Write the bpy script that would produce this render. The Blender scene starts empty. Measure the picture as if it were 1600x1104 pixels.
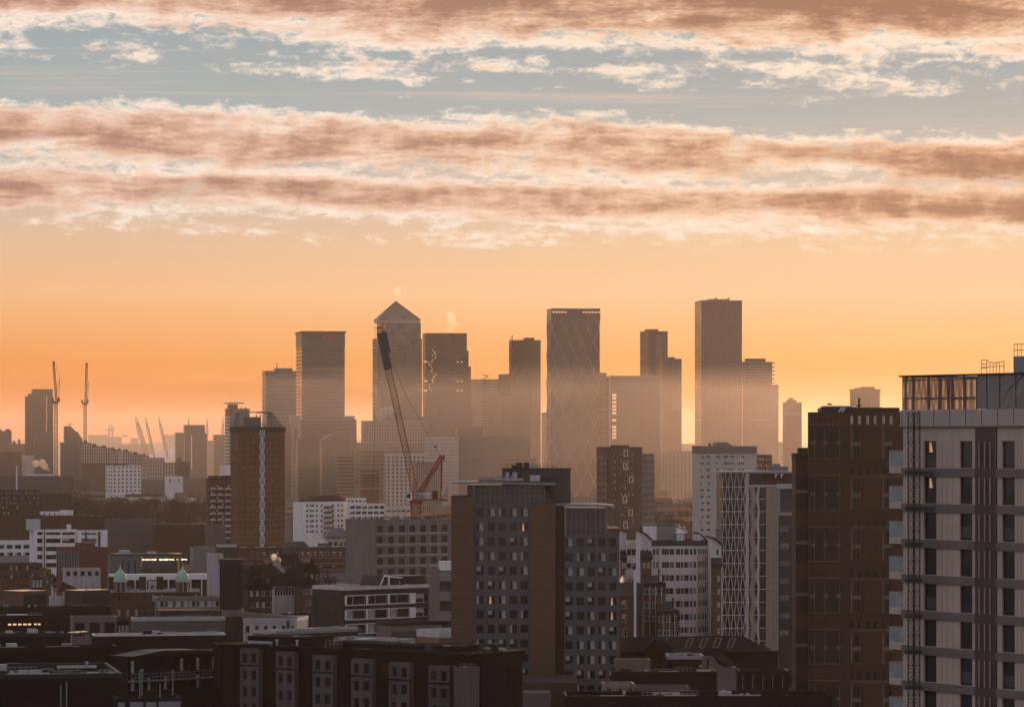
import bpy, bmesh, math, random
from mathutils import Vector, Matrix
S = bpy.context.scene
COL = S.collection
F, HOR, CAMZ = 5500.0, 690.0, 60.0          # focal length and horizon row in photograph pixels, camera height in metres

# ---------------------------------------------------------------- camera
cam = bpy.data.cameras.new('camera'); co = bpy.data.objects.new('camera', cam); COL.objects.link(co)
co.location = (0, 0, CAMZ); co.rotation_euler = (math.radians(90), 0, 0)
cam.sensor_width = 36; cam.lens = 36*F/1600; cam.shift_y = (HOR-552)/1600
cam.clip_start = 1; cam.clip_end = 200000
S.camera = co
S.view_settings.view_transform = 'Standard'; S.view_settings.look = 'None'
S.view_settings.exposure = -0.1; S.view_settings.gamma = 1.0
cy = S.cycles
cy.use_denoising = True; cy.max_bounces = 4; cy.diffuse_bounces = 2; cy.glossy_bounces = 2
cy.transmission_bounces = 4; cy.transparent_max_bounces = 12; cy.volume_bounces = 0
cy.sample_clamp_indirect = 4; cy.caustics_reflective = False; cy.caustics_refractive = False

HAZE_COL, HAZE_DEN, HAZE_ANI = (1.0, .82, .68, 1), 1.9e-5, .66
MIST_DEN, MIST_TOP = 1.6e-4, 118                         # ground mist over the docklands
FILL_DECK = (.93, .93, 1.06)                                     # unseen overhead and rear clouds, added as fill light on the facades
SUN_AZ, SUN_EL = math.radians(13.5), math.radians(4.6)     # right of the view axis (+Y), just above the roofs

# ---------------------------------------------------------------- world: Nishita sky, horizon afterglow and cloud layer by direction
W = bpy.data.worlds.new('World'); S.world = W; W.use_nodes = True
NT = W.node_tree
for n in list(NT.nodes): NT.nodes.remove(n)
def nd(t, **k):
    n = NT.nodes.new(t)
    for a, b in k.items(): setattr(n, a, b)
    return n
def lk(a, b): NT.links.new(a, b)
def mth(op, a, b=None, c=None, clamp=False):
    n = nd('ShaderNodeMath', operation=op, use_clamp=clamp)
    for i, v in enumerate((a, b, c)):
        if v is None: continue
        if isinstance(v, (int, float)): n.inputs[i].default_value = v
        else: lk(v, n.inputs[i])
    return n.outputs[0]
def sstep(x, lo, hi):
    n = nd('ShaderNodeMapRange', interpolation_type='SMOOTHSTEP')
    lk(x, n.inputs[0]); n.inputs[1].default_value = lo; n.inputs[2].default_value = hi
    return n.outputs[0]
def ramp(x, stops, interp='LINEAR'):
    n = nd('ShaderNodeValToRGB'); cr = n.color_ramp; cr.interpolation = interp
    lk(x, n.inputs[0])
    while len(cr.elements) < len(stops): cr.elements.new(1)
    for e, (p, c) in zip(cr.elements, stops):
        e.position = p; e.color = (c, c, c, 1) if isinstance(c, (int, float)) else (*c, 1)
    return n.outputs[0]
def mixc(f, a, b, blend='MIX'):
    n = nd('ShaderNodeMix', data_type='RGBA', blend_type=blend)
    if isinstance(f, (int, float)): n.inputs[0].default_value = f
    else: lk(f, n.inputs[0])
    for i, v in ((6, a), (7, b)):
        if isinstance(v, tuple): n.inputs[i].default_value = (*v, 1)
        else: lk(v, n.inputs[i])
    return n.outputs[2]
def srgb(r, g, b):
    f = lambda c: (c/255/12.92) if c/255 <= .04045 else ((c/255+.055)/1.055)**2.4
    return (f(r), f(g), f(b))
tc = nd('ShaderNodeTexCoord')
sx = nd('ShaderNodeSeparateXYZ'); lk(tc.outputs['Generated'], sx.inputs[0])
az = mth('ARCTAN2', sx.outputs[0], sx.outputs[1])                 # radians, 0 = view axis
el = mth('ARCSINE', sx.outputs[2])
A = mth('MULTIPLY', az, F/100); E = mth('MULTIPLY', el, F/100)    # in hundreds of photo pixels: frame is A -8..8, E up to 6.9
sky = nd('ShaderNodeTexSky', sky_type='NISHITA', sun_disc=False, sun_elevation=SUN_EL, sun_rotation=SUN_AZ,
         altitude=60, air_density=1.0, dust_density=2.0, ozone_density=2.0)
skyc = mixc(1.0, sky.outputs[0], (.12, .12, .12), 'MULTIPLY')
# afterglow near the horizon, by elevation, left (deep orange) and right (yellow, near the sun)
Ey = lambda y: (690-y)/690*1.0
En = mth('DIVIDE', E, 8.0)
def est(y): return max(0, (690-y)/800)
def boost(c, k): return tuple(x*k for x in c)
gl_l = ramp(En, [(est(690), boost(srgb(240,126,38), 1.0)), (est(620), boost(srgb(240,136,46), 1.0)), (est(540), boost(srgb(242,160,86), 1.0)), (est(460), srgb(246,190,138)),
                 (est(380), srgb(232,192,158)), (est(300), srgb(206,192,176)), (est(180), srgb(172,182,182)), (est(60), srgb(162,176,180)), (1, srgb(130,148,158))])
gl_r = ramp(En, [(est(690), boost(srgb(234,152,58), 1.0)), (est(620), boost(srgb(236,158,68), 1.0)), (est(540), boost(srgb(240,178,104), 1.0)), (est(460), srgb(250,202,155)),
                 (est(380), srgb(240,202,162)), (est(300), srgb(216,196,176)), (est(180), srgb(180,182,178)), (est(60), srgb(158,170,174)), (1, srgb(120,140,152))])
glow = mixc(sstep(A, -9, 6), gl_l, gl_r)
# clouds -----------------------------------------------------------
def cmb(x, y, z=0.0):
    n = nd('ShaderNodeCombineXYZ')
    for i, v in enumerate((x, y, z)):
        if isinstance(v, (int, float)): n.inputs[i].default_value = v
        else: lk(v, n.inputs[i])
    return n.outputs[0]
def noise(v, scale, det, rough, dist=0.0, lac=2.0):
    n = nd('ShaderNodeTexNoise', noise_dimensions='3D'); lk(v, n.inputs['Vector'])
    n.inputs['Scale'].default_value = scale; n.inputs['Detail'].default_value = det
    n.inputs['Roughness'].default_value = rough; n.inputs['Distortion'].default_value = dist
    n.inputs['Lacunarity'].default_value = lac
    return n.outputs[0]
# slow sideways waviness of the bands
wv = noise(cmb(mth('MULTIPLY', A, .20), mth('MULTIPLY', E, .5), 3.1), 1.0, 3, .5)
Ew = mth('ADD', mth('ADD', E, mth('MULTIPLY', mth('SUBTRACT', wv, .5), .6)), mth('MULTIPLY', A, .026))
def field(dE):
    e = mth('ADD', E, dE)
    n1 = noise(cmb(mth('MULTIPLY', A, .30), mth('MULTIPLY', e, 2.6), 7.7), 1.0, 10, .58, .35)
    n2 = noise(cmb(mth('MULTIPLY', A, 1.35), mth('MULTIPLY', e, 4.0), 1.3), 1.0, 9, .6, .5)
    n3 = noise(cmb(mth('MULTIPLY', A, 3.6), mth('MULTIPLY', e, 7.5), 5.9), 1.0, 6, .6, .6)
    return mth('ADD', mth('ADD', mth('MULTIPLY', n1, .38), mth('MULTIPLY', n2, .37)), mth('MULTIPLY', n3, .25))
def ew(y): return max(0, min(1, (690-y)/800))
cov = ramp(mth('DIVIDE', Ew, 8.0), [(ew(398), 0.0), (ew(384), .36), (ew(352), .54), (ew(332), .80), (ew(300), .86), (ew(284), .62), (ew(268), .66), (ew(236), .92), (ew(206), .84),
                 (ew(188), .56), (ew(170), .22), (ew(140), .34), (ew(124), .50), (ew(104), .50), (ew(86), .44), (ew(64), .74), (ew(34), .92), (ew(0), 1.0), (ew(-60), .9), (1, .62)])
f0 = field(0.0); f1 = field(.09); f2 = field(-.14)
dens = mth('ADD', mth('MULTIPLY', mth('SUBTRACT', f0, .5), 2.6), mth('SUBTRACT', cov, .5))
alpha = sstep(dens, -.07, .24)
thick = sstep(dens, .0, .85)
sh = noise(cmb(mth('MULTIPLY', A, .55), mth('MULTIPLY', E, 3.0), 12.7), 1.0, 8, .6, .5)   # soft billows inside the banks
relief = mth('ADD', mth('MULTIPLY', mth('SUBTRACT', f0, f1), 1.5), mth('MULTIPLY', mth('SUBTRACT', sh, .5), 1.8))
bs = ramp(mth('DIVIDE', Ew, 8.0), [(ew(400), .62), (ew(345), .60), (ew(318), .26), (ew(300), .34), (ew(280), .62), (ew(258), .42), (ew(232), .36), (ew(205), .54), (ew(186), .75), (ew(110), .72), (ew(72), .70), (ew(45), .46), (ew(10), .34), (1, .5)])
lit = mth('ADD', mth('ADD', mth('SUBTRACT', .97, mth('MULTIPLY', thick, .95)), mth('SUBTRACT', bs, .52)), mth('SUBTRACT', relief, mth('MULTIPLY', mth('MULTIPLY', sstep(A, 1, 9), sstep(E, 6.0, 4.6)), .2)), clamp=True)
c_l = ramp(lit, [(0, srgb(170,132,116)), (.25, srgb(200,156,136)), (.55, srgb(232,192,168)), (.8, srgb(248,219,198)), (1, srgb(255,236,220))])
c_r = ramp(lit, [(0, srgb(164,122,98)), (.25, srgb(194,146,118)), (.55, srgb(232,188,154)), (.8, srgb(250,217,188)), (1, srgb(255,236,214))])
cl = mixc(sstep(A, -6, 7), c_l, c_r)
wisp = noise(cmb(mth('MULTIPLY', A, .12), mth('MULTIPLY', E, 4.0), 9.0), 1.0, 6, .6, .3)
wa = mth('MULTIPLY', sstep(wisp, .5, .75), mth('MULTIPLY', sstep(E, 3.0, 3.4), .45))
s1 = mixc(wa, glow, srgb(242,212,190))
s2 = mixc(alpha, s1, cl)
# the graded band is the low sunrise side of the sky; overhead and behind is sky texture with the added fill clouds
low = mth('MULTIPLY', mth('SUBTRACT', 1.0, sstep(E, 9, 22)), sstep(mth('COSINE', az), .1, .9))
# broken cloud deck added over the unseen dome to brighten the near facades
dk = noise(tc.outputs['Generated'], 2.6, 6, .6, .4)
up = mixc(mth('MULTIPLY', sstep(dk, .34, .60), .9), skyc, FILL_DECK)
fin = mixc(low, up, s2)
bg = nd('ShaderNodeBackground'); lk(fin, bg.inputs[0]); bg.inputs[1].default_value = 1.0
wo = nd('ShaderNodeOutputWorld'); lk(bg.outputs[0], wo.inputs[0])

# ---------------------------------------------------------------- sun
sl = bpy.data.lights.new('sun', 'SUN'); so = bpy.data.objects.new('sun', sl); COL.objects.link(so)
sl.energy = 2.5; sl.angle = math.radians(.6); sl.color = (1, .60, .34)
d = Vector((math.sin(SUN_AZ)*math.cos(SUN_EL), math.cos(SUN_AZ)*math.cos(SUN_EL), math.sin(SUN_EL)))
so.rotation_euler = (-d).to_track_quat('-Z', 'Y').to_euler()
so.location = (300, 200, 400)

# ================================================================ helpers
R = random.Random(11)
rad = math.radians
def P(px, py, Y):
    """point at photograph pixel (px, py) and distance Y"""
    return Vector(((px-800)/F*Y, Y, CAMZ-(py-HOR)/F*Y))
def zat(py, Y): return CAMZ-(py-HOR)/F*Y

MATS = {}
def mat(name, c, rough=.75, var=.18, scale=.35, spec=.3, brick=None, streak=0.0, metal=0.0, bump=0.0, emit=None, puddle=None):
    """principled material with procedural mottling (object coordinates), optional brick courses and rain streaks"""
    if name in MATS: return MATS[name]
    m = bpy.data.materials.new(name); m.use_nodes = True; nt = m.node_tree; b = nt.nodes['Principled BSDF']
    b.inputs['Roughness'].default_value = rough; b.inputs['Specular IOR Level'].default_value = spec; b.inputs['Metallic'].default_value = metal
    N = nt.nodes.new; L = nt.links.new
    tcn = N('ShaderNodeTexCoord')
    def mix(f, a, bb, blend='MIX'):
        n = N('ShaderNodeMix'); n.data_type = 'RGBA'; n.blend_type = blend
        if isinstance(f, float): n.inputs[0].default_value = f
        else: L(f, n.inputs[0])
        for i, v in ((6, a), (7, bb)):
            if isinstance(v, tuple): n.inputs[i].default_value = (*v, 1)
            else: L(v, n.inputs[i])
        return n.outputs[2]
    col = tuple(c)
    if brick:
        mp = N('ShaderNodeMapping'); mp.inputs['Rotation'].default_value = (rad(90), 0, 0); L(tcn.outputs['Object'], mp.inputs[0])
        br = N('ShaderNodeTexBrick'); L(mp.outputs[0], br.inputs['Vector'])
        br.inputs['Color1'].default_value = (*[x*.85 for x in c], 1); br.inputs['Color2'].default_value = (*[x*1.15 for x in c], 1)
        br.inputs['Mortar'].default_value = (*[min(1, x*1.35+.01) for x in c], 1); br.inputs['Scale'].default_value = brick
        br.inputs['Mortar Size'].default_value = .012
        col = br.outputs[0]
    ns = N('ShaderNodeTexNoise'); L(tcn.outputs['Object'], ns.inputs['Vector']); ns.inputs['Scale'].default_value = scale; ns.inputs['Detail'].default_value = 6; ns.inputs['Roughness'].default_value = .65
    mr = N('ShaderNodeMapRange'); L(ns.outputs[0], mr.inputs[0]); mr.inputs[1].default_value = .25; mr.inputs[2].default_value = .75
    mr.inputs[3].default_value = 1-var; mr.inputs[4].default_value = 1+var
    col = mix(1.0, col, mr.outputs[0], 'MULTIPLY')
    if streak:
        mp2 = N('ShaderNodeMapping'); mp2.inputs['Scale'].default_value = (1.3, 1.3, .07); L(tcn.outputs['Object'], mp2.inputs[0])
        n2 = N('ShaderNodeTexNoise'); L(mp2.outputs[0], n2.inputs['Vector']); n2.inputs['Scale'].default_value = 1.0; n2.inputs['Detail'].default_value = 5
        m2 = N('ShaderNodeMapRange'); L(n2.outputs[0], m2.inputs[0]); m2.inputs[1].default_value = .42; m2.inputs[2].default_value = .7; m2.inputs[3].default_value = 1.0; m2.inputs[4].default_value = 1-streak
        col = mix(1.0, col, m2.outputs[0], 'MULTIPLY')
    if isinstance(col, tuple): b.inputs['Base Color'].default_value = (*col, 1)
    else: L(col, b.inputs['Base Color'])
    rr = N('ShaderNodeMapRange'); L(ns.outputs[0], rr.inputs[0]); rr.inputs[1].default_value = .3; rr.inputs[2].default_value = .7
    rr.inputs[3].default_value = max(.02, rough-.12); rr.inputs[4].default_value = min(1, rough+.12); L(rr.outputs[0], b.inputs['Roughness'])
    if bump:
        bp = N('ShaderNodeBump'); bp.inputs['Strength'].default_value = bump; bp.inputs['Distance'].default_value = .2
        n3 = N('ShaderNodeTexNoise'); L(tcn.outputs['Object'], n3.inputs['Vector']); n3.inputs['Scale'].default_value = 1.5; n3.inputs['Detail'].default_value = 3
        L(n3.outputs[0], bp.inputs['Height']); L(bp.outputs[0], b.inputs['Normal'])
    if puddle:                                                  # standing water: smooth patches on a rough roof
        n4 = N('ShaderNodeTexNoise'); L(tcn.outputs['Object'], n4.inputs['Vector']); n4.inputs['Scale'].default_value = puddle[1]; n4.inputs['Detail'].default_value = 3
        m4 = N('ShaderNodeMapRange'); L(n4.outputs[0], m4.inputs[0]); m4.inputs[1].default_value = puddle[0]; m4.inputs[2].default_value = puddle[0]+.04; m4.inputs[3].default_value = rough; m4.inputs[4].default_value = .03
        L(m4.outputs[0], b.inputs['Roughness'])
        m5 = N('ShaderNodeMapRange'); L(n4.outputs[0], m5.inputs[0]); m5.inputs[1].default_value = puddle[0]; m5.inputs[2].default_value = puddle[0]+.04; m5.inputs[3].default_value = spec; m5.inputs[4].default_value = .6
        L(m5.outputs[0], b.inputs['Specular IOR Level'])
    if emit:
        b.inputs['Emission Color'].default_value = (*emit[0], 1); b.inputs['Emission Strength'].default_value = emit[1]
    MATS[name] = m
    return m

class MB:
    """collects shapes and links them as ONE mesh object"""
    def __init__(s): s.v = []; s.f = []; s.m = []
    def quad(s, pts, m=0):
        i = len(s.v); s.v += [tuple(p) for p in pts]; s.f.append(tuple(range(i, i+len(pts)))); s.m.append(m)
    def box(s, x0, x1, y0, y1, z0, z1, m=0):
        i = len(s.v)
        s.v += [(x0,y0,z0),(x1,y0,z0),(x1,y1,z0),(x0,y1,z0),(x0,y0,z1),(x1,y0,z1),(x1,y1,z1),(x0,y1,z1)]
        s.f += [(i,i+3,i+2,i+1),(i+4,i+5,i+6,i+7),(i,i+1,i+5,i+4),(i+1,i+2,i+6,i+5),(i+2,i+3,i+7,i+6),(i+3,i,i+4,i+7)]; s.m += [m]*6
    def prism(s, poly, z0, z1, m=0, mtop=None):
        """poly counter-clockwise in xy; z1 may be a list (one height per corner)"""
        n = len(poly); i = len(s.v); zt = z1 if isinstance(z1, (list, tuple)) else [z1]*n
        s.v += [(x, y, z0) for x, y in poly] + [(x, y, z) for (x, y), z in zip(poly, zt)]
        for k in range(n): s.f.append((i+k, i+(k+1)%n, i+n+(k+1)%n, i+n+k)); s.m.append(m)
        s.f.append(tuple(i+n+k for k in range(n))); s.m.append(m if mtop is None else mtop)
        s.f.append(tuple(i+n-1-k for k in range(n))); s.m.append(m)
    def extr(s, pts, dv, m=0):
        """planar polygon pts (3-d) extruded by dv"""
        n = len(pts); i = len(s.v); dv = Vector(dv)
        s.v += [tuple(p) for p in pts] + [tuple(Vector(p)+dv) for p in pts]
        for k in range(n): s.f.append((i+k, i+(k+1)%n, i+n+(k+1)%n, i+n+k)); s.m.append(m)
        s.f.append(tuple(i+n-1-k for k in range(n))); s.m.append(m); s.f.append(tuple(i+n+k for k in range(n))); s.m.append(m)
    def bar(s, p, q, r, m=0, n=4, r2=None):
        p = Vector(p); q = Vector(q); d = (q-p).normalized(); a = d.orthogonal().normalized(); b = d.cross(a); i = len(s.v); r2 = r if r2 is None else r2
        for c, rr in ((p, r), (q, r2)):
            for k in range(n):
                t = 2*math.pi*(k+.5)/n; s.v.append(tuple(c+(a*math.cos(t)+b*math.sin(t))*rr))
        for k in range(n): s.f.append((i+k, i+(k+1)%n, i+n+(k+1)%n, i+n+k)); s.m.append(m)
        s.f.append(tuple(i+n-1-k for k in range(n))); s.m.append(m); s.f.append(tuple(i+n+k for k in range(n))); s.m.append(m)
    def lathe(s, prof, n=16, m=0, cx=0, cy=0):
        i = len(s.v)
        for r, z in prof:
            for k in range(n):
                t = 2*math.pi*k/n; s.v.append((cx+r*math.cos(t), cy+r*math.sin(t), z))
        for j in range(len(prof)-1):
            for k in range(n):
                a = i+j*n+k; b = i+j*n+(k+1)%n; s.f.append((a, b, b+n, a+n)); s.m.append(m)
        s.f.append(tuple(i+(len(prof)-1)*n+k for k in range(n))); s.m.append(m)
    def mesh(s, name, mats):
        me = bpy.data.meshes.new(name); me.from_pydata(s.v, [], s.f)
        for mm in (mats if isinstance(mats, (list, tuple)) else [mats]): me.materials.append(mm)
        me.polygons.foreach_set('material_index', s.m); me.update()
        return me
    def build(s, name, mats, parent=None, loc=None, rz=0, label=None):
        o = bpy.data.objects.new(name, s.mesh(name, mats)); COL.objects.link(o)
        if parent: o.parent = parent
        if loc is not None: o.location = loc
        o.rotation_euler = (0, 0, rz)
        if label: o['label'] = label
        return o
def tag(o, label, cat, group=None, kind=None):
    o['label'] = label; o['category'] = cat
    if group: o['group'] = group
    if kind: o['kind'] = kind
    return o
def thing(name, label, cat, loc=(0,0,0), rz=0, group=None):
    o = bpy.data.objects.new(name, None); COL.objects.link(o); o.location = loc; o.rotation_euler = (0, 0, rz); o.empty_display_size = 2
    return tag(o, label, cat, group)
def copy_tree(o, parent=None):
    c = o.copy(); COL.objects.link(c)
    if parent: c.parent = parent
    for ch in list(o.children): copy_tree(ch, c)
    return c

def frame(xl, xc, xr, Y, deg, depth=25.0):
    """footprint of a block whose near vertical edge is at column xc and distance Y, outer edges at columns xl and xr.
    returns (location of front-left corner on the ground, turn, width of front, depth)"""
    X = (xc-800)/F*Y; t = rad(deg)-math.atan2(X, Y); c, s_ = math.cos(t), math.sin(t)     # deg: turn against the line of sight
    def run(dx, dy, px):
        u = (px-800)/F
        return (u*Y-X)/(dx-u*dy)
    if deg >= 0:
        Wd = run(c, s_, xr); D = run(-s_, c, xl) if xl < xc-.01 else depth
        if not 4 < D < 120: D = depth
        return Vector((X, Y, 0)), t, Wd, D
    Wd = run(-c, -s_, xl); D = run(-s_, c, xr) if xr > xc+.01 else depth
    if not 4 < D < 120: D = depth
    return Vector((X-c*Wd, Y-s_*Wd, 0)), t, Wd, D

def along(loc, t):
    """column -> distance along the front"""
    c, s_ = math.cos(t), math.sin(t)
    def f(px):
        u = (px-800)/F; return (u*loc.y-loc.x)/(c-u*s_)
    return f
def walls(r, W, D, z0, H, grids={}, m=None, mroof=None, coping=None, inset=.25, cw=.4, ch=.15, up=.7, name='wall', mr=None):
    """four walls with openings, a flat roof behind a parapet and its coping, as parts of r"""
    b = MB()
    for f_ in ('front', 'left', 'right', 'back'):
        us, vs = grids.get(f_, ([], [])); wallgrid(b, f_, W, D, z0, H, us, vs, inset, 0, 1 if mr else 0)
    w = b.build(name, [m, mr] if mr else m, r)
    b = MB(); b.quad([(0,0,H-up),(W,0,H-up),(W,D,H-up),(0,D,H-up)]); b.build('roof', mroof or ROOF, r)
    b = MB(); p = .06
    b.box(-p, W+p, -p, cw, H-up-.05, H+ch); b.box(-p, W+p, D-cw, D+p, H-up-.05, H+ch); b.box(-p, cw, cw, D-cw, H-up-.05, H+ch); b.box(W-cw, W+p, cw, D-cw, H-up-.05, H+ch)
    b.build('parapet', coping or m, r)
    return w
def facedir(face, W, D):
    """origin, along, outward and z-turn of a face (local frame: front along x at y=0)"""
    if face == 'front': return Vector((0,0,0)), Vector((1,0,0)), Vector((0,-1,0)), 0.0
    if face == 'left': return Vector((0,D,0)), Vector((0,-1,0)), Vector((-1,0,0)), rad(-90)
    if face == 'right': return Vector((W,0,0)), Vector((0,1,0)), Vector((1,0,0)), rad(90)
    return Vector((W,D,0)), Vector((-1,0,0)), Vector((0,1,0)), rad(180)
def wallgrid(mb, face, W, D, z0, z1, us, vs, inset=.25, m=0, mr=None, off=(0,0,0), lo=0.0, hi=None):
    """one wall with real openings: us, vs are lists of (start, end) along the wall and in height"""
    o, u, n, _ = facedir(face, W, D); o = o+Vector(off); L = (W if face in ('front', 'back') else D) if hi is None else hi
    mr = m if mr is None else mr
    def q(a, b, c, d): mb.quad([o+u*a+Vector((0,0,c)), o+u*b+Vector((0,0,c)), o+u*b+Vector((0,0,d)), o+u*a+Vector((0,0,d))], m)
    zs = [z0]+[z for v in vs for z in v]+[z1]; xs = [lo]+[x for a in us for x in a]+[L]
    for k in range(0, len(zs), 2): q(lo, L, zs[k], zs[k+1]) if zs[k+1] > zs[k]+1e-4 else None
    for a, b in vs:
        for k in range(0, len(xs), 2):
            if xs[k+1] > xs[k]+1e-4: q(xs[k], xs[k+1], a, b)
        for c, d in us:
            A0, B0 = o+u*c, o+u*d; i = -n*inset; za, zb = Vector((0,0,a)), Vector((0,0,b))
            for p, r in (((A0+za, B0+za), 0), ((B0+za, B0+zb), 0), ((B0+zb, A0+zb), 0), ((A0+zb, A0+za), 0)):
                mb.quad([p[0], p[0]+i, p[1]+i, p[1]], mr)
def spans(L, n, w, e0=None, e1=None):
    """n openings of width w spread evenly over length L with end margins"""
    e0 = (L/n-w)/2 if e0 is None else e0; e1 = e0 if e1 is None else e1
    if n == 1: return [(e0, e0+w)]
    st = (L-e0-e1-w)/(n-1)
    return [(e0+k*st, e0+k*st+w) for k in range(n)]
def storeys(z0, n, pitch, sill, h): return [(z0+k*pitch+sill, z0+k*pitch+sill+h) for k in range(n)]

WM = {}
def winmesh(w, h, kind, fr, fw=.07):
    """one window: frame, glass and sometimes a blind or curtain, origin lower left, facing -y"""
    key = (round(w, 2), round(h, 2), kind, fr.name)
    if key in WM: return WM[key]
    b = MB()
    b.quad([(0,.06,0),(w,.06,0),(w,.06,h),(0,.06,h)], 1)
    for x0, x1, z0, z1 in ((0,w,0,fw),(0,w,h-fw,h),(0,fw,fw,h-fw),(w-fw,w,fw,h-fw)): b.box(x0,x1,-.02,.055,z0,z1,0)
    if kind != 'plain':
        x = w*(.62 if kind in ('blind', 'lit') else .38); b.box(x-fw/2,x+fw/2,-.015,.05,fw,h-fw,0)
    if kind == 'blind': b.quad([(fw,.03,h*.45),(w*.6,.03,h*.45),(w*.6,.03,h-fw),(fw,.03,h-fw)], 2)
    if kind == 'curtain': b.quad([(w*.42,.03,fw),(w-fw,.03,fw),(w-fw,.03,h-fw),(w*.42,.03,h-fw)], 2)
    if kind == 'half': b.quad([(fw,.03,fw),(w*.34,.03,fw),(w*.34,.03,h-fw),(fw,.03,h-fw)], 2)
    if kind == 'lit': b.quad([(w*.2,.03,fw),(w*.52,.03,fw),(w*.44,.03,h*.92),(w*.3,.03,h*.92)], 3)
    WM[key] = b.mesh('window', [fr, GLASS, BLIND, SUN_GLINT])
    return WM[key]
def put_windows(root, W, D, spots, w, h, fr, inset=.25, kinds=('dark',), weights=None, limit=100, special={}):
    """spots: (face, u, z[, off]); the first `limit` (highest) become parts of their own, the rest one part"""
    spots = sorted(spots, key=lambda s: -s[2]); rest = MB(); rm = [fr, GLASS, BLIND, SUN_GLINT]
    for k, sp in enumerate(spots):
        face, u, z = sp[:3]; off = Vector(sp[3]) if len(sp) > 3 else Vector((0,0,0))
        o, ud, n, rz = facedir(face, W, D); kd = special.get(k) or R.choices(kinds, weights)[0]
        loc = o+off+ud*u-n*(inset-.03)+Vector((0,0,z))
        if k < limit:
            ob = bpy.data.objects.new('window', winmesh(w, h, kd, fr)); COL.objects.link(ob); ob.parent = root; ob.location = loc; ob.rotation_euler = (0, 0, rz)
        else:
            me = winmesh(w, h, kd, fr); M = Matrix.Translation(loc) @ Matrix.Rotation(rz, 4, 'Z'); i = len(rest.v)
            rest.v += [tuple(M @ v.co) for v in me.vertices]
            for p in me.polygons: rest.f.append(tuple(i+x for x in p.vertices)); rest.m.append(p.material_index)
    if rest.v:
        ob = rest.build('window', rm, root); ob['kind'] = 'stuff'

# ---------------------------------------------------------------- materials
GLASS = mat('window_glass', (.012,.014,.016), .08, .3, .25, spec=.3)
BLIND = mat('pale_blind', (.30,.28,.25), .8, .25, 1.2)
SUN_GLINT = mat('sunlit_reflection', (.8,.4,.2), .5, .1, emit=((1,.45,.22), .32))  # glowing colour painted on panes as orange sun glints
WHITE_FR = mat('white_frame', (.55,.54,.52), .5, .1)
DARK_FR = mat('dark_frame', (.03,.032,.035), .5, .1)
ROOF = mat('roof_felt', (.022,.022,.023), 1.0, .35, .12, spec=.02, puddle=(.60, .16))
WETROOF = mat('wet_roof', (.05,.048,.046), .5, .5, .09, spec=.5, puddle=(.38, .12))
STEEL = mat('galvanised_steel', (.30,.30,.31), .5, .2, .8, metal=.6)
CONC = mat('raw_concrete', (.14,.128,.12), .85, .22, .18, streak=.3)
BRICKR = mat('red_brick', (.07,.03,.022), .9, .25, .15, brick=2.2)
BRICKD = mat('dark_brick', (.035,.026,.022), .9, .25, .15, brick=2.2)
BRICKO = mat('orange_brick', (.095,.048,.026), .9, .22, .15, brick=1.6)
RENDER = mat('pale_render', (.60,.57,.57), .85, .12, .2, streak=.22)
CREAM = mat('cream_render', (.44,.38,.32), .85, .14, .2, streak=.2)
GREYP = mat('grey_panel', (.115,.125,.135), .55, .14, .3, streak=.12)
BLACKP = mat('black_cladding', (.009,.0098,.011), .65, .25, .3)
TOWERG = mat('tower_glass', (.03,.025,.022), .14, .2, .05, spec=.5)
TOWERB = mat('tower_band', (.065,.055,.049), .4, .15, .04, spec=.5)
TOWERS = mat('tower_steel', (.09,.078,.068), .3, .15, .04, spec=.5, metal=.15)
TOWERD = mat('tower_dark_panel', (.028,.024,.022), .35, .2, .05, spec=.5)
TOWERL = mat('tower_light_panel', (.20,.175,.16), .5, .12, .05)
GLOWWIN = mat('glint_and_lit_glow', (.9,.6,.3), .5, .1, emit=((1,.55,.28), .55))  # one glow for lit windows and for painted glints
CRANEY = mat('crane_yellow_paint', (.22,.085,.028), .7, .2, .6, spec=.15)
CRANER = mat('crane_rust_red_paint', (.22,.06,.025), .8, .25, .6, spec=.1)

def text_mesh(text, parent, loc, rz, size, m, ext=.15, name='lettering'):
    """raised letters as a plain mesh"""
    cu = bpy.data.curves.new('lettering', 'FONT'); cu.body = text; cu.size = size; cu.extrude = ext; cu.align_x = 'CENTER'
    t_ = bpy.data.objects.new('lettering_source', cu); COL.objects.link(t_); bpy.context.view_layer.update()
    me = bpy.data.meshes.new_from_object(t_.evaluated_get(bpy.context.evaluated_depsgraph_get())); bpy.data.objects.remove(t_); bpy.data.curves.remove(cu)
    me.materials.clear(); me.materials.append(m)
    o = bpy.data.objects.new(name, me); COL.objects.link(o); o.parent = parent; o.location = loc; o.rotation_euler = (rad(90), 0, rz); return o

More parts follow.
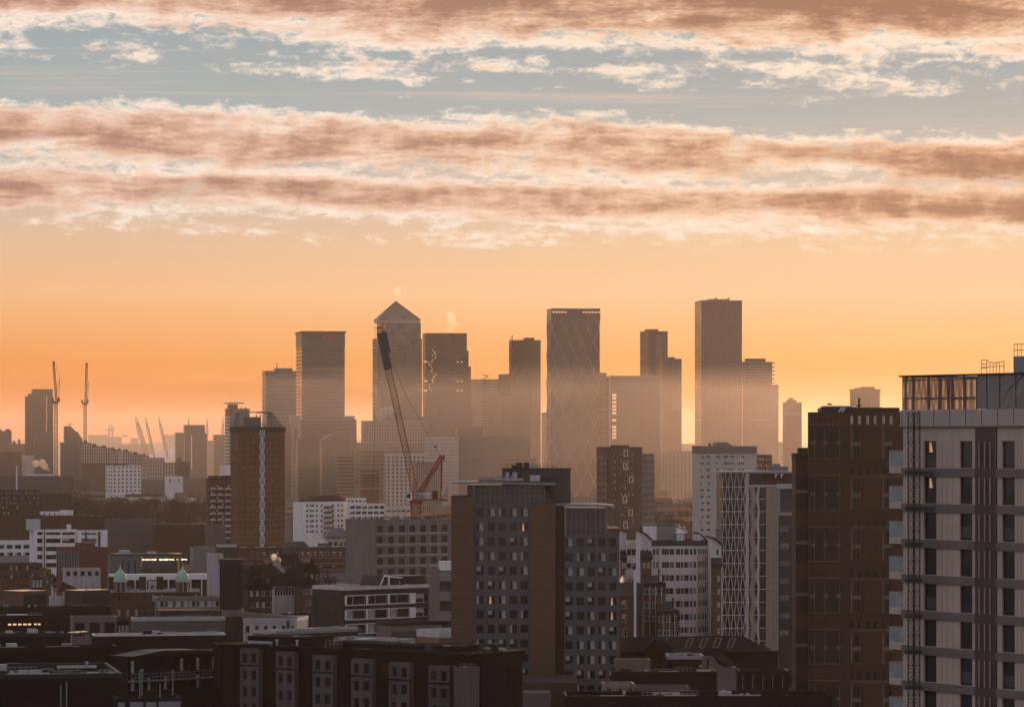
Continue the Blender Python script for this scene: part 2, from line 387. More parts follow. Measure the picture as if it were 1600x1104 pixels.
def clutter(r, W, D, z, n, rnd):
    """ducts, hatches, vents, rails and aerials on a flat roof, each a part"""
    for k in range(n):
        x, y = rnd.uniform(.8, max(.9, W-2.5)), rnd.uniform(.8, max(.9, D-2.5)); kd = rnd.randrange(6); b = MB()
        if kd == 0: w, d, h = rnd.uniform(.8, 2.2), rnd.uniform(.8, 1.8), rnd.uniform(.5, 1.3); b.box(x, x+w, y, y+d, z-.05, z+h); b.box(x+.1, x+w-.1, y-.03, y, z+h*.25, z+h*.8); b.build('air_unit', [STEEL, BLACKP, GREYP][rnd.randrange(3)], r)
        elif kd == 1: b.lathe([(.16,z-.05),(.16,z+.7),(.3,z+.72),(.28,z+.9),(.05,z+1.0)], 8, 0, x, y); b.build('roof_vent', STEEL, r)
        elif kd == 2:
            b.bar((x,y,z-.05), (x,y,z+rnd.uniform(1.5,3.2)), .035)
            for j in range(3): b.bar((x-.45+j*.08,y,z+1.1+j*.3), (x+.45-j*.08,y,z+1.1+j*.3), .02)
            b.build('aerial', BLACKP, r)
        elif kd == 3: L = min(W-x-.3, rnd.uniform(3, 9)); b.box(x, x+max(1, L), y, y+.45, z+.15, z+.55); [b.box(x+q, x+q+.1, y+.1, y+.35, z-.05, z+.16) for q in (.2, max(.5, L*.5), max(.8, L-.3))]; b.build('duct', STEEL, r)
        elif kd == 4:
            L = min(W-x-.2, rnd.uniform(2.5, 7))
            for j in range(int(max(1, L)/.8)+1): b.bar((x+j*.8,y,z-.05), (x+j*.8,y,z+1.0), .025)
            for q in (.55, 1.0): b.bar((x,y,z+q), (x+int(max(1, L)/.8)*.8,y,z+q), .025)
            b.build('guard_rail', STEEL, r)
        else: b.extr([(x,y,z-.05),(x+1.3,y,z-.05),(x+1.3,y,z+.25),(x+.65,y,z+.55),(x,y,z+.25)], (0,1.6,0)); b.build('roof_hatch', ROOF, r)

# ================================================================ setting: ground and hills
def plane(name, x0, x1, y0, y1, z, m):
    b = MB(); b.quad([(x0,y0,z),(x1,y0,z),(x1,y1,z),(x0,y1,z)]); o = b.build(name, m); o['kind'] = 'structure'; return o
GROUND = mat('city_ground', (.05,.046,.042), .95, .4, .004, spec=.05)
plane('ground', -8900, 8900, -200, 9400, 0, GROUND)
hb = MB(); n = 120
for j, (yy, amp, base) in enumerate(((8300, 14, 42), (8800, 16, 52))):
    pts = [(-4200+8400*k/n, base+amp*(.5+.5*math.sin(k*.21+j*2)*math.cos(k*.083+j)+.12*math.sin(k*.9+j))) for k in range(n+1)]
    for k in range(n):
        (xa, za), (xb, zb) = pts[k], pts[k+1]
        hb.quad([(xa,yy-700,0),(xb,yy-700,0),(xb,yy,zb),(xa,yy,za)]); hb.quad([(xa,yy,za),(xb,yy,zb),(xb,yy+500,0),(xa,yy+500,0)])
o = hb.build('hills', mat('hill_wood', (.05,.05,.035), .95, .3, .004)); o['kind'] = 'structure'
w_ = MB(); w_.quad([(-600,4700,.3),(2600,4700,.3),(2600,5000,.3),(-600,5000,.3)]); o = w_.build('river', mat('river_water', (.03,.035,.035), .12, .2, .02, bump=.1)); o['kind'] = 'structure'

# ================================================================ haze: one closed box of pale even air round everything
hz = MB(); hz.box(-9000, 9000, -600, 9500, -1, 320); o = hz.build('haze', None); o['kind'] = 'stuff'
o.data.materials.clear()
hm = bpy.data.materials.new('haze_air'); hm.use_nodes = True; hn = hm.node_tree
for n_ in list(hn.nodes): hn.nodes.remove(n_)
pv = hn.nodes.new('ShaderNodeVolumePrincipled'); ou = hn.nodes.new('ShaderNodeOutputMaterial'); hn.links.new(pv.outputs[0], ou.inputs['Volume'])
pv.inputs['Color'].default_value = HAZE_COL; pv.inputs['Density'].default_value = HAZE_DEN; pv.inputs['Anisotropy'].default_value = HAZE_ANI
o.data.materials.append(hm)

# a low bank of ground mist lies over the docklands and the far districts
hz = MB(); hz.box(-4200, 4600, 2620, 8100, .5, MIST_TOP); o = hz.build('mist', None); o.data.materials.clear(); tag(o, 'low bank of pale sunlit mist lying over the docklands round the tower feet', 'mist', None, 'stuff')
mm_ = hm.copy(); mm_.name = 'mist_air'
for n_ in mm_.node_tree.nodes:
    if n_.type == 'PRINCIPLED_VOLUME': n_.inputs['Density'].default_value = MIST_DEN; n_.inputs['Color'].default_value = (1.0, .83, .71, 1)
o.data.materials.append(mm_)

# ================================================================ towers
lettering = text_mesh
def tower(name, label, xl, xc, xr, yt, Y, deg, pitch=4.0, glass=None, band=None, bh=1.2, proud=.35, fins=(0, 0), finw=.5, finm=None, depth=40, group=None, cat='skyscraper', z0=0.0, crown=0.0, plant=None):
    loc, t, Wd, D = frame(xl, xc, xr, Y, deg, depth); H = zat(yt, Y)
    r = thing(name, label, cat, loc, t, group)
    glass = glass or TOWERG; band = band or TOWERB; finm = finm or band
    b = MB(); b.box(0, Wd, 0, D, z0, H-crown, 0); b.build('glazing', glass, r)
    b = MB(); k = z0+pitch
    while k < H-crown-bh-.2: b.box(-proud, Wd+proud, -proud, D+proud, k, k+bh); k += pitch
    b.box(-proud-.05, Wd+proud+.05, -proud-.05, D+proud+.05, H-crown-bh*.9, H, 0)
    b.build('floor_bands', band, r)
    if fins[0] or fins[1]:
        b = MB(); p = proud*.7
        for k in range(fins[0]+1):
            x = Wd*k/fins[0]; b.box(max(-p, x-finw/2), min(Wd+p, x+finw/2), -p, 0.02, z0, H-.5)
        for k in range(fins[1]+1 if fins[1] else 0):
            y = D*k/fins[1]
            b.box(-p, .02, max(-p+.01, y-finw/2), min(D+p, y+finw/2), z0, H-.6)
        b.build('mullions', finm, r)
    if plant:
        b = MB()
        for fx0, fx1, fy0, fy1, h in plant: b.box(Wd*fx0, Wd*fx1, D*fy0, D*fy1, H-.5, H+h)
        b.build('roof_plant', TOWERD, r)
    return r, Wd, D, H
def glints(r, W, D, spots, face='front', m=None, name='glint_and_lit_pane'):
    """glowing panes, for lit windows and for painted reflections: (u fraction, z, width, height)"""
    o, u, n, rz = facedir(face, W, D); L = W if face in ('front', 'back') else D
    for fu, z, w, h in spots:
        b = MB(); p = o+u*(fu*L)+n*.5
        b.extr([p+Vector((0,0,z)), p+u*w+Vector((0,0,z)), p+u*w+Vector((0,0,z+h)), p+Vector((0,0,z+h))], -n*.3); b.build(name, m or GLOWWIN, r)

# --- the tall group, left to right
r, W_, D_, H_ = tower('office_tower', 'rounded dark office tower with horizontal bands, half hidden by the taller tower on its right', 410, 415, 462.6, 579, 3900, 12, 4.2, TOWERG, TOWERB, 1.5, plant=[(.35,.9,.2,.8,3)])
b = MB(); b.bar((W_*.42,8,H_), (W_*.42,8,H_+9), .5, 0); b.build('antenna', TOWERD, r)
r, W_, D_, H_ = tower('office_tower', 'tall banded bank tower with red logo band at top and bright pink left side', 463, 472, 538.5, 519, 3960, 6, 4.2, TOWERG, TOWERB, 1.5, crown=15)
b = MB(); b.box(-.2, W_+.2, -.2, D_+.2, H_-15, H_-1); b.build('sign_band', TOWERS, r)
b = MB(); b.box(-2, W_+2, -2, D_+2, H_, H_+1.4); b.build('roof_slab', TOWERD, r)
lettering('HSBC', r, (W_*.33, -.6, H_-10.5), 0, 9.5, TOWERD)
b = MB(); cx = W_*.63; q = 4.2; z = H_-7.2
for pts in ([(cx-q*2,z),(cx-q,z-q),(cx-q,z+q)], [(cx+q*2,z),(cx+q,z+q),(cx+q,z-q)], [(cx-q,z+q),(cx,z),(cx+q,z+q)], [(cx-q,z-q),(cx+q,z-q),(cx,z)]):
    b.extr([(x,-.5,zz) for x, zz in pts], (0,.35,0))
b.build('hexagon_logo', mat('sign_red', (.32,.06,.045), .5, .1), r)
r, W_, D_, H_ = tower('office_tower', 'stepped lower office wing at the foot of the banked tower with the logo', 470, 472, 557, 655, 3880, 10, 4.2, TOWERG, TOWERB, 1.0)
b = MB(); b.box(W_*.75, W_*.97, 2, D_-2, H_, H_+4); b.build('roof_canopy', TOWERL, r)
r, W_, D_, H_ = tower('lift_tower', 'slender bright edged tower with a dark slot, beside the banked office tower', 455, 456, 469, 650, 3700, 8, 5, TOWERL, TOWERL, .6, depth=14)
b = MB(); b.box(W_*.38, W_*.66, -.7, -.2, H_-46, H_-14); b.build('dark_slot', TOWERD, r)
b = MB(); b.box(-1.2, W_*.35, -1.2, 12, H_-8, H_+2); b.box(W_*.6, W_+1, -1.2, 12, H_-11, H_-6); b.build('roof_frames', TOWERL, r)
# pyramid topped tower
r, W_, D_, H_ = tower('pyramid_tower', 'tall steel clad office tower with a pyramid roof and a grid of small windows', 582.5, 590, 659, 528, 4060, 8, 3.9, TOWERG, TOWERS, 1.6, .3, (34, 12), 1.0, TOWERS)
i_ = W_*.09; zt = zat(504, 4060)
b = MB(); b.box(i_, W_-.8, i_*.4, D_-i_*.4, H_, zt); b.build('upper_storeys', TOWERS, r)
b = MB(); a0 = i_*.55; za = zat(500, 4060)
b.box(a0-1, W_-1.6, a0, D_-a0, zt, za+.5); b.build('crown_louvres', mat('crown_louvre', (.33,.26,.2), .4, .15, .3), r)
b = MB(); ap = (W_*.47, D_*.5, zat(470, 4060)); c4 = [(a0-1.6,a0-.4,za+.5),(W_-1.2,a0-.4,za+.5),(W_-1.2,D_-a0+.4,za+.5),(a0-1.6,D_-a0+.4,za+.5)]
for k in range(4): b.quad([c4[k], c4[(k+1)%4], ap])
b.quad(c4[::-1]); py = b.build('pyramid_roof', TOWERS, r)
b = MB()
for k in range(4): b.bar(c4[k], ap, .8)
b.build('ridge', TOWERD, py)
# tower right of it
r, W_, D_, H_ = tower('office_tower', 'square dark glass office tower with stepped right edge, immediately right of the pyramid tower', 661, 665, 729, 520, 4100, 9, 4.1, TOWERD, TOWERG, 1.0, .3, (13, 4), .6, TOWERD)
b = MB()
for x0, y1, zt in ((729.2, 9, 547), (733, 14, 572)): b.box(W_+(x0-729)*.72, W_+(x0+4-729)*.73, 4, D_-y1, 0, zat(zt, 4100))
b.build('side_steps', TOWERD, r)
lettering('citi', r, (W_*.5, -.5, H_-12), 0, 11, TOWERB)
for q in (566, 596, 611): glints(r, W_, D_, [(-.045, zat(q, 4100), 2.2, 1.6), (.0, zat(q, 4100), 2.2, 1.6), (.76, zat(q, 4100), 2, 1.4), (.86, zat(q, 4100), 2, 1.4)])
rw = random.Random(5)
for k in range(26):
    q = 548+k*2.5; glints(r, W_, D_, [(.15+.05*math.sin(k*.5)+rw.uniform(-.04,.05), zat(q, 4100), rw.uniform(.5, 1.3), 1.2)])  # glowing panes paint the wavering reflection down the glass
r, W_, D_, H_ = tower('office_tower', 'broad lower glass podium block with a thin white grid below the dark square tower', 663, 664, 738, 635, 3900, 9, 4, TOWERD, TOWERD, .6, .2, (5, 0), .5, TOWERB)
r, W_, D_, H_ = tower('residential_tower', 'pale mid height tower of white horizontal balconies standing behind the brown slab', 735, 752, 780, 592, 4150, 20, 3.6, TOWERD, TOWERL, 1.2, .5, (6, 3), .5, TOWERL)
b = MB(); b.bar((4,3,H_), (10,3,H_+4), .5); b.bar((10,3,H_+4), (2,3,H_+5), .4); b.build('roof_arm', TOWERD, r)
# unfinished tower and the slab before it
r, W_, D_, H_ = tower('unfinished_tower', 'unfinished tower with ragged open floors and scaffold at its edges', 796.5, 803, 844, 531, 4150, 12, 3.4, TOWERD, TOWERB, .8, .9, (9, 3), .6, TOWERD)
b = MB()
for k in range(52):
    z = H_-k*3.4
    b.box(W_, W_+.8+1.6*rw.random(), 2, 12+rw.random()*8, z-2.6, z-2.0)
    if k < 14: b.box(-1.4-rw.random(), 0, 2, D_-4, z-2.8, z-.9)
b.build('scaffold_decks', mat('scaffold_netting', (.32,.16,.09), .7, .3, .3), r)
b = MB(); b.bar((-2.2,0,H_-150), (-2.2,0,H_+6), .5); b.bar((-3.4,1.4,H_-150), (-3.4,1.4,H_+2), .4)
b.box(W_*.45, W_*.8, 3, 14, H_, H_+3); b.build('hoist_mast', TOWERD, r)
r, W_, D_, H_ = tower('office_tower', 'plain brown stone slab tower in front of the unfinished tower', 779, 798, 829, 584, 4000, 32, 4, TOWERD, TOWERD, .5, .12, (9, 6), .4, TOWERG)
r, W_, D_, H_ = tower('office_tower', 'lower plain stone wing on the left of the brown slab tower', 770, 786, 800, 618, 3950, 34, 4, TOWERB, TOWERD, .5, .12)
r, W_, D_, H_ = tower('residential_tower', 'narrow pale tower in the bright gap beside the diamond lattice tower', 846, 849, 857, 644, 4300, 15, 3.4, TOWERB, TOWERL, 1, .3)
# diamond lattice tower
r, W_, D_, H_ = tower('lattice_tower', 'tall tower wrapped in a white diamond lattice', 855, 862, 937, 483, 3850, 9, 3.6, TOWERG, TOWERD, 1.2, .3)
b = MB(); nd_ = 4; dw = W_/nd_; dh = dw*2.3
def latt(b, o, u, n, L, z0, z1, dw, dh, rr):
    k = -int((z1-z0)/dh)-2
    while k*dw < L+dw:
        for sg in (1, -1):
            a = k*dw if sg == 1 else L-k*dw
            # line u = a + sg*(z-z0)*dw/dh clipped to the face
            pts = []
            za, zb = z0, z1; sl_ = sg*dw/dh
            lo, hi = sorted(((0-a)/sl_+z0, (L-a)/sl_+z0)); za, zb = max(za, lo), min(zb, hi)
            if zb-za > 1: b.bar(o+u*(a+sl_*(za-z0))+n*.5+Vector((0,0,za)), o+u*(a+sl_*(zb-z0))+n*.5+Vector((0,0,zb)), rr)
        k += 1
for fc, L, dw_, dh_ in (('front', W_, dw, dh), ('left', D_, D_/3, dh)):
    o_, u_, n_, _ = facedir(fc, W_, D_); latt(b, o_, u_, n_, L, 0, H_-12, dw_, dh_, .42)
b.build('diamond_lattice', mat('lattice_white', (.27,.245,.225), .45, .1), r)
b = MB(); b.box(-.6, W_+.6, -.6, D_+.6, H_-12, H_-4.5); b.box(-.5, W_+.5, -.5, D_+.5, H_-1, H_+1)
for k in range(12): b.box(W_*k/11-.4, W_*k/11+.4, -.4, .4, H_-5, H_)
b.build('crown_frame', TOWERD, r)
for k in range(16): 
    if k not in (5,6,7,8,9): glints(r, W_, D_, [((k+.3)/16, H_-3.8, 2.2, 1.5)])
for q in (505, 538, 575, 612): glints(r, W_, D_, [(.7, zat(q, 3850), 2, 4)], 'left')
# broad bank building
r, W_, D_, H_ = tower('office_tower', 'broad office block with a bright white frame and a column of bright sky glints', 937, 953, 1033, 588, 3800, 16, 4, TOWERG, TOWERD, .8, .3, (26, 6), .5, TOWERD)
b = MB(); b.box(-1, .6, -1, 1, 0, H_+1); b.box(.6, W_-1.2, -1, .4, H_-1, H_+1)
for k in range(14):
    t0, t1 = k/14, (k+1)/14; f_ = lambda t: W_-1.2+7*max(0, .55-t)**2*3
    b.bar((f_(t0), -.8, H_*t0), (f_(t1), -.8, H_*t1), .8)
b.build('white_frame', TOWERL, r)
glints(r, W_, D_, [(.045, zat(q, 3800), 4.4, 2.6) for q in (619, 624, 630, 636, 641.5, 647, 658, 668.5, 674, 679.5, 685)])  # glowing panes stand in for sky brightness in this column
b = MB(); b.box(-14, -2, 6, 22, H_-5, H_+4); b.build('roof_plant', TOWERB, r)
r, W_, D_, H_ = tower('residential_tower', 'slim tower with vertical gold strips, higher of the pair behind the broad white framed block', 1000.5, 1013, 1043, 517, 4200, 24, 3.5, TOWERG, TOWERD, .7, .3, (8, 5), .8, TOWERD, plant=[(.1,.6,.2,.7,2.5)])
b = MB(); b.box(W_*.38, W_*.68, -.7, -.2, H_-58, H_-4); b.build('pale_strip', TOWERB, r)
r, W_, D_, H_ = tower('residential_tower', 'lower slim tower of the pair, with small balconies up its right edge', 1028, 1036, 1064.5, 560, 4140, 20, 3.5, TOWERG, TOWERD, .7, .3, (8, 4), .8, TOWERD, plant=[(.3,.7,.2,.7,2)])
b = MB(); b.box(W_*.48, W_*.94, -.7, -.2, H_-60, H_-2); b.build('pale_strip', TOWERB, r)
b = MB()
for k in range(46): b.box(W_+.3, W_+1.4, 1, 7, H_-k*3.5-3.2, H_-k*3.5-2)
b.build('balconies', TOWERL, r)
# the tallest
r, W_, D_, H_ = tower('residential_tower', 'tallest and plainest glass tower on the right of the skyline with a glowing left side', 1086, 1096, 1159, 469, 3950, 9, 3.5, TOWERG, TOWERD, .7, .3, (17, 4), .8, TOWERD)
b = MB()
for x in (.3, .62): b.bar((W_*x, 6, H_), (W_*x+5, 6, H_+3), .8)
b.box(W_*.2, W_*.7, 4, D_-6, H_, H_+1.5); b.build('roof_plant', TOWERD, r)
r, W_, D_, H_ = tower('residential_tower', 'striped tower with projecting balconies right behind the tallest tower', 1157, 1160, 1206, 565, 4150, 8, 3.4, TOWERD, TOWERL, .8, .7, (7, 0), .4, TOWERD, plant=[(.12,.8,.2,.8,4)])
b = MB()
for k in range(16): b.box(W_, W_+4, 2, 14, H_-k*4.6-2, H_-k*4.6-1)
b.build('balconies', TOWERD, r)
r, W_, D_, H_ = tower('residential_tower', 'wide glass tower with a lit floor line, below the striped balcony tower', 1159, 1161, 1216, 601, 4000, 8, 3.4, TOWERG, TOWERB, .5, .3, (16, 0), .4, TOWERD)
b = MB(); b.box(W_*.2, W_*.8, -.8, -.3, zat(656, 4000), zat(655, 4000)+.6); b.build('lit_floor', TOWERL, r)
b = MB()
for k in range(40): b.box(W_, W_+1.3, 1, 7, H_-k*3.4-3.2, H_-k*3.4-2)
b.build('balconies', TOWERL, r)
r, W_, D_, H_ = tower('hotel_tower', 'narrow hotel tower with white name lettering near its top', 1223, 1226, 1252.5, 628, 3600, 10, 3.3, TOWERB, TOWERD, .6, .2, (9, 2), .6, TOWERB, cat='hotel')
b = MB(); b.box(3, W_-5, 2, D_-3, H_, H_+2.5); b.box(5, W_-8, 3, D_-5, H_+2.5, H_+4.5); b.build('roof_plant', TOWERD, r)
lettering('NOVOTEL', r, (W_*.5, -.6, zat(648, 3600)), 0, 4.0, TOWERL)
r, W_, D_, H_ = tower('residential_tower', 'tower with ragged balconies rising behind the brown brick block', 1328, 1330, 1374, 609, 3300, 6, 3.2, TOWERB, TOWERB, .7, .4, (8, 0), .8, TOWERD, plant=[(.15,.5,.2,.8,2),(.35,.85,.2,.7,3)])
b = MB()
for k in range(9): b.box(W_, W_+2, 1, 12, H_-k*3.2-.4, H_-k*3.2+.4)
b.box(-.8, W_+1, -1, D_, H_, H_+.8)
b.build('balconies', TOWERD, r)

# --- office blocks before the tall group
def mid(label, xl, xc, xr, yt, Y, deg, cat='office block', name='office_block', **k): return tower(name, label, xl, xc, xr, yt, Y, deg, cat=cat, **k)
r, W_, D_, H_ = mid('wide white gridded office block below the pyramid tower', 565, 572, 668, 657, 3600, 8, pitch=3.7, glass=TOWERD, band=TOWERL, bh=1.1, proud=.5, fins=(24, 5), finw=1.0, finm=TOWERL)
b = MB(); b.box(W_*.3, W_*.98, 3, D_-6, H_, H_+4.5); b.build('roof_storey', TOWERB, r)
mid('stepped white gridded block in front of the wide gridded one', 553, 556, 664, 691, 3500, 6, pitch=3.7, glass=TOWERD, band=TOWERL, bh=1.0, proud=.5, fins=(26, 2), finw=.9, finm=TOWERL)
r, W_, D_, H_ = mid('tan stone block with white portico bays, below the gridded offices', 560, 563, 600, 700, 3300, 6, pitch=4, glass=BRICKO, band=CREAM, bh=.5, proud=.3, fins=(5, 0), finw=.8, finm=BRICKO)
mid('cream office block of stone piers left of the crane jib foot', 600, 604, 664, 708, 3250, 7, pitch=3.6, glass=TOWERD, band=CREAM, bh=1.3, proud=.4, fins=(9, 2), finw=1.8, finm=CREAM)
mid('tan tower block with white balcony bays seen through the crane', 663, 666, 716, 681, 3350, 7, pitch=3.4, glass=CREAM, band=TOWERL, bh=.7, proud=.4, fins=(7, 2), finw=2.2, finm=CREAM)
mid('dark stone office behind the crane counter jib with white columns', 645, 650, 690, 722, 3000, 8, pitch=3.6, glass=TOWERD, band=TOWERB, bh=1, proud=.3, fins=(12, 2), finw=.9, finm=TOWERL)
r, W_, D_, H_ = mid('long brown banded office slab with a glazed top storey', 702, 714, 828, 683, 3600, 10, pitch=3.6, glass=TOWERD, band=TOWERB, bh=1.7, proud=.25)
b = MB(); b.box(W_*.4, W_*.98, -1, D_*.6, H_, H_+1)
for k in range(20): x = W_*(.4+.58*k/19); b.box(x-.5, x+.5, -.8, .3, H_-7, H_)
b.build('top_colonnade', TOWERB, r)
r, W_, D_, H_ = mid('brown office block with a louvred top, left end of the long banded slab', 712, 715, 754, 667, 3700, 8, pitch=4, glass=TOWERD, band=TOWERD, bh=.8, proud=.3, fins=(10, 0), finw=.7, finm=TOWERB)
mid('low wide brown office in front of the long banded slab', 738, 742, 838, 716, 3300, 8, pitch=3.5, glass=TOWERB, band=TOWERD, bh=1.2, proud=.2)
r, W_, D_, H_ = mid('curved roof brown office left of the gridded blocks', 500, 504, 548, 686, 3400, 7, pitch=3.8, glass=TOWERB, band=TOWERD, bh=.9, proud=.2, fins=(6, 0), finw=.5, finm=TOWERD)
b = MB(); b.extr([(W_*t, 1, H_+7*math.sin(t*2.2)) for t in (0,.15,.3,.5,.7,.9,1)]+[(W_,1,H_-1),(0,1,H_-1)], (0,D_-2,0)); b.build('curved_roof', TOWERB, r)
mid('slate blue glass block at the foot of the banked tower', 462, 466, 505, 684, 3600, 7, pitch=3.8, glass=TOWERD, band=TOWERG, bh=.7, proud=.2, fins=(9, 0), finw=.5, finm=TOWERD)
mid('ochre brick apartment block with pale top storey, left of the hoist rope', 526, 530, 553, 712, 3050, 8, pitch=3.2, glass=BRICKO, band=CREAM, bh=.4, proud=.25, fins=(6, 2), finw=1.2, finm=BRICKO, cat='apartment block', name='apartment_block')
mid('plain tan stair tower with white parapet corners near the hoist rope', 563, 567, 592, 733, 2700, 8, pitch=12, glass=BRICKO, band=CREAM, bh=.4, proud=.2, cat='apartment block', name='apartment_block')
mid('pale columned office right of the broad white framed block', 1036, 1038, 1086, 704, 3300, 6, pitch=8, glass=TOWERB, band=TOWERL, bh=1, proud=.3, fins=(8, 0), finw=2.2, finm=TOWERL)
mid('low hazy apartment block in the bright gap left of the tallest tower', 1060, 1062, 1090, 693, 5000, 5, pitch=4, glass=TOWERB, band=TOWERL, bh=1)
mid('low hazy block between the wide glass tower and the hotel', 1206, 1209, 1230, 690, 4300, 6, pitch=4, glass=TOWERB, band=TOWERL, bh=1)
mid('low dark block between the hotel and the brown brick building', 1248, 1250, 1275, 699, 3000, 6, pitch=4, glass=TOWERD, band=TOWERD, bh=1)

# --- left skyline
r, W_, D_, H_ = tower('residential_tower', 'dark brick tower beside the left crane with a glinting recess near its top', 39, 41, 83, 619, 3660, 4, 3.2, BRICKD, BRICKD, .5, .2, (14, 0), .5, TOWERD, cat='tower')
b = MB(); x1 = W_*.24; b.box(x1, W_-.3, 1, D_-2, H_, zat(607.5, 3660)); b.box(W_*.1, x1, 1, D_-3, H_, H_+3); b.build('top_step', BRICKD, r)
b = MB(); b.box(W_*.28, W_, -5, -.3, 0, zat(676, 3660)); b.build('lower_front', TOWERD, r)
glints(r, W_, D_, [(.74+.015*math.sin(k), zat(622+k*3.9, 3660), .8, 1.2) for k in range(14)])
mid('low flat dark block at the far left edge of the skyline', -14, -12, 18, 673, 3782, 4, glass=TOWERD, band=BRICKD, bh=1, cat='apartment block', name='apartment_block', plant=[(.3,.5,.2,.5,2),(.7,.95,.2,.5,2)])
mid('stepped dark block between the left edge and the dark brick tower', 16, 18, 40, 693, 3904, 4, glass=TOWERD, band=BRICKD, bh=1, cat='apartment block', name='apartment_block', plant=[(.1,.3,.2,.5,3),(.5,.65,.2,.5,5)])
mid('wide low dark brown block before the left skyline', -14, -12, 34, 705, 3416, 4, glass=BRICKD, band=BRICKD, bh=1, cat='apartment block', name='apartment_block')
mid('small cream block at the foot of the dark brick tower', 34, 35, 53, 711, 3477, 4, glass=CREAM, band=CREAM, bh=.6, cat='apartment block', name='apartment_block')
loc, t, W_, D_ = frame(94, 95, 129, 3599, 4, 24); r = thing('slanted_tower', 'dark banded tower with a roof sloping down to the right', 'tower', loc, t)
def sx_(px): return (px-95)/34*W_
zz = lambda q: zat(q, 3599)
prof = [(sx_(95),0),(sx_(129),0),(sx_(129),zz(686)),(sx_(121),zz(674)),(sx_(118),zz(673.5)),(sx_(110.5),zz(665.5)),(sx_(100.5),zz(665.5)),(sx_(100.5),zz(691)),(sx_(95),zz(691))]
b = MB(); b.extr([(x, 0, z) for x, z in prof], (0, D_, 0)); b.build('body', TOWERD, r)
b = MB(); z = 4
while z < zz(668):
    top = [x for x in (sx_(129),)]; xr_ = sx_(129) if z < zz(686) else sx_(129)-(z-zz(686))/(zz(666)-zz(686))*(sx_(129)-sx_(111))
    b.box(sx_(95) if z < zz(692) else sx_(100.5), xr_-.3, -.3, .1, z, z+1.0); z += 3.4
b.build('floor_bands', TOWERB, r)
b = MB(); b.bar((sx_(110),8,zz(665)), (sx_(110),8,zz(661)), .35); b.bar((sx_(106.5),8,zz(662.5)), (sx_(115.5),8,zz(662.2)), .25); b.build('roof_crane', TOWERD, r)
hts = [(128,143,691.5),(143,157,696.5),(157,172,699),(172,185,702),(185,192,703.5),(192,206,705),(206,222,709),(222,232,712)]
nm = ['nearest to the slanted tower','second from the slanted tower','third from the slanted tower','in the middle of the row with a roof hut','fifth along, narrow','sixth along the descending row','seventh along, low','last and lowest, near the dome masts']
for (x0, x1, q), s_ in zip(hts, nm):
    r, W_, D_, H_ = mid('brown stepped apartment block '+s_, x0-.6, x0, x1, q, 3538, 6, glass=BRICKO, band=BRICKD, bh=.6, pitch=3.2, proud=.2, fins=(4, 1), finw=1.2, finm=CREAM, cat='apartment block', name='apartment_block', group='descending row of brown apartment blocks', depth=18)
    b = MB(); b.box(W_*.2, W_*.6, 3, 9, H_, H_+2.2); b.build('roof_hut', BRICKD, r)
mid('long low brown block below the descending row', 128, 130, 196, 724, 3294, 4, glass=BRICKO, band=BRICKD, bh=.6, pitch=3.2, proud=.2, fins=(12, 1), finw=1, finm=BRICKO, cat='apartment block', name='apartment_block')
mid('tan block with vertical bays left of the dome masts foot', 232, 234, 257, 715, 3477, 6, glass=BRICKO, band=BRICKD, bh=.5, fins=(6, 0), finw=1.4, finm=CREAM, cat='apartment block', name='apartment_block')
mid('small tan block with pale roof edge below the third dome mast', 256, 258, 276, 722, 3416, 6, glass=BRICKO, band=CREAM, bh=.5, fins=(4, 0), finw=1, finm=CREAM, cat='apartment block', name='apartment_block')
r, W_, D_, H_ = mid('dark block with a tall roof hut in front of the glinting twin tower', 274, 276, 296, 721, 3294, 6, glass=BRICKD, band=BRICKD, bh=.5, cat='apartment block', name='apartment_block')
b = MB(); b.box(0, W_*.36, 2, 9, H_, zat(714, 3294)); b.build('roof_hut', TOWERD, r)
mid('plain square block left behind the glinting twin tower', 273, 275, 290, 675.5, 4270, 5, glass=TOWERD, band=TOWERD, bh=.6, cat='apartment block', name='apartment_block')
r, W_, D_, H_ = mid('twin tower with a column of glinting windows between its halves', 287.5, 289, 323, 677, 4026, 6, glass=TOWERD, band=TOWERB, bh=.7, fins=(10, 0), finw=.9, finm=TOWERB, cat='tower', name='residential_tower')
b = MB(); b.box(-.1, W_*.93, 3, 16, H_-1, zat(663.5, 4026)); b.build('rear_half', TOWERD, r)
glints(r, W_, D_, [(.275, zat(681+k*3.4, 4026), 1.2, 1.1) for k in range(16)])
mid('low hazy block right of the glinting twin tower', 322, 323, 336, 688, 4880, 5, glass=TOWERB, band=TOWERL, bh=.6, cat='apartment block', name='apartment_block')
mid('hazy tower with a dark top storey left of the white balcony tower', 333, 335, 354, 679, 4270, 6, glass=TOWERB, band=TOWERD, bh=.6, fins=(6, 0), finw=.8, finm=TOWERB, cat='tower', name='residential_tower')
r, W_, D_, H_ = mid('tower with bright white balconies up its left edge and a dark lift hut on top', 352, 360, 390, 638, 3172, 22, glass=TOWERB, band=TOWERD, bh=.5, pitch=3.1, cat='tower', name='residential_tower')
b = MB()
for k in range(40):
    z = 4+k*3.1
    if z < H_-8: b.box(-1.4, 0, 1, D_-1, z, z+1.2)
b.build('balconies', WHITE_FR, r)
b = MB(); b.box(-.3, W_*.2, 0, 6, H_-5, H_+1); b.box(W_*.1, W_*.45, 3, 12, H_, H_+4); b.box(-1, W_*.75, 1, 14, H_+4.5, H_+5.4); b.bar((W_*.05,4,H_),(W_*.05,4,H_+5),.5); b.build('lift_hut', TOWERD, r)
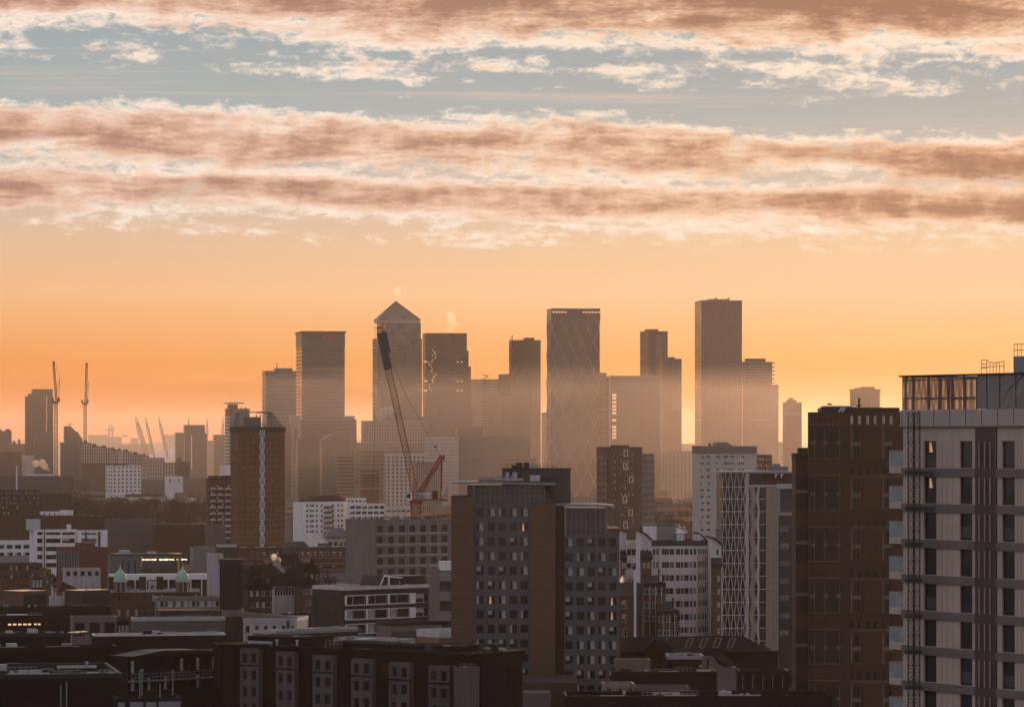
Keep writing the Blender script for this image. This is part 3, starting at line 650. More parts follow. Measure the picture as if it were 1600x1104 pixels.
for k, (x0, x1, q, Y) in enumerate(((138,169,679,6500),(169,190,682,6600),(185,205,694,6000),(205,238,693.5,6100),(205,216,684,6900),(255,274,679,6800))):
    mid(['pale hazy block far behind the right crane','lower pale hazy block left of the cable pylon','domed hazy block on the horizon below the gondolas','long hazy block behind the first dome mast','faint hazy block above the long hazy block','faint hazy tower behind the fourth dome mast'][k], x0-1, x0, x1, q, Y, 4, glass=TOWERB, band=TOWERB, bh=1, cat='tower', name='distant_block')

# --- white dome with its masts
Yd = 5500; c = P(300, 700, Yd); r = thing('dome_arena', 'huge low white dome stadium pierced by leaning yellow masts', 'arena', (c.x, Yd, 0))
b = MB(); Rr = 92
b.lathe([(Rr, 0), (Rr, 14)]+[(Rr*math.cos(t), 14+38*math.sin(t)) for t in [k*.13 for k in range(1, 12)]]+[(.5, 52)], 48); b.build('fabric_roof', mat('dome_fabric', (.5,.46,.43), .6, .05), r)
mm = mat('mast_ochre', (.06,.03,.012), 1.0, .15, spec=.0)
for bx, tx, yo in ((231,214.5,-20),(239,222,-60),(250,238,-85),(270,258,-80),(287,285,90),(314,314.5,95),(341,343,60)):
    p0 = Vector((P(bx,0,Yd).x-c.x, yo*.9, 32 if bx < 280 else 25)); p1 = Vector((P(tx,0,Yd).x-c.x, yo*1.15, zat(656, Yd)))
    b = MB(); dd = (p1-p0).normalized(); s1 = dd.orthogonal().normalized(); s2 = dd.cross(s1); pm = p0.lerp(p1, .5)
    for k in range(3):
        v_ = (s1*math.cos(k*2.1)+s2*math.sin(k*2.1))*2.0
        b.bar(p0, p0.lerp(p1, .2)+v_, .6); b.bar(p0.lerp(p1, .2)+v_, p0.lerp(p1, .8)+v_, .6); b.bar(p0.lerp(p1, .8)+v_, p1, .6)
    for k in range(24):
        q0 = p0.lerp(p1, .1+k*.034); v1 = (s1*math.cos(k*2.1)+s2*math.sin(k*2.1))*2; v2 = (s1*math.cos(k*2.1+2.1)+s2*math.sin(k*2.1+2.1))*2; b.bar(q0+v1, q0+v2, .42)
    b.bar(p1, p1+dd*4, .8, n=5); b.build('mast', mm, r)
# cable car
pl = P(173, 670, 6000); b = MB()
for s_ in (-1, 1): b.bar((s_*6,0,0), (s_*2.2,0,88), 1.3, n=6); 
for k in range(9): b.bar((-5+k*.35,0,k*10+5), (5-k*.35,0,k*10+10), .4)
b.box(-7,7,-1.5,1.5,80,82.5); tag(b.build('cable_pylon', TOWERL, None, (pl.x, pl.y, 0)), 'pale cable car pylon standing in haze left of the gondolas', 'pylon')
b = MB(); pA = P(100,683,6000); pts = [Vector((pl.x-300,6000,40)), Vector((pl.x,6000,82.5))]+[Vector((pl.x+k*14,6000,82.5-k*1.35+k*k*.045)) for k in range(1, 22)]
for a_, b_ in zip(pts, pts[1:]): b.bar(a_, b_, .12)
tag(b.build('cable', TOWERD), 'thin cable sagging from the cable car pylon past the gondolas', 'cable')
for k, px in enumerate((193.2, 197)):
    q = P(px, 681, 6000); b = MB(); b.prism([(1.5*math.cos(t), 1.3*math.sin(t)) for t in [j*math.pi/4 for j in range(8)]], -1.6, 1.6); b.bar((0,0,1.6), (0,0,4.2), .15)
    ob = b.build('cable_gondola', TOWERD, None, q+Vector((0,0,.4))); tag(ob, ['left one of the two tiny gondolas hanging near the dome masts', 'right one of the two tiny gondolas hanging near the dome masts'][k], 'gondola', 'cable car gondolas')

# --- cranes on the left skyline
def lattice(b, p, q, w, n, r=.12, m=0, up=None):
    """square lattice boom between p and q"""
    p, q = Vector(p), Vector(q); d = (q-p).normalized(); a = (up and Vector(up)) or (Vector((0,1,0)) if abs(d.y) < .9 else Vector((1,0,0))); a = (a-d*a.dot(d)).normalized(); c = d.cross(a)
    cs = [(a+c)*w/2, (a-c)*w/2, (-a-c)*w/2, (-a+c)*w/2]
    for k in range(4): b.bar(p+cs[k], q+cs[k], r, m)
    for j in range(n):
        A_, B_ = p.lerp(q, j/n), p.lerp(q, (j+1)/n)
        for k in range(4):
            u, v = cs[k], cs[(k+1)%4]
            b.bar(A_+(u if j % 2 else v), B_+(v if j % 2 else u), r*.7, m)
            b.bar(B_+u, B_+v, r*.6, m)
for k, (px, top, cab, foot, lab) in enumerate(((87.5, 566, 629, 735, 'slim luffing crane with upright jib, right beside the dark brick tower'), (133, 568, 631, 692, 'slim luffing crane with upright jib, rising from behind the slanted tower'))):
    Yc = 3300 if k == 0 else 3620; c = P(px, cab, Yc); zt = zat(top, Yc)
    r = thing('tower_crane', lab, 'crane', (c.x, Yc, 0), 0, 'luffing cranes on the left skyline')
    b = MB(); lattice(b, (0,0,0), (0,0,c.z-1), 2.4, 30, .3); b.build('mast', CRANER, r)
    b = MB(); b.box(-2.6, 2.6, -4, 4, c.z-1, c.z+1.5); b.box(-4, -1.6, -3, 0, c.z+1.5, c.z+4); b.box(1, 3.6, 0, 5, c.z+1, c.z+5); b.build('cab', BLACKP, r)
    b = MB(); lattice(b, (.4,0,c.z+1), ((-2.2 if k == 0 else 1.6),0,zt), 1.7, 16, .26); b.bar(((-2.2 if k == 0 else 1.6),0,zt-1), ((-2.2 if k == 0 else 1.6),0,zt+1.2), .8); b.build('jib', CRANER, r)
    b = MB(); b.bar((2.2,2,c.z+4), (3.2,2,c.z+22), .25); b.bar((3.2,2,c.z+22), (.2,0,c.z+36), .12); b.bar((3.2,2,c.z+22), (-1,1,c.z+3), .25); b.build('mast_head', CRANER, r)

# ================================================================ middle distance
def lbox(xl, xc, xr, yt, Y, deg, label, name, cat, depth=20, group=None):
    loc, t, Wd, D = frame(xl, xc, xr, Y, deg, depth); r = thing(name, label, cat, loc, t, group)
    return r, Wd, D, zat(yt, Y), along(loc, t)
LADDER = mat('white_balcony', (.50,.49,.48), .6, .12)
# --- brick tower with a steel crown
Y = 1650; r, W_, D_, H_, fx = lbox(360, 373, 445, 667.5, Y, 26, 'tall orange brown brick tower with a white ladder of balconies and an open steel crown', 'brick_tower', 'tower block')
ps = [fx(p)-.55 for p in (382.5, 392.5, 399, 419, 427, 435.8)]; us = [(p, p+1.05) for p in ps]
vs = [(zat(q+1.4, Y), zat(q-1.4, Y)) for q in [835.5-9.3*k for k in range(17)]]; vs.sort()
walls(r, W_, D_, 0, H_, {'front': (us, vs), 'left': (spans(D_, 2, 1.0), vs[::2])}, BRICKO, ROOF, BRICKD, .3)
put_windows(r, W_, D_, [('front', u[0], v[0]) for u in us for v in vs]+[('left', u[0], v[0]) for u in spans(D_, 2, 1.0) for v in vs[::2]], 1.05, vs[0][1]-vs[0][0], DARK_FR, .3, ('plain', 'dark', 'blind'), (6, 3, 1))
b = MB()
for q in (786.5, 801.5, 815, 824, 843, 852): b.box(-.12, W_+.12, -.12, D_, zat(q, Y)-.25, zat(q, Y)+.25)
b.build('brick_ribs_and_courses', BRICKD, r)  # dark brick courses ringing the tower
b = MB(); b.box(-.3, W_+.3, -.3, D_+.3, H_-2.2, H_+.3); b.build('top_band', BRICKD, r)
b = MB(); x0, x1 = fx(405.3), fx(412.6)
for k in range(20):
    z = zat(672+k*9.3, Y); s_ = .45 if k % 2 else 0
    b.box(x0+s_, x0+s_+.35, -.7, -.06, z-2.6, z); b.box(x1-s_-.35, x1-s_, -.7, -.06, z-2.6, z)
    b.box(x0-.2, x1+.2, -.8, -.06, z-.35, z); b.box(x0+.7, x1-.7, -.6, -.06, z-1.6, z-1.3); b.box((x0+x1)/2-.12, (x0+x1)/2+.12, -.6, -.06, z-2.6, z-.3)
b.build('balcony_ladder', LADDER, r)
b = MB(); b.box(fx(388), fx(411), 5, D_-6, H_-.7, zat(651, Y)); b.build('lift_house', mat('lift_house_slate', (.09,.09,.095), .7, .2, .3), r)
zt = zat(643.5, Y); b = MB(); xa, xb = fx(380), fx(428)
for (x0, x1) in ((.6, xa), (W_-.6, xb)):
    for y in (.8, D_*.5, D_-.8):
        b.bar((x0,y,H_), (x1,D_*.5+(y-D_*.5)*.5,zt), .32); b.bar(((x0+x1)/2,y,H_), (x1,D_*.5+(y-D_*.5)*.5,zt), .22)
        b.bar((x1,D_*.5+(y-D_*.5)*.5,zt), (x1,D_*.5+(y-D_*.5)*.5,H_), .22)
for y in (D_*.25, D_*.75): b.bar((xa,y,zt), (xb,y,zt), .2); b.bar((fx(387),y,H_), (fx(387),y,zt+2.4), .3); b.bar((fx(410.5),y,H_), (fx(410.5),y,zt-1), .3); b.bar((fx(376),y,zt-1), (fx(386),y,zt), .3); b.bar((fx(411),y,zt), (fx(429),y,zt), .42)
for k in range(26):
    x = R.uniform(.6, W_-.6); b.bar((x,R.uniform(.2,D_),H_), (x+R.uniform(-.4,.4),R.uniform(.2,D_),H_+R.uniform(.8,2.4)), .12)
for k in range(9): b.bar((R.uniform(fx(414),fx(440)),R.uniform(1,D_),H_+R.uniform(.5,3)), (R.uniform(fx(414),fx(440)),R.uniform(1,D_),H_+R.uniform(.5,4)), .14)
b.build('steel_crown', mat('crown_steel', (.16,.15,.15), .5, .2, .6), r)
# --- dark block with arched white balconies
Y = 1600; r, W_, D_, H_, fx = lbox(322, 326, 361, 747, Y, 12, 'dark red brick balcony block with scalloped white balcony edges, left of the brick tower', 'balcony_block', 'apartment block')
vs = storeys(zat(843, Y)+.4, 9, 9.7*Y/F, .9, 1.3); us = spans(W_, 4, 1.2)
walls(r, W_, D_, 0, H_, {'front': (us, vs)}, BRICKR, ROOF, BRICKD)
put_windows(r, W_, D_, [('front', u[0], v[0]) for u in us for v in vs], 1.2, 1.3, DARK_FR, .25, ('dark', 'curtain'), (3, 1))
for v in vs:
    for x0, x1 in spans(W_, 3, W_/3-.9):
        b = MB(); n = 8
        b.box(x0, x1, -1.2, .05, v[0]-.95, v[0]-.75)
        for k in range(n):
            a0, a1 = k/n, (k+1)/n; f_ = lambda a: v[0]-.75+1.0*(1-abs(2*a-1)**3)*.55
            b.bar((x0+(x1-x0)*a0, -1.2, f_(a0)), (x0+(x1-x0)*a1, -1.2, f_(a1)), .16)
        b.build('balcony', LADDER, r)
b = MB()
for x in (.1, .35, .62, .85): b.box(W_*x, W_*x+1.5, 1, 6, H_, H_+1.2)
b.build('roof_huts', BRICKD, r)
# --- white slab left
Y = 3120; r, W_, D_, H_, fx = lbox(165, 176, 220.5, 727.5, Y, 32, 'small white slab block with seven rows of dark windows and a shaded left side', 'apartment_block', 'apartment block')
vs = storeys(zat(770, Y), 7, 6.1*Y/F, 1.1, 1.7); us = spans(W_, 7, 2.0); ul = spans(D_, 3, 2.0)
walls(r, W_, D_, 0, H_, {'front': (us, vs), 'left': (ul, vs)}, RENDER, ROOF, RENDER)
put_windows(r, W_, D_, [('front', u[0], v[0]) for u in us for v in vs]+[('left', u[0], v[0]) for u in ul for v in vs], 2.0, 1.7, DARK_FR, .25, ('plain',))
b = MB()
for x in (.1, .5): b.box(W_*x, W_*x+3, 3, 8, H_, H_+2.4)
b.build('roof_huts', TOWERD, r)
# --- white terrace of flats behind the concrete frame
Y = 2000
def flats(label, xl, xc, xr, yt, yb, rows, cols, wm, m=RENDER, deg=8, Y=2000, h=1.3, w=1.3, name='white_flats', cat='apartment block', bal=None, fr=DARK_FR, kinds=('plain','dark','blind'), depth=14, sill=.8, group=None):
    r, W_, D_, H_, fx = lbox(xl, xc, xr, yt, Y, deg, label, name, cat, depth, group)
    zb = zat(yb, Y); pitch = (H_-.5-zb)/rows; vs = storeys(zb, rows, pitch, min(sill, pitch-h-.2), h); us = [(fx(c)-w/2, fx(c)+w/2) for c in cols] if isinstance(cols, list) else spans(W_, cols, w)
    walls(r, W_, D_, 0, H_, {'front': (us, vs)}, m, ROOF, m)
    put_windows(r, W_, D_, [('front', u[0], v[0]) for u in us for v in vs], w, h, fr, .25, kinds)
    if bal:
        b = MB()
        for k in range(rows): z = zb+k*pitch; b.box(fx(bal[0]), fx(bal[1]), -1.2, .02, z-.1, z+.15); b.box(fx(bal[0]), fx(bal[1]), -1.2, -1.1, z+.15, z+1.1)
        b.build('balconies', TOWERD, r)
    return r, W_, D_, H_, fx
r, W_, D_, H_, fx = flats('white rendered flats with a dark balcony stack, behind the concrete frame building', 458, 474, 544, 784, 834, 6, [480, 485.5, 489, 495, 502.5, 520.5, 529, 534.5], 1.3, bal=(505, 519), deg=30)
b = MB(); b.extr([(0,0,H_),(W_*.4,0,H_+3.6),(W_*.75,0,H_+3.2),(W_,0,H_)], (0,D_,0)); b.build('slate_roof', ROOF, r)
flats('lower white flats with wide glazed bays, right of the balcony stack flats', 543, 546, 602, 787, 822, 4, 6, 4, w=2.8, h=1.7, deg=6)
r, W_, D_, H_, fx = flats('small pale office with a lit rooftop, at the foot of the crane mast', 600, 603, 641, 790, 822, 3, 5, 3, w=2.2, h=1.0, deg=6, Y=1900, m=CREAM)
flats('curved top pale block peeping above the white flats', 540, 542, 572, 778, 800, 3, 5, 3, w=1.4, h=1.2, deg=6, Y=2100)
# --- dark apartments with scattered white frames
Y = 1650; r, W_, D_, H_, fx = lbox(932, 953, 1003.5, 698.5, Y, 36, 'dark brown apartment tower with scattered white window surrounds and a glazed right corner', 'apartment_tower', 'apartment block')
pitch = 10.35*Y/F; zb = zat(830, Y); vs = storeys(zb, 12, pitch, 1.0, 1.25); us = [(fx(c)-.75, fx(c)+.75) for c in (960.5, 971, 976.5, 981.5, 989)]
walls(r, W_, D_, 0, H_, {'front': (us, vs)}, mat('umber_brick', (.04,.03,.026), .85, .2, .2, brick=2), ROOF, BRICKD)
put_windows(r, W_, D_, [('front', u[0], v[0]) for u in us for v in vs], 1.5, 1.25, mat('bronze_frame', (.09,.075,.065), .5), .25, ('blind', 'curtain', 'dark', 'half'), (3, 3, 2, 2))
for px, q in ((977.5, 707.5), (976.5, 728.5), (986, 749), (976, 780.5), (985, 801), (1008, 801), (977, 820)):
    if px > 1003: continue
    b = MB(); x0, x1, z0, z1 = fx(px-3.2), fx(px+3.2), zat(q+5.2, Y), zat(q-5.2, Y)
    for a in ((x0,x1,z0,z0+.3),(x0,x1,z1-.3,z1),(x0,x0+.3,z0+.3,z1-.3),(x1-.3,x1,z0+.3,z1-.3)): b.box(a[0],a[1],-.35,-.02,a[2],a[3])
    b.build('window_surround', LADDER, r)
b = MB(); x0, x1, H2 = W_+.02, fx(1023), zat(708.5, Y)
b.box(x0, x1, .6, D_-2, 0, H2); gl = b.build('corner_glazing', mat('corner_glass', (.075,.072,.07), .2, .3, .3, spec=.5), r)
b = MB()
for k in range(12): z = zb+k*pitch; b.box(x0, x1+.3, .2, .6, z, z+.3); b.box(x1, x1+.3, .6, D_-2, z, z+.3)
for x in (x0+.1, (x0+x1)/2, x1-.15): b.box(x, x+.2, .35, .59, 0, H2)
b.build('corner_frames', mat('corner_frame', (.2,.18,.165), .6), r)
for k in range(12):
    z = zb+k*pitch; b = MB(); b.box(-2.2, -.02, .3, D_*.72, z, z+.3); b.box(-2.25, -2.1, .3, D_*.72, z+.3, z+1.3)
    b.build('balcony', mat('balcony_smoke', (.06,.055,.055), .3, .2, spec=.5), r)
b = MB()
for y in (.3, D_*.35, D_*.7): b.bar((-2.2,y,0), (-2.2,y,H_-3), .12)
b.build('balcony_posts', TOWERL, r)
b = MB(); b.box(W_*.3, W_*.75, 4, D_-3, H_, H_+1); b.build('roof_hut', ROOF, r)
# --- pale slab tower behind the zigzag facade
Y = 1500; r, W_, D_, H_, fx = lbox(1082, 1086, 1182, 697.5, Y, 8, 'pale concrete slab tower with narrow paired windows and a dark top storey', 'slab_tower', 'tower block', 18)
zb = zat(838, Y); vs = sorted([(zat(q+2, Y), zat(q-2.3, Y)) for q in [713.5+10.35*k for k in range(12)]])
us = [(fx(c)-.75, fx(c)+.75) for c in (1097, 1107, 1122, 1133.5, 1138.8, 1144, 1154.5, 1160.5)]
walls(r, W_, D_, 0, H_, {'front': (us, vs)}, mat('grey_white_concrete', (.34,.315,.30), .85, .1, .1, streak=.18), ROOF, TOWERD)
put_windows(r, W_, D_, [('front', u[0], v[0]) for u in us for v in vs], 1.5, vs[0][1]-vs[0][0], WHITE_FR, .25, ('dark', 'curtain', 'half', 'plain'), (4, 1, 1, 2))
b = MB(); b.box(-.2, W_+.2, -.2, D_+.2, zat(708.5, Y), H_+.3); b.build('top_storey', mat('top_storey_grey', (.10,.097,.097), .7, .15), r)
b = MB(); b.box(fx(1120), fx(1140), 4, 12, H_, zat(690.5, Y)); b.extr([(fx(1140),5,H_),(fx(1150),5,H_),(fx(1140),5,zat(691.5,Y))], (0,6,0)); b.build('roof_plant', GREYP, r)
b = MB(); b.bar((fx(1112),6,H_), (fx(1112),6,H_+1.5), .5); b.build('roof_vent', ROOF, r)
r, W_, D_, H_, fx = flats('brown brick wing on the right of the pale slab tower', 1182, 1184, 1206, 710.5, 760, 5, [1186.5, 1191, 1199], 3, m=BRICKO, w=1.4, h=1.3, deg=5, Y=1560, fr=WHITE_FR, kinds=('curtain', 'half'), name='brick_flats')
b = MB(); b.bar((fx(1194),3,zat(740,1560)), (fx(1194),3,zat(704,1560)), .12); b.build('flagpole', TOWERL, r)

# --- unfinished concrete frame with the tower crane on top
Y = 1035; r, W_, D_, H_, fx = lbox(540, 586, 712, 812.5, Y, 30, 'raw concrete building shell with rows of deep square openings, under the tower crane', 'concrete_building', 'building shell')
us = [(fx(c)-.98, fx(c)+.98) for c in (593.8, 610.8, 627.5, 644.5, 661.3, 678, 694.5)]
vs = sorted([(zat(q+5.6, Y), zat(q-4.8, Y)) for q in (826, 843, 860, 876.5, 893.5, 910.5)])
walls(r, W_, D_, 0, H_, {'front': (us, vs)}, CONC, mat('wet_concrete', (.12,.11,.105), .5, .4, .3), CONC, .9)
for v in vs:
    for u in us:
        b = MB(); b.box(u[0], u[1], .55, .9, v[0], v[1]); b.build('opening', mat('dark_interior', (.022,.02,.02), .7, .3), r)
b = MB()
for v in vs: b.box(us[0][0]-.2, us[-1][1]+.2, -.22, -.02, v[0]-.62, v[0]-.1)
b.build('sill_bands', mat('sill_board', (.24,.19,.16), .8, .25, .6), r)
b = MB()
for k in range(9): x = W_*(k+.02)/8.3; b.box(x-.06, x+.06, -.05, .01, 0, H_-.3)
for z in (H_*.35, H_*.6, H_*.85): b.box(-.04, .0, 0, D_, z, z+.1)
b.build('formwork_lines', mat('formwork_line_grey', (.09,.085,.08), .9), r)  # thin darker lines along the formwork
for k in range(26):
    b = MB(); x = R.uniform(0, W_); y = R.uniform(1, D_-1); w = R.uniform(.3, 2.2); h = R.uniform(.3, 1.3)
    if k % 5 == 0: b.bar((x,y,H_), (x+.3,y,H_+1.9), .12)
    else: b.box(x, x+w, y, y+w*.6, H_-.65, H_-.3+h)
    q = r.matrix_basis if False else Matrix.Translation(r.location) @ Matrix.Rotation(r.rotation_euler.z, 4, 'Z')
    o = b.build('site_material', [mat('site_timber', (.22,.13,.08), .8, .3), mat('site_sheet', (.35,.34,.33), .6, .2), DARK_FR][k % 3], None, r.location, r.rotation_euler.z)
    tag(o, 'bundle of building material lying on the raw concrete roof deck', 'building material', 'building materials on the concrete deck')
Yc = 1055; s_ = Yc/F; c = P(650, 783, Yc); t = thing('tower_crane', 'large orange red luffing tower crane with a long raised jib, standing on the concrete shell', 'crane', (c.x, Yc, 0))
def cp(px, py, dy=0): q = P(px, py, Yc); return Vector((q.x-c.x, dy, q.z))
b = MB(); zb = zat(820, Yc); lattice(b, (0,0,zb-20), (0,0,c.z-.4), 2.6, 18, .17); b.build('mast', CRANER, t)
b = MB(); b.lathe([(1.7, c.z-.6), (1.9, c.z-.2), (1.9, c.z+.2)], 16); b.build('slewing_ring', CRANER, t)
b = MB(); x0, x1 = cp(639,0).x, cp(699.5,0).x; b.box(x0, x1, -1.3, 1.3, c.z+.2, c.z+.75)
for k in range(14): x = x0+(x1-x0)*k/13; b.bar((x,-1.3,c.z+.7), (x,-1.3,c.z+1.8), .05)
b.bar((x0,-1.3,c.z+1.8), (x1,-1.3,c.z+1.8), .05); b.build('machinery_deck', CRANER, t)
b = MB(); k0, k1 = cp(636,0).x, cp(643.5,0).x; b.prism([(k0,-2.9),(k1,-2.9),(k1,-1.35),(k0,-1.35)], c.z+.3, c.z+2.6); cab = b.build('cab', [mat('cab_white', (.5,.5,.5), .5, .1)], t)
b = MB(); b.box(k0-.04, k0, -2.7, -1.5, c.z+1, c.z+2.4); b.box(k0+.1, k1-.3, -2.95, -2.9, c.z+1, c.z+2.4); b.build('cab_window', GLASS, cab)
cw = mat('winch_grey', (.20,.21,.22), .6, .2); 
for xa, xb, h, mm_ in ((652, 662, 2.0, cw), (664.5, 671.5, 1.9, mat('winch_white', (.4,.4,.42), .6, .2)), (675.5, 684.5, 2.5, BLACKP), (689.5, 694.5, 2.4, mat('weight_pale', (.36,.33,.30), .8, .2))):
    b = MB(); b.box(cp(xa,0).x, cp(xb,0).x, -1.1, 1.1, c.z+.75, c.z+.75+h); b.box(cp(xa,0).x+.2, cp(xb,0).x-.2, -1.2, -1.1, c.z+1.1, c.z+1.5); b.build('winch_house', mm_, t)
b = MB(); b.extr([cp(694,776,-.9), cp(699.5,776,-.9), cp(701,760.5,-.9), cp(697,760.5,-.9), cp(693.5,770,-.9)], (0,1.8,0)); b.build('counterweight', mat('counterweight_grey', (.26,.25,.25), .8, .2), t)
tip = cp(593.5, 516); foot = cp(650, 775)
b = MB(); lattice(b, foot, tip, 1.75, 30, .10); 
b.bar(tip+Vector((-.8,0,.3)), tip+Vector((.9,0,1.4)), .35, n=6); b.build('jib', CRANEY, t)
b = MB(); d_ = (tip-foot).normalized(); n_ = Vector((-d_.z,0,d_.x))
def jp(fr, off): return foot+(tip-foot)*fr+n_*off+Vector((0,-1.12,0))
b.extr([jp(.765,-1.2), jp(.765,1.15), jp(.985,1.15), jp(.985,-1.2)], (0,-.06,0)); b.extr([jp(.855,-1.2), jp(.865,-1.9), jp(.985,-1.9), jp(.985,-1.2)], (0,-.05,0))
bn = b.build('banner', mat('banner_slate', (.06,.06,.068), .8, .15), t)
b = MB()
for k in range(7):
    z = .79+k*.027
    for j in range(3): b.extr([jp(z+j*.006, -.6), jp(z+j*.006, .5-(k*j)%3*.3), jp(z+j*.006+.0035, .5-(k*j)%3*.3), jp(z+j*.006+.0035, -.6)], (0,-.1,0))
b.build('banner_marks', mat('banner_mark', (.022,.022,.024), .8), bn)
b = MB(); h0 = tip+Vector((-1.4,0,.6)); b.bar(h0, tip+Vector((0,0,1)), .12); b.bar(h0, h0+Vector((-.5,0,.5)), .1); b.box(tip.x+.3, tip.x+1.5, -.5, .5, tip.z+.8, tip.z+1.8); b.build('jib_head', mat('head_red', (.5,.14,.1), .5), t)
ah = cp(690, 713.5)
b = MB(); lattice(b, cp(655, 771), ah, 1.1, 12, .16); b.bar(cp(689.5,780), ah, .26); 
b.box(ah.x-.6, ah.x+1.0, -.7, .7, ah.z-.6, ah.z+.5); b.bar(ah, ah+Vector((1,0,-1.3)), .15); b.bar(cp(660,754), cp(670,756.5), .12); b.box(cp(675,0).x, cp(677,0).x, -.3, .3, cp(0,733).z, cp(0,731).z+.3); b.build('a_frame', CRANER, t)
b = MB(); pr = [tip, cp(611,563), cp(635,618), cp(680,699), ah]
for a_, b_ in zip(pr, pr[1:]): b.bar(a_, b_, .06)
b.bar(cp(681,698), cp(679.5,696.5), .5); b.build('luffing_rope', DARK_FR, t)
b = MB(); b.bar(tip+Vector((-1.4,0,.3)), cp(584, 776), .045); b.build('hoist_rope', DARK_FR, t)
b = MB(); q = cp(583.8, 744); b.box(q.x-.28, q.x+.28, -.2, .2, q.z-.9, q.z+.9); b.bar((q.x,0,q.z-.9), (q.x,0,q.z-1.9), .16); b.build('hook_block', DARK_FR, t)
for k, (px, cl_) in enumerate(((606.5, (.4,.35,.3)), (608.5, (.3,.32,.36)), (612, (.4,.1,.05)))):
    pass
# --- long brick range
Y = 1250; r, W_, D_, H_, fx = lbox(300, 302, 545, 856, Y, 4, 'long dark red brick range with a row of small white framed windows under its roof', 'brick_range', 'apartment block', 14)
cs = [(349, 1), (364, 2), (393.5, 1), (404, 2), (413, 1), (424, 2), (433.5, 1), (444, 2), (453, 1), (463.5, 2), (473, 1), (483.5, 2), (492.5, 1), (503, 2), (512, 1), (523, 2), (532, 1)]
us1 = [(fx(c)-.45, fx(c)+.45) for c, k in cs if k == 1]; us2 = [(fx(c)-.85, fx(c)+.85) for c, k in cs if k == 2]
us = sorted(us1+us2); vs = [(zat(868.5, Y), zat(862.5, Y))]; vl = [(zat(q+2, Y), zat(q-2, Y)) for q in (925, 912, 899, 886)]
walls(r, W_, D_, 0, H_, {'front': (us, sorted(vl+vs))}, BRICKR, ROOF, BRICKD, .2)
put_windows(r, W_, D_, [('front', u[0], v[0]) for u in us1 for v in vs], .9, vs[0][1]-vs[0][0], WHITE_FR, .2, ('plain', 'blind'))
put_windows(r, W_, D_, [('front', u[0], v[0]) for u in us2 for v in vs], 1.7, vs[0][1]-vs[0][0], WHITE_FR, .2, ('dark', 'blind'))
put_windows(r, W_, D_, [('front', u[0], v[0]) for u in us2 for v in vl], 1.7, vl[0][1]-vl[0][0], DARK_FR, .2, ('dark', 'blind'), limit=36)
put_windows(r, W_, D_, [('front', u[0], v[0]) for u in us1 for v in vl], .9, vl[0][1]-vl[0][0], DARK_FR, .2, ('dark', 'blind'), limit=36)
b = MB()
for q in (873, 881.5, 892, 905): b.box(-.1, W_+.1, -.3, -.02, zat(q, Y), zat(q, Y)+.3)
b.build('string_courses', mat('stone_course', (.16,.12,.1), .8), r)
b = MB()
for c in (380, 404, 426, 447, 466, 486, 505, 525): b.box(fx(c-5), fx(c+5), .5, 2.2, H_-.1, H_+.35)
b.build('rooflights', STEEL, r)
b = MB(); b.extr([(fx(446),0,H_+.1),(fx(446),0,zat(846,Y)),(fx(475),0,zat(846,Y)),(fx(484),0,H_+.1)], (0,D_-2,0)); b.box(fx(500), fx(514), 2, 8, H_, H_+1.5); b.build('roof_house', mat('grey_slate', (.06,.06,.065), .6, .25, .5), r)
r, W_, D_, H_, fx = flats('small pavilion with a dark hipped roof and pale eaves, left of the concrete shell', 508, 512, 545, 838, 856, 1, 4, 2, w=1.4, h=1.6, Y=1300, m=CREAM, deg=6, name='pavilion', cat='pavilion')
b = MB(); A_ = [(-1,-1,H_),(W_+1,-1,H_),(W_+1,D_+1,H_),(-1,D_+1,H_)]; T_ = [(W_*.3,D_*.5,H_+3.2),(W_*.75,D_*.5,H_+3.2)]
b.quad([A_[0],A_[1],T_[1],T_[0]]); b.quad([A_[1],A_[2],T_[1]]); b.quad([A_[2],A_[3],T_[0],T_[1]]); b.quad([A_[3],A_[0],T_[0]]); b.quad([(x,y,z-.5) for x,y,z in A_][::-1])
for k in range(4): p, q = A_[k], A_[(k+1)%4]; b.quad([(p[0],p[1],p[2]-.5),(q[0],q[1],q[2]-.5),q,p])
b.build('hipped_roof', mat('grey_slate', (.06,.06,.065)), r)
# --- white office, left
Y = 1350; r, W_, D_, H_, fx = lbox(46, 53, 70, 828, Y, 14, 'narrow white stair end of the white office with small stacked windows', 'office_block', 'office')
vs = storeys(zat(890, Y), 5, 12.7*Y/F, 1.0, 1.7); us = [(fx(58), fx(66.5))]
walls(r, W_, D_, 0, H_, {'front': (us, vs)}, RENDER, ROOF, RENDER); put_windows(r, W_, D_, [('front', u[0], v[0]) for u in us for v in vs], us[0][1]-us[0][0], 1.7, DARK_FR, .25, ('dark',))
b = MB(); b.box(fx(46.5), fx(64), 1, 6, H_, zat(811, Y)); b.build('lift_house', mat('panel_pale', (.34,.34,.36), .7, .12), r)
b = MB(); b.bar((fx(69.6),-.1,0), (fx(69.6),-.1,H_), .18); b.build('downpipe', DARK_FR, r)
r, W_, D_, H_, fx = lbox(70, 71, 120, 828, Y, 2, 'white office with four long bands of dark windows', 'office_block', 'office')
us = [(fx(72), fx(94.5)), (fx(97), fx(116.5))]; walls(r, W_, D_, 0, H_, {'front': (us, vs)}, RENDER, ROOF, RENDER, .3)
w1, w2 = us[0][1]-us[0][0], us[1][1]-us[1][0]
put_windows(r, W_, D_, [('front', us[0][0], v[0]) for v in vs], w1, 1.7, DARK_FR, .3, ('dark',)); put_windows(r, W_, D_, [('front', us[1][0], v[0]) for v in vs], w2, 1.7, DARK_FR, .3, ('blind', 'dark'))
b = MB(); b.box(fx(105), fx(111.5), 3, 6, H_, zat(819.5, Y)); b.build('chimney', RENDER, r)
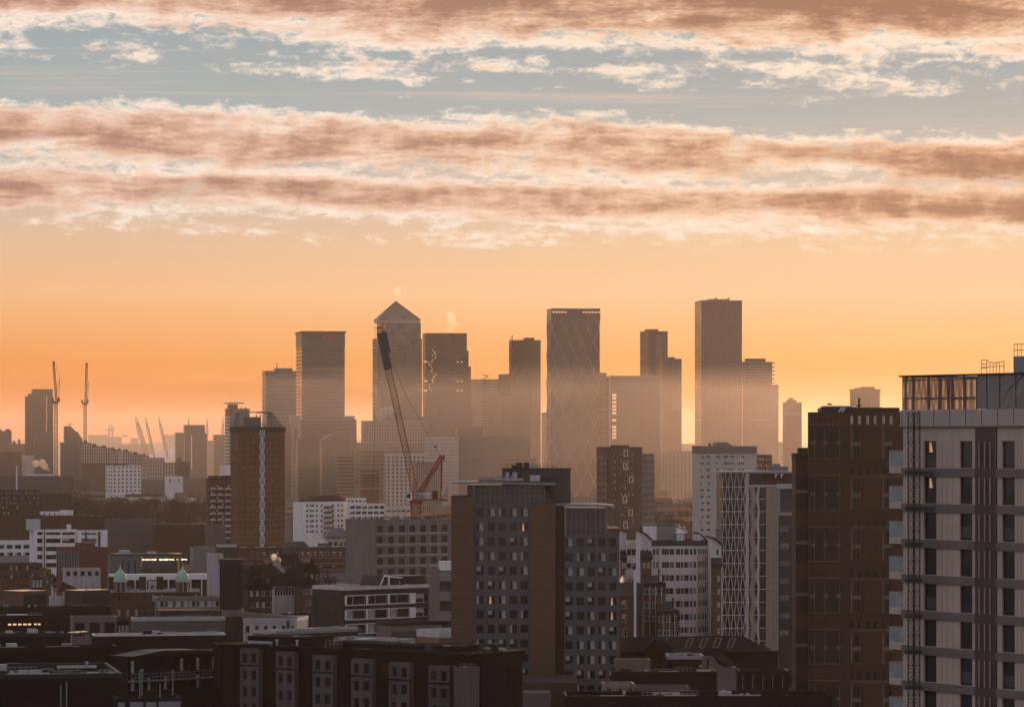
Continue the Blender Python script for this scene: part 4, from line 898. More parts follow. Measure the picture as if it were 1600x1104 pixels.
r, W_, D_, H_, fx = lbox(120, 121, 168, 829, Y, 2, 'white office end with brown infill panels, right of the banded white office', 'office_block', 'office')
us = [(fx(127), fx(151))]; walls(r, W_, D_, 0, H_, {'front': (us, vs)}, RENDER, ROOF, RENDER, .3)
for v in vs:
    b = MB(); b.box(us[0][0], us[0][1], .2, .3, v[0], v[1]); b.build('infill_panel', mat('umber_panel', (.10,.07,.06), .7, .2, .5), r)
b = MB(); b.box(fx(153), fx(157), -.12, .0, 0, H_-.3); b.box(fx(133), fx(136), -.12, 0, zat(850,Y), H_-.2); b.build('dark_strips', mat('umber_strip', (.05,.04,.036), .7), r)
# left neighbours
flats('grey blue roofed pale block at the left edge, left of the white office', -20, -18, 48, 846, 884, 3, 5, 3, w=2.4, h=1.5, Y=1400, deg=2, kinds=('plain', 'half'), name='office_block', cat='office')
# --- red brown hall, grey hall with lit sign
Y = 1150; r, W_, D_, H_, fx = lbox(88, 124, 172, 856, Y, 35, 'rust red clad hall with a ribbed window strip on its left side', 'red_hall', 'hall')
walls(r, W_, D_, 0, H_, {}, mat('rust_cladding', (.11,.034,.026), .7, .18, .2, streak=.15), mat('rust_roof', (.085,.035,.028), .8, .2), None)
b = MB()
for k in range(14): y = D_*(k+.5)/14; b.box(-.25, -.02, y-.12, y+.12, H_-8, H_-1.2)
b.build('fins', mat('fin_grey', (.2,.2,.2), .6), r)
b = MB(); b.box(-.12, -.0, .4, D_-.4, H_-8, H_-1.4); b.build('strip_window', GLASS, r)
b = MB(); b.box(fx(142), fx(157), 3, 9, H_, H_+1.6); b.build('roof_box', mat('rust_cladding', (.11,.034,.026)), r)
Y = 1120; r, W_, D_, H_, fx = lbox(172, 173, 286, 866, Y, 3, 'slate grey hall with yellow trim and an illuminated name across its recessed front', 'sign_hall', 'hall')
g_ = mat('hall_slate', (.075,.085,.095), .55, .12, .3)
b = MB(); xs = fx(222)
b.box(0, xs, 0, D_, 0, H_-.3); b.box(xs, W_, 2.5, D_, 0, H_-.3); b.box(xs, W_, 0, 2.49, H_-1.2, H_-.3); b.build('wall', g_, r)
b = MB()
for c in (191, 200.5, 211): b.box(fx(c)-.25, fx(c)+.25, -.15, -.02, 2, H_-2)
b.build('wall_slots', BLACKP, r)
b = MB(); b.box(fx(278), fx(280.5), -.2, 2.4, 2, H_-1.3); b.box(xs-.35, xs+.02, -.1, -.02, H_-4, H_-.5); b.build('yellow_trim', mat('trim_ochre', (.42,.26,.04), .6), r)
b = MB(); b.box(xs+.5, fx(278)-.5, 2.3, 2.48, 4, H_-4.5); b.build('recess_glazing', mat('amber_glazing', (.07,.045,.03), .35, .3, .6), r)
b = MB(); x = fx(222)+.2; z = zat(874.4, Y)
for k, (w, h) in enumerate(((.75,.62),(.6,.42),(.5,.4),(.55,.4),(.5,.4),(.55,.5),(.6,.6),(0,0),(.7,.62),(.5,.4),(.4,.62),(.45,.55),(.6,.6),(.5,.4),(.55,.42),(.3,.6),(0,0),(.5,.5),(0,0),(.6,.42),(.7,.42),(.55,.42))):
    if w:
        b.box(x, x+w*.3, 2.1, 2.2, z-h*.45, z+h*.45); b.box(x+w*.3, x+w*.9, 2.12, 2.2, z-h*(.45 if k % 2 else .1), z-h*(.2 if k % 2 else -.15))
        if k % 3: b.box(x+w*.62, x+w*.88, 2.1, 2.2, z-h*.45, z+h*.3)
        x += w+.1
    else: x += .75
b.build('sign_letters', mat('sign_light', (1,.8,.6), .5, 0, emit=((1,.72,.5), 3.0)), r)
b = MB(); b.box(-.1, W_+.1, -.1, D_+.1, H_-.3, H_); b.build('roof', ROOF, r)
b = MB(); b.box(fx(188), fx(204), 4, 9, H_, H_+1.1); b.box(fx(232), fx(246), 5, 8, H_, H_+.7); b.build('roof_plant', STEEL, r)
r, W_, D_, H_ , fx = lbox(170, 171, 362, 897, 1080, 2, 'long low white arcade with slim columns below the lit sign hall', 'arcade', 'arcade', 12)
b = MB(); b.box(0, W_, 0, D_, H_-1.7, H_); b.build('beam', RENDER, r); b = MB(); b.box(.3, W_-.3, 3, D_-.2, 0, H_-1.71); b.build('back_wall', BRICKD, r)
for k in range(11): b = MB(); x = W_*(k+.3)/11; b.box(x-.18, x+.18, .1, .46, 0, H_-1.71); b.build('column', RENDER, r)

# ================================================================ near buildings
# --- grey tower block with brown brick strips, centre
Y = 684; loc = P(741, HOR, Y); loc.z = 0; t = rad(-.4); fx = along(loc, t); D_ = 22
r = thing('tower_block', 'large grey tower block with brown brick strips, flat canopy roofs and rows of small windows', 'tower block', loc, t)
zq = lambda q: zat(q, Y)
GP = mat('grey_render_panel', (.058,.066,.074), .6, .14, .25, streak=.15)
BS = mat('brown_brick_strip', (.088,.046,.029), .9, .2, .1, brick=2.4)
cols1 = [fx(c)-.72 for c in (750, 767.6, 784.8, 802, 819)]; cols2 = [fx(c)-.72-fx(882) for c in (889, 906.7, 923.6, 940.6, 957.6)]
rows1 = sorted([(zq(q+6.6), zq(q-6.6)) for q in [800+22.75*k for k in range(14)]]); rows2 = sorted([(zq(q+6.6), zq(q-6.6)) for q in [847+22.9*k for k in range(12)]])
us1 = [(c, c+1.45) for c in cols1]; us2 = [(c, c+1.45) for c in cols2]; Wl, Wr = fx(828), fx(968)-fx(882)
b = MB(); wallgrid(b, 'front', Wl, D_, 0, zq(786), us1, rows1, .28, 0); wallgrid(b, 'left', Wl, D_, 0, zq(786), [], [], .2, 0)
wallgrid(b, 'front', Wr, D_, 0, zq(834), us2, rows2, .28, 0, off=(fx(882),0,0)); wallgrid(b, 'right', fx(968), D_, 0, zq(834), [], [], .2, 0); wallgrid(b, 'back', fx(968), D_, 0, zq(834), [], [], .2, 0)
b.quad([(0,0,zq(786)),(Wl,0,zq(786)),(Wl,D_,zq(786)),(0,D_,zq(786))]); b.quad([(fx(882),0,zq(834)),(fx(968),0,zq(834)),(fx(968),D_,zq(834)),(fx(882),D_,zq(834))])
b.build('wall', GP, r)
b = MB()
for c in (758.7, 776.2, 793.5, 810.5): b.box(fx(c)-.07, fx(c)+.07, -.06, .02, 0, zq(787))
for c in (898, 915, 932, 949): b.box(fx(c)-.07, fx(c)+.07, -.06, .02, 0, zq(835))
for k in range(14): q = 811.4+22.75*k; b.box(0.02, Wl-.02, -.03, .02, zq(q), zq(q)+.08)
b.build('panel_joints', mat('joint_grey', (.06,.066,.072), .7), r)
kinds = ('dark', 'plain', 'blind', 'curtain', 'half'); wt = (4, 3, 2, 4, 2)
put_windows(r, fx(968), D_, [('front', u[0], v[0]) for u in us1 for v in rows1[2:]], 1.45, rows1[0][1]-rows1[0][0], mat('charcoal_frame', (.02,.02,.022), .5), .28, kinds, wt, 60, {9: 'lit', 31: 'lit'})
put_windows(r, fx(968), D_, [('front', u[0]+fx(882), v[0]) for u in us2 for v in rows2[1:]], 1.45, rows1[0][1]-rows1[0][0], mat('charcoal_frame', (.02,.02,.022), .5), .28, kinds, wt, 40, {24: 'lit', 29: 'lit'})
for xa, xb, q in ((705, 741, 776), (828, 868, 786)):
    b = MB(); b.box(fx(xa), fx(xb)-.02, -.45, D_-1, 0, zq(q)); st = b.build('brick_strip', BS, r)
    b = MB()
    for k in range(14): b.box(fx(xa)+.03, fx(xb)-.05, -.462, -.451, zq(q+22.8*(k+1)), zq(q+22.8*(k+1))+.09)
    b.box(fx(xa)-.08, fx(xb)+.05, -.55, D_-.9, zq(q)+.005, zq(q)+.16); b.build('brick_joint', BRICKD, st)
b = MB(); b.box(fx(868)+.02, fx(882)-.02, .8, D_-1, 0, zq(790)); b.build('dark_recess', BLACKP, r)
b = MB(); b.box(fx(730), fx(852), 1.2, D_-2, zq(786)+.02, zq(758)); b.box(fx(884), fx(947), .8, D_-4, zq(834)+.02, zq(794.5)); b.build('top_storey', mat('top_glazing', (.03,.033,.036), .18, .3, .4, spec=.5), r)
b = MB()
for k in range(15): x = fx(742)+(fx(851)-fx(742))*k/14; b.box(x-.05, x+.05, 1.05, 1.19, zq(785.5), zq(758.2))
for k in range(9): x = fx(885)+(fx(946)-fx(885))*k/8; b.box(x-.05, x+.05, .65, .79, zq(833.5), zq(794.8))
b.box(fx(740)-.1, fx(742), -.1, 1.0, zq(786)+.02, zq(757.6)); b.box(fx(882), fx(884.5), -.05, .6, zq(834)+.02, zq(794)); b.box(fx(946), fx(948.5), -.05, .6, zq(834)+.02, zq(794))
b.build('top_frames', mat('frame_grey', (.13,.135,.14), .5), r)
b = MB()
for x0, x1, q in ((742, 851, 775), (885, 946, 816)):
    n = int((x1-x0)/2.2)
    for k in range(n+1): x = fx(x0)+(fx(x1)-fx(x0))*k/n; b.box(x-.025, x+.025, .1, .15, zq(q+10.5), zq(q))
    b.box(fx(x0), fx(x1), .08, .17, zq(q), zq(q)+.08)
b.build('balustrade', mat('rail_grey', (.10,.10,.105), .5), r)
cm = mat('canopy_grey', (.15,.155,.16), .5, .12)
b = MB(); b.extr([(fx(707),-.9,zq(754.6)),(fx(868),-.9,zq(757.6)),(fx(868),-.9,zq(754.8)),(fx(720),-.9,zq(751.8)),(fx(707),-.9,zq(753))], (0,D_-3,0)); b.build('canopy', cm, r)
b = MB(); b.extr([(fx(868.3),-.9,zq(789.6)),(fx(960),-.9,zq(791)),(fx(960),-.9,zq(789.4)),(fx(945),-.9,zq(788)),(fx(868.3),-.9,zq(786.4))], (0,D_-3,0)); b.build('canopy', cm, r)
b = MB(); b.box(fx(784), fx(892), 6, D_-1, zq(786), zq(732)); b.build('plant_house', mat('plant_charcoal', (.03,.033,.036), .6, .15, .3, streak=.15), r)
b = MB(); b.box(fx(783.6), fx(892.4), 5.9, D_-.9, zq(734), zq(731.4)); b.box(fx(838), fx(841), 5.7, 5.95, zq(748), zq(738)); b.box(fx(841), fx(880), 5.8, 5.95, zq(748), zq(746.5)); b.build('plant_trim', BLACKP, r)
b = MB()
for x0, x1 in ((789.5, 795), (800.5, 808)): b.box(fx(x0), fx(x1), 3.5, 5.5, zq(751.5), zq(738))
b.build('vent_stack', STEEL, r)
def rail(b, x0, x1, y, z, h, n, rr=.035):
    for k in range(n+1): x = x0+(x1-x0)*k/n; b.bar((x,y,z), (x,y,z+h), rr)
    for f_ in (.5, 1): b.bar((x0,y,z+h*f_), (x1,y,z+h*f_), rr)
b = MB(); rail(b, fx(793), fx(862), 7, zq(732), .95, 12); rail(b, fx(862), fx(872), 9, zq(732), .7, 3); rail(b, fx(747), fx(783), 2, zq(752.5), .9, 10); rail(b, fx(892), fx(962), 3, zq(787.5), .95, 14)
for k in range(10): b.bar((fx(792+k*8), 12, zq(732)), (fx(792+k*8), 12, zq(732)+R.uniform(.2,.8)), .12)
b.box(fx(748), fx(784), 1.5, 6, zq(752.3), zq(749)); b.build('roof_rails', mat('rail_grey', (.1,.1,.105)), r)
b = MB(); b.box(fx(948), fx(968), .3, D_-4, zq(834), zq(825)); b.build('side_parapet', BS, r)
clutter(r, fx(866)-fx(742), 14, zq(751.5), 8, random.Random(4)); clutter(r, fx(890)-fx(786), 12, zq(731.3), 5, random.Random(6))
r2 = thing('podium', 'low dark brown podium block at the foot of the grey tower block', 'podium', loc+Vector((0,-26,0)), t)
b = MB(); b.box(fx(800), fx(898), 0, 24, 0, zat(1066, Y-26)); b.build('wall', BRICKD, r2)
b = MB(); b.box(fx(815), fx(858), -8, -.02, 0, zat(1082, Y-34)); b.build('porch', mat('porch_grey', (.09,.08,.078), .8, .25, .3), r2)

# --- black office with white window strips
Y = 850; r, W_, D_, H_, fx = lbox(488, 537, 672, 917, Y, 38, 'black clad office with three white framed window strips and a glinting roof edge', 'black_office', 'office')
vs = sorted([(zat(q+7, Y), zat(q-7, Y)) for q in (938, 960.5, 983)]); us = [(fx(541), fx(571.5)), (fx(576), fx(605.5)), (fx(610), fx(639.5)), (fx(649.5), fx(671))]
walls(r, W_, D_, 0, H_, {'front': (us, vs)}, BLACKP, ROOF, mat('bright_coping', (.4,.38,.36), .25, .1, spec=.8), .35, .3, .1)
for u in us: put_windows(r, W_, D_, [('front', u[0], v[0]) for v in vs], u[1]-u[0], vs[0][1]-vs[0][0], WHITE_FR, .35, ('half', 'dark', 'blind'))
b = MB()
for v in vs:
    b.box(fx(540), fx(649), -.12, -.02, v[1]+.02, v[1]+.2); b.box(fx(540), fx(649), -.12, -.02, v[0]-.2, v[0]-.02)
    for c in (538.6, 571.7, 605.7): b.box(fx(c), fx(c)+.6, -.14, .3, v[0]-.02, v[1]+.02)
    b.box(fx(639.8), fx(649), -.14, .3, v[0]-.02, v[1]+.02)
b.build('white_frames', mat('strip_white', (.55,.54,.54), .6, .1), r)
for q in (928, 942, 956, 970):
    b = MB(); b.box(fx(522), fx(527), -.08, .0, zat(q+4, Y), zat(q, Y)); b.build('small_window', BRICKD, r)
b = MB(); xa, xb, xc_ = fx(602), fx(609), fx(640); z1, z2 = zat(921.5, Y), zat(903, Y); wh = mat('strip_white', (.55,.54,.54))
b.extr([(xa,2,H_),(fx(637),2,H_),(fx(634),2,zat(906,Y)),(fx(608),2,zat(902,Y))], (0,8,0)); b.build('roof_studio', BLACKP, r)
b = MB(); b.bar((xa,1.9,H_), (fx(608),1.9,zat(902,Y)), .18); b.bar((fx(608),1.9,zat(902,Y)), (fx(636),1.9,zat(906,Y)), .18); b.box(fx(613.5), fx(616), 1.7, 1.95, H_, zat(903,Y)); b.bar((fx(632),1.9,H_),(fx(632),1.9,zat(911,Y)),.08); b.bar((fx(640),1.9,H_+.1),(fx(648),1.9,zat(917,Y)),.08)
b.build('studio_frame', mat('strip_white', (.55,.54,.54)), r)
b = MB(); b.box(fx(637), fx(672), 2, 12, H_, zat(905, Y)); b.box(fx(636), fx(673), 1.8, 12.2, zat(905, Y), zat(904, Y)+.15); b.build('roof_house', BLACKP, r)
# concrete pier block and curved balcony block right of it
r, W_, D_, H_, fx = lbox(671, 672, 687, 889, 830, 2, 'plain concrete stair pier between the black office and the grey tower block', 'stair_tower', 'stair tower', 10)
walls(r, W_, D_, 0, H_, {}, CONC); b = MB(); b.box(.4, W_-.4, 2, 5, H_, H_+.6); b.build('roof_cap', CONC, r)
r, W_, D_, H_, fx = lbox(686, 687, 712, 891, 842, 2, 'grey block of rounded balconies tucked behind the brick strip of the tower block', 'balcony_block', 'apartment block', 12)
b = MB(); b.box(0, W_, .6, D_, 0, H_); b.build('wall', mat('shade_glass', (.035,.036,.04), .2, .2, spec=.5), r)
for k in range(6):
    z = H_-1.2-k*4.7; b = MB(); n = 10
    b.prism([(0,.59)]+[(W_*j/n, .5-1.9*math.sin(math.pi*j/n/1.25)**.6) for j in range(n+1)]+[(W_,.59)], z-1.3, z+.9); b.build('balcony', mat('balcony_mauve', (.17,.155,.155), .8, .15, .3), r)
b = MB(); b.box(-.1, W_, .6, 4, H_, H_+2.2); b.build('roof_house', RENDER, r)
# grey slatted box and terracotta roofs below the black office
r, W_, D_, H_, fx = lbox(588, 611, 690, 972.5, 790, 32, 'grey brown box building with vertical slats, below the black office', 'slatted_block', 'office')
walls(r, W_, D_, 0, H_, {}, mat('taupe_panel', (.115,.10,.095), .8, .15, .2), None, BLACKP)
b = MB()
for k in range(22): x = W_*(.02+.55*k/22); b.box(x, x+.12, -.16, -.02, H_-6, H_-2)
b.build('slats', mat('taupe_slat', (.07,.062,.06), .8), r)
r, W_, D_, H_, fx = lbox(651, 686, 742, 985, 740, 36, 'ochre brick pavilion with a sunken roof at the foot of the grey tower block', 'brick_pavilion', 'pavilion')
walls(r, W_, D_, 0, H_, {}, mat('ochre_brick', (.13,.075,.045), .9, .2, .15, brick=2), BRICKD, mat('bright_coping', (.4,.38,.36)), .2, .25, .08, 1.4)
b = MB(); b.box(-.4, W_+.4, -.4, -.02, 0, zat(1008, 740)); b.box(-.4, -.02, -.02, D_, 0, zat(1008, 740)); b.build('lower_storey', BRICKR, r)
r, W_, D_, H_, fx = lbox(690, 694, 740, 1017, 660, 10, 'small pale blue grey annex with a dark doorway under the ochre pavilion', 'annex', 'annex', 9)
walls(r, W_, D_, 0, H_, {}, GREYP, None, None); b = MB(); b.box(fx(715), fx(731), -.05, .02, zat(1040,660), zat(1024,660)); b.build('doorway', BLACKP, r)

# --- white flats with curved roofs
Y = 800; WF = mat('pinkish_render', (.55,.485,.475), .85, .12, .2, streak=.28)
r, W_, D_, H_, fx = lbox(1012, 1018, 1110, 846, Y, 10, 'pale pink rendered flats with paired windows, a rounded bay and brown brick wings stepping down', 'flats_block', 'apartment block', 16)
zq = lambda q: zat(q, Y)
rows = sorted([(zq(q+4.3), zq(q-4.8)) for q in [862+20.4*k for k in range(8)]])
w = .52; us = [(fx(c)-w/2, fx(c)+w/2) for c in (1022, 1027.2, 1036, 1039.8, 1043.6, 1048, 1051.4, 1058, 1061.4, 1066, 1071, 1074.4, 1080, 1086)]+[(fx(1091), fx(1107))]
walls(r, W_, D_, 0, H_, {'front': (us, rows)}, WF, mat('dark_roof', (.03,.03,.03), .8, .2, spec=.2), mat('dark_coping', (.035,.032,.032), .7), .25, .3, .25, .9)
put_windows(r, W_, D_, [('front', u[0], v[0]) for u in us[:-1] for v in rows], w, rows[0][1]-rows[0][0], DARK_FR, .25, ('dark', 'curtain', 'plain', 'dark'))
put_windows(r, W_, D_, [('front', us[-1][0], v[0]) for v in rows], us[-1][1]-us[-1][0], rows[0][1]-rows[0][0], WHITE_FR, .25, ('dark',))
b = MB()
for v in rows:
    for k in range(1, 5): x = us[-1][0]+(us[-1][1]-us[-1][0])*k/5; b.box(x-.07, x+.07, -.02, .2, v[0], v[1])
b.build('bay_mullions', WHITE_FR, r)
b = MB(); x0, x1 = fx(1089), fx(1109); n = 8
for v in rows: b.prism([(x0,-.02)]+[(x0+(x1-x0)*j/n, -.1-.8*math.sin(math.pi*j/n)) for j in range(n+1)]+[(x1,-.02)], v[0]-1.35, v[0]-.1)
b.build('bay_bands', mat('salmon_render', (.36,.25,.21), .85, .12, .2), r)
b = MB()
for c in (1031, 1054.7, 1077): b.box(fx(c)-.06, fx(c)+.06, -.14, -.02, 0, H_-.9)
b.build('downpipe', WHITE_FR, r)
BRN = mat('tawny_brick', (.085,.047,.028), .9, .2, .15, brick=2)
def arc_roof(b, x0, x1, z0, z1, y0, y1, th=.35, n=8):
    """quarter-barrel: high at x0 (z1) falling to x1 (z0)"""
    f_ = lambda a: (x0+(x1-x0)*a, z0+(z1-z0)*math.cos(a*math.pi/2))
    top = [f_(k/n) for k in range(n+1)]
    b.extr([(x, y0, z) for x, z in top]+[(x, y0, z-th) for x, z in reversed(top)], (0, y1-y0, 0))
def wing(label, px0, px1, qt0, qt1, qb, pY, cols, brown_from, dep=9):
    """narrow white gable with a curved roof above a brown brick base"""
    r, W_, D_, H_, fx = lbox(px0-.5, px0, px1, qt1, pY, 6, label, 'flats_wing', 'apartment block', dep)
    ww = .5; us = [(fx(c)-ww/2, fx(c)+ww/2) for c in cols]; rr = sorted([(zat(q+4, pY), zat(q-4, pY)) for q in [862+20.4*k for k in range(7)] if q-5 > qt1])
    walls(r, W_, D_, 0, H_, {'front': (us, rr)}, WF, ROOF, WF, .2, .2, 0, .3); put_windows(r, W_, D_, [('front', u[0], v[0]) for u in us for v in rr], ww, rr[0][1]-rr[0][0], DARK_FR, .2, ('dark', 'plain'))
    b = MB(); top = [(W_*k/8, H_+(zat(qt0, pY)-H_)*math.cos(k/8*math.pi/2)) for k in range(9)]
    b.extr([(0,0,H_+.01)]+[(x,0,z-.3) for x, z in top], (0,D_,0)); b.build('gable', WF, r)
    b = MB(); arc_roof(b, -.3, W_+.3, H_, zat(qt0, pY)+.1, -.5, D_); b.build('curved_roof', BLACKP, r)
    bz = zat(brown_from, pY); b = MB()
    b.box(.1, W_-.1, -2.6, -.02, 0, bz); b.build('brick_base', BRN, r)
    b = MB(); b.extr([(0,-2.9,bz-.6),(0,-2.9,bz),(0,-.02,bz+1.3),(0,-.02,bz-.6)], (W_,0,0)); b.build('lean_to_roof', BLACKP, r)
    for u in us:
        for v in rr:
            if v[1] < bz-.8:
                o = bpy.data.objects.new('window', winmesh(ww, v[1]-v[0], 'dark', WHITE_FR)); COL.objects.link(o); o.parent = r; o.location = (u[0], -2.64, v[0])
    b = MB(); b.box(W_-.25, W_-.1, -2.75, -2.62, 0, bz); b.build('downpipe', WHITE_FR, r)
    return r
wing('narrow white gabled wing beside the grey tower block', 968.5, 979, 827, 830, 0, 815, [971.5, 975.5], 870)
r, W_, D_, H_, fx = flats('recessed white wall of flats between two curved gables', 979, 980, 1000, 847, 960, 5, [983, 990.5, 996.5], 1.2, m=WF, Y=812, h=1.4, w=1.0, deg=4)
wing('taller white gable with a curved dark roof, at the left end of the pink flats', 1000, 1018, 829, 843, 0, 795, [1004.5, 1011.5], 869)
wing('white gabled wing at the right end of the pink flats', 1110.5, 1127, 838, 850, 0, 795, [1121], 880)
for lab, x0, x1, q0, q1, yy in (('brown brick stair wing under a curved fin, left foot of the pink flats', 1028, 1041, 888, 905, 786), ('second brown brick stair wing under a curved fin, lower down the pink flats', 1050, 1062, 932, 948, 780)):
    r, W_, D_, H_, fx = lbox(x0-22, x0-21.5, x1-1, q1+6, yy, 4, lab, 'brick_wing', 'apartment block', 7)
    walls(r, W_, D_, 0, H_, {'front': (spans(W_, 5, .9), storeys(H_-9, 3, 3, .5, 1.3))}, BRN, None, BLACKP, .2); put_windows(r, W_, D_, [('front', u[0], v[0]) for u in spans(W_, 5, .9) for v in storeys(H_-9, 3, 3, .5, 1.3)], .9, 1.3, WHITE_FR, .2, ('dark',))
    b = MB(); arc_roof(b, fx(x0), fx(x1), H_-2.5, zat(q0, yy), -.6, -.2, .3); b.box(fx(x0), fx(x0)+.25, -.6, -.2, H_-2.5, zat(q0, yy)); b.build('curved_fin', BLACKP, r)
    b = MB(); b.extr([(0,-.5,H_),(0,D_,H_+1.6),(0,D_,H_)], (W_*.7,0,0)); b.build('lean_to_roof', BLACKP, r)
    b = MB()
    for k in range(3): x = W_*(.25+.27*k); b.box(x, x+.12, -.2, -.06, 0, H_-.5)
    b.build('downpipe', WHITE_FR, r)
# roof things of the flats
base = P(1018, 846, Y).z
def roofbox(label, name, cat, x0, x1, q0, q1, yy, m, dep=5, extra=None):
    r = P(x0, q1, yy); o = thing(name, label, cat, (r.x, yy, r.z-.9), 0); w = P(x1, q1, yy).x-r.x; h = zat(q0, yy)-r.z+.9
    b = MB(); b.box(0, w, 0, dep, 0, h); b.build('body', m, o); b = MB(); b.box(-.15, w+.15, -.15, dep+.15, h, h+.18); b.build('cap', BLACKP, o)
    if extra: extra(o, w, h, dep)
    return o
roofbox('white and grey lift house on the roof of the pink flats', 'lift_house', 'lift house', 1005, 1055, 820.5, 842, 806, mat('liftgrey', (.17,.16,.15), .7, .1), 6, lambda o, w, h, d: (lambda b: (b.box(-.03, w*.42, -.08, -.02, .2, h-.1), b.build('white_panel', RENDER, o)))(MB()))
q = P(1063, 846, 803); o = thing('water_tank', 'round pale water tank behind a rail on the roof of the pink flats', 'tank', (q.x, q.y, q.z), 0)
b = MB(); b.lathe([(.95,0),(.95,2.0),(.7,2.5),(.1,2.7)], 14); b.build('tank', RENDER, o); b = MB()
for k in range(9): b.bar((-1.6+k*.75,-1.4,0), (-1.6+k*.75,-1.4,1.9), .05)
b.bar((-1.6,-1.4,1.9), (4.4,-1.4,1.9), .06); b.build('rail', BLACKP, o)
q = P(1085, 848, 803); o = thing('pergola', 'curved steel roof frame arching over the right end of the pink flats roof', 'roof frame', (q.x, q.y, q.z), 0)
b = MB()
for y in (0, 2.2, 4.4): b.bar((0,y,2.4), (.9,y,2.3), .12); b.bar((.9,y,2.3), (2.1,y,1.5), .12); b.bar((2.1,y,1.5), (3.3,y,.0), .12)
for x, z in ((.2,2.4), (1.5,1.9), (2.6,.9)): b.bar((x,0,z), (x,4.4,z), .08)
b.build('frame', BLACKP, o); b = MB(); b.box(-.2, 1.6, 1, 4, -.5, 1.7); b.build('store', RENDER, o)
roofbox('small pale stair box at the right end of the pink flats roof', 'stair_box', 'stair box', 1119.5, 1128, 828, 846, 806, GREYP, 4)
r, W_, D_, H_, fx = flats('dark red brick house with white sash windows between the grey tower block and the flats', 964, 966, 994, 930, 1000, 3, [976], 1.2, m=BRICKR, Y=770, h=1.8, w=1.1, deg=3, fr=WHITE_FR, name='brick_house', cat='house')
b = MB(); b.extr([(0,-.2,H_),(0,D_*.5,H_+2.5),(0,D_,H_)], (W_,0,0)); b.build('slate_roof', BRICKD, r)
b = MB(); b.box(W_-.5, W_, -.3, 1, H_-12, H_+5); b.build('white_pier', RENDER, r)
r, W_, D_, H_, fx = lbox(960, 962, 1003, 911.5, 782, 4, 'flat wet roof catching the sun beside the grey tower block', 'flat_roof_building', 'building', 16)
walls(r, W_, D_, 0, H_, {}, BRICKD, WETROOF, WETROOF)

# --- zigzag fronted building
Y = 860; r, W_, D_, H_, fx = lbox(1126.5, 1128, 1246, 737, Y, 4, 'building with a zigzag slatted facade of grey and rust panels under a thin flat roof', 'zigzag_building', 'office', 20)
zq = lambda q: zat(q, Y); WHP = mat('zigzag_white', (.33,.31,.305), .6, .15, .4, streak=.15); RST = mat('rust_panel', (.065,.03,.026), .7, .2, .4); TAN = mat('tan_panel', (.24,.18,.14), .8, .12, .25, streak=.12); CHG = mat('dark_glazing', (.02,.022,.025), .12, .3, .4, spec=.5)
b = MB(); b.box(0, fx(1170), .5, D_, 0, zq(737)); b.box(fx(1170)+.01, W_, 2.5, D_, 0, zq(738.5)); b.box(fx(1170)+.01, W_, .5, 2.49, 0, zq(758)); b.build('wall', CHG, r)
b = MB(); b.box(-.6, W_+.6, -.8, D_, zq(738.5), zq(735.5)); b.build('roof_slab', mat('slab_grey', (.25,.235,.225), .6, .15), r)
b = MB(); b.box(fx(1190), fx(1246), 2.2, 2.48, zq(757), zq(742)); b.build('attic_panel', RST, r)
b = MB(); b.box(fx(1170), fx(1215), -.1, .45, zq(760), zq(757)); b.box(fx(1214.5), fx(1246), -.12, .4, zq(763), zq(755.5)); b.build('attic_ledge', WHP, r)
floors = [760, 779, 798.6]+[798.6+20.2*k for k in range(1, 13)]
bw, br, bl = MB(), MB(), MB()
xs = [fx(1129.5)+(fx(1163)-fx(1129.5))*k/7 for k in range(8)]
for j, (qa, qb) in enumerate(zip([739]+floors, floors)):
    za, zb = zq(qa), zq(qb); sg = 1 if j % 2 else -1
    for k, x in enumerate(xs):
        o_ = .22*sg*(1 if k % 2 else -1)
        bw.extr([(x-.09+o_,-.32,za),(x+.09+o_,-.32,za),(x+.09-o_,-.32,zb),(x-.09-o_,-.32,zb)], (0,.3,0))
        if k < 7 and (k+j) % 2: br.extr([(x+.3+o_,-.02,za),(x+.62+o_,-.02,za),(x+.62-o_,-.02,zb),(x+.3-o_,-.02,zb)], (0,.3,0))
    bl.box(fx(1127.5)-.4, fx(1163), -.45, .48, zb-.14, zb+.06)
    # wavy strips right of the pier
    o_ = .28*sg
    bl.extr([(fx(1164.5)-o_*.4,-.3,za),(fx(1170)-o_*.4,-.3,za),(fx(1170)+o_*.4,-.3,zb),(fx(1164.5)+o_*.4,-.3,zb)], (0,.6,0))
    bl.extr([(fx(1182.5)+o_,-.2,za),(fx(1186.5)+o_*.3,-.2,za),(fx(1186.5)-o_*.3,-.2,zb),(fx(1182.5)-o_,-.2,zb)], (0,.6,0)) if j else None
    bl.box(fx(1170), fx(1197), -.05, .49, zb-.1, zb+.05)
bw.build('zigzag_slats', WHP, r); br.build('rust_panels', RST, r); bl.build('floor_ledges', WHP, r)
b = MB()
for j, (qa, qb) in enumerate(zip(floors, floors[1:])):
    za, zb = zq(qa), zq(qb); o_ = .3*(1 if j % 2 else -1)
    b.extr([(fx(1172.5)+o_,-.22,za-.05),(fx(1180)+o_,-.22,za-.05),(fx(1180)-o_,-.22,zb+.06),(fx(1172.5)-o_,-.22,zb+.06)], (0,.6,0))
b.build('folded_strips', TAN, r)
b = MB(); b.box(fx(1197), fx(1216.5), -.06, .49, 0, zq(760.2)); b.build('tan_wall', TAN, r)
b = MB()
for k in range(14): b.box(fx(1197)+.02, fx(1216.5)-.02, -.09, -.07, zq(780+20.2*k), zq(780+20.2*k)+.06)
for c in (1201.5, 1207, 1212.5): b.box(fx(c), fx(c)+.06, -.09, -.065, 0, zq(760.5))
b.build('panel_joints', mat('tan_joint', (.12,.09,.075), .8), r)
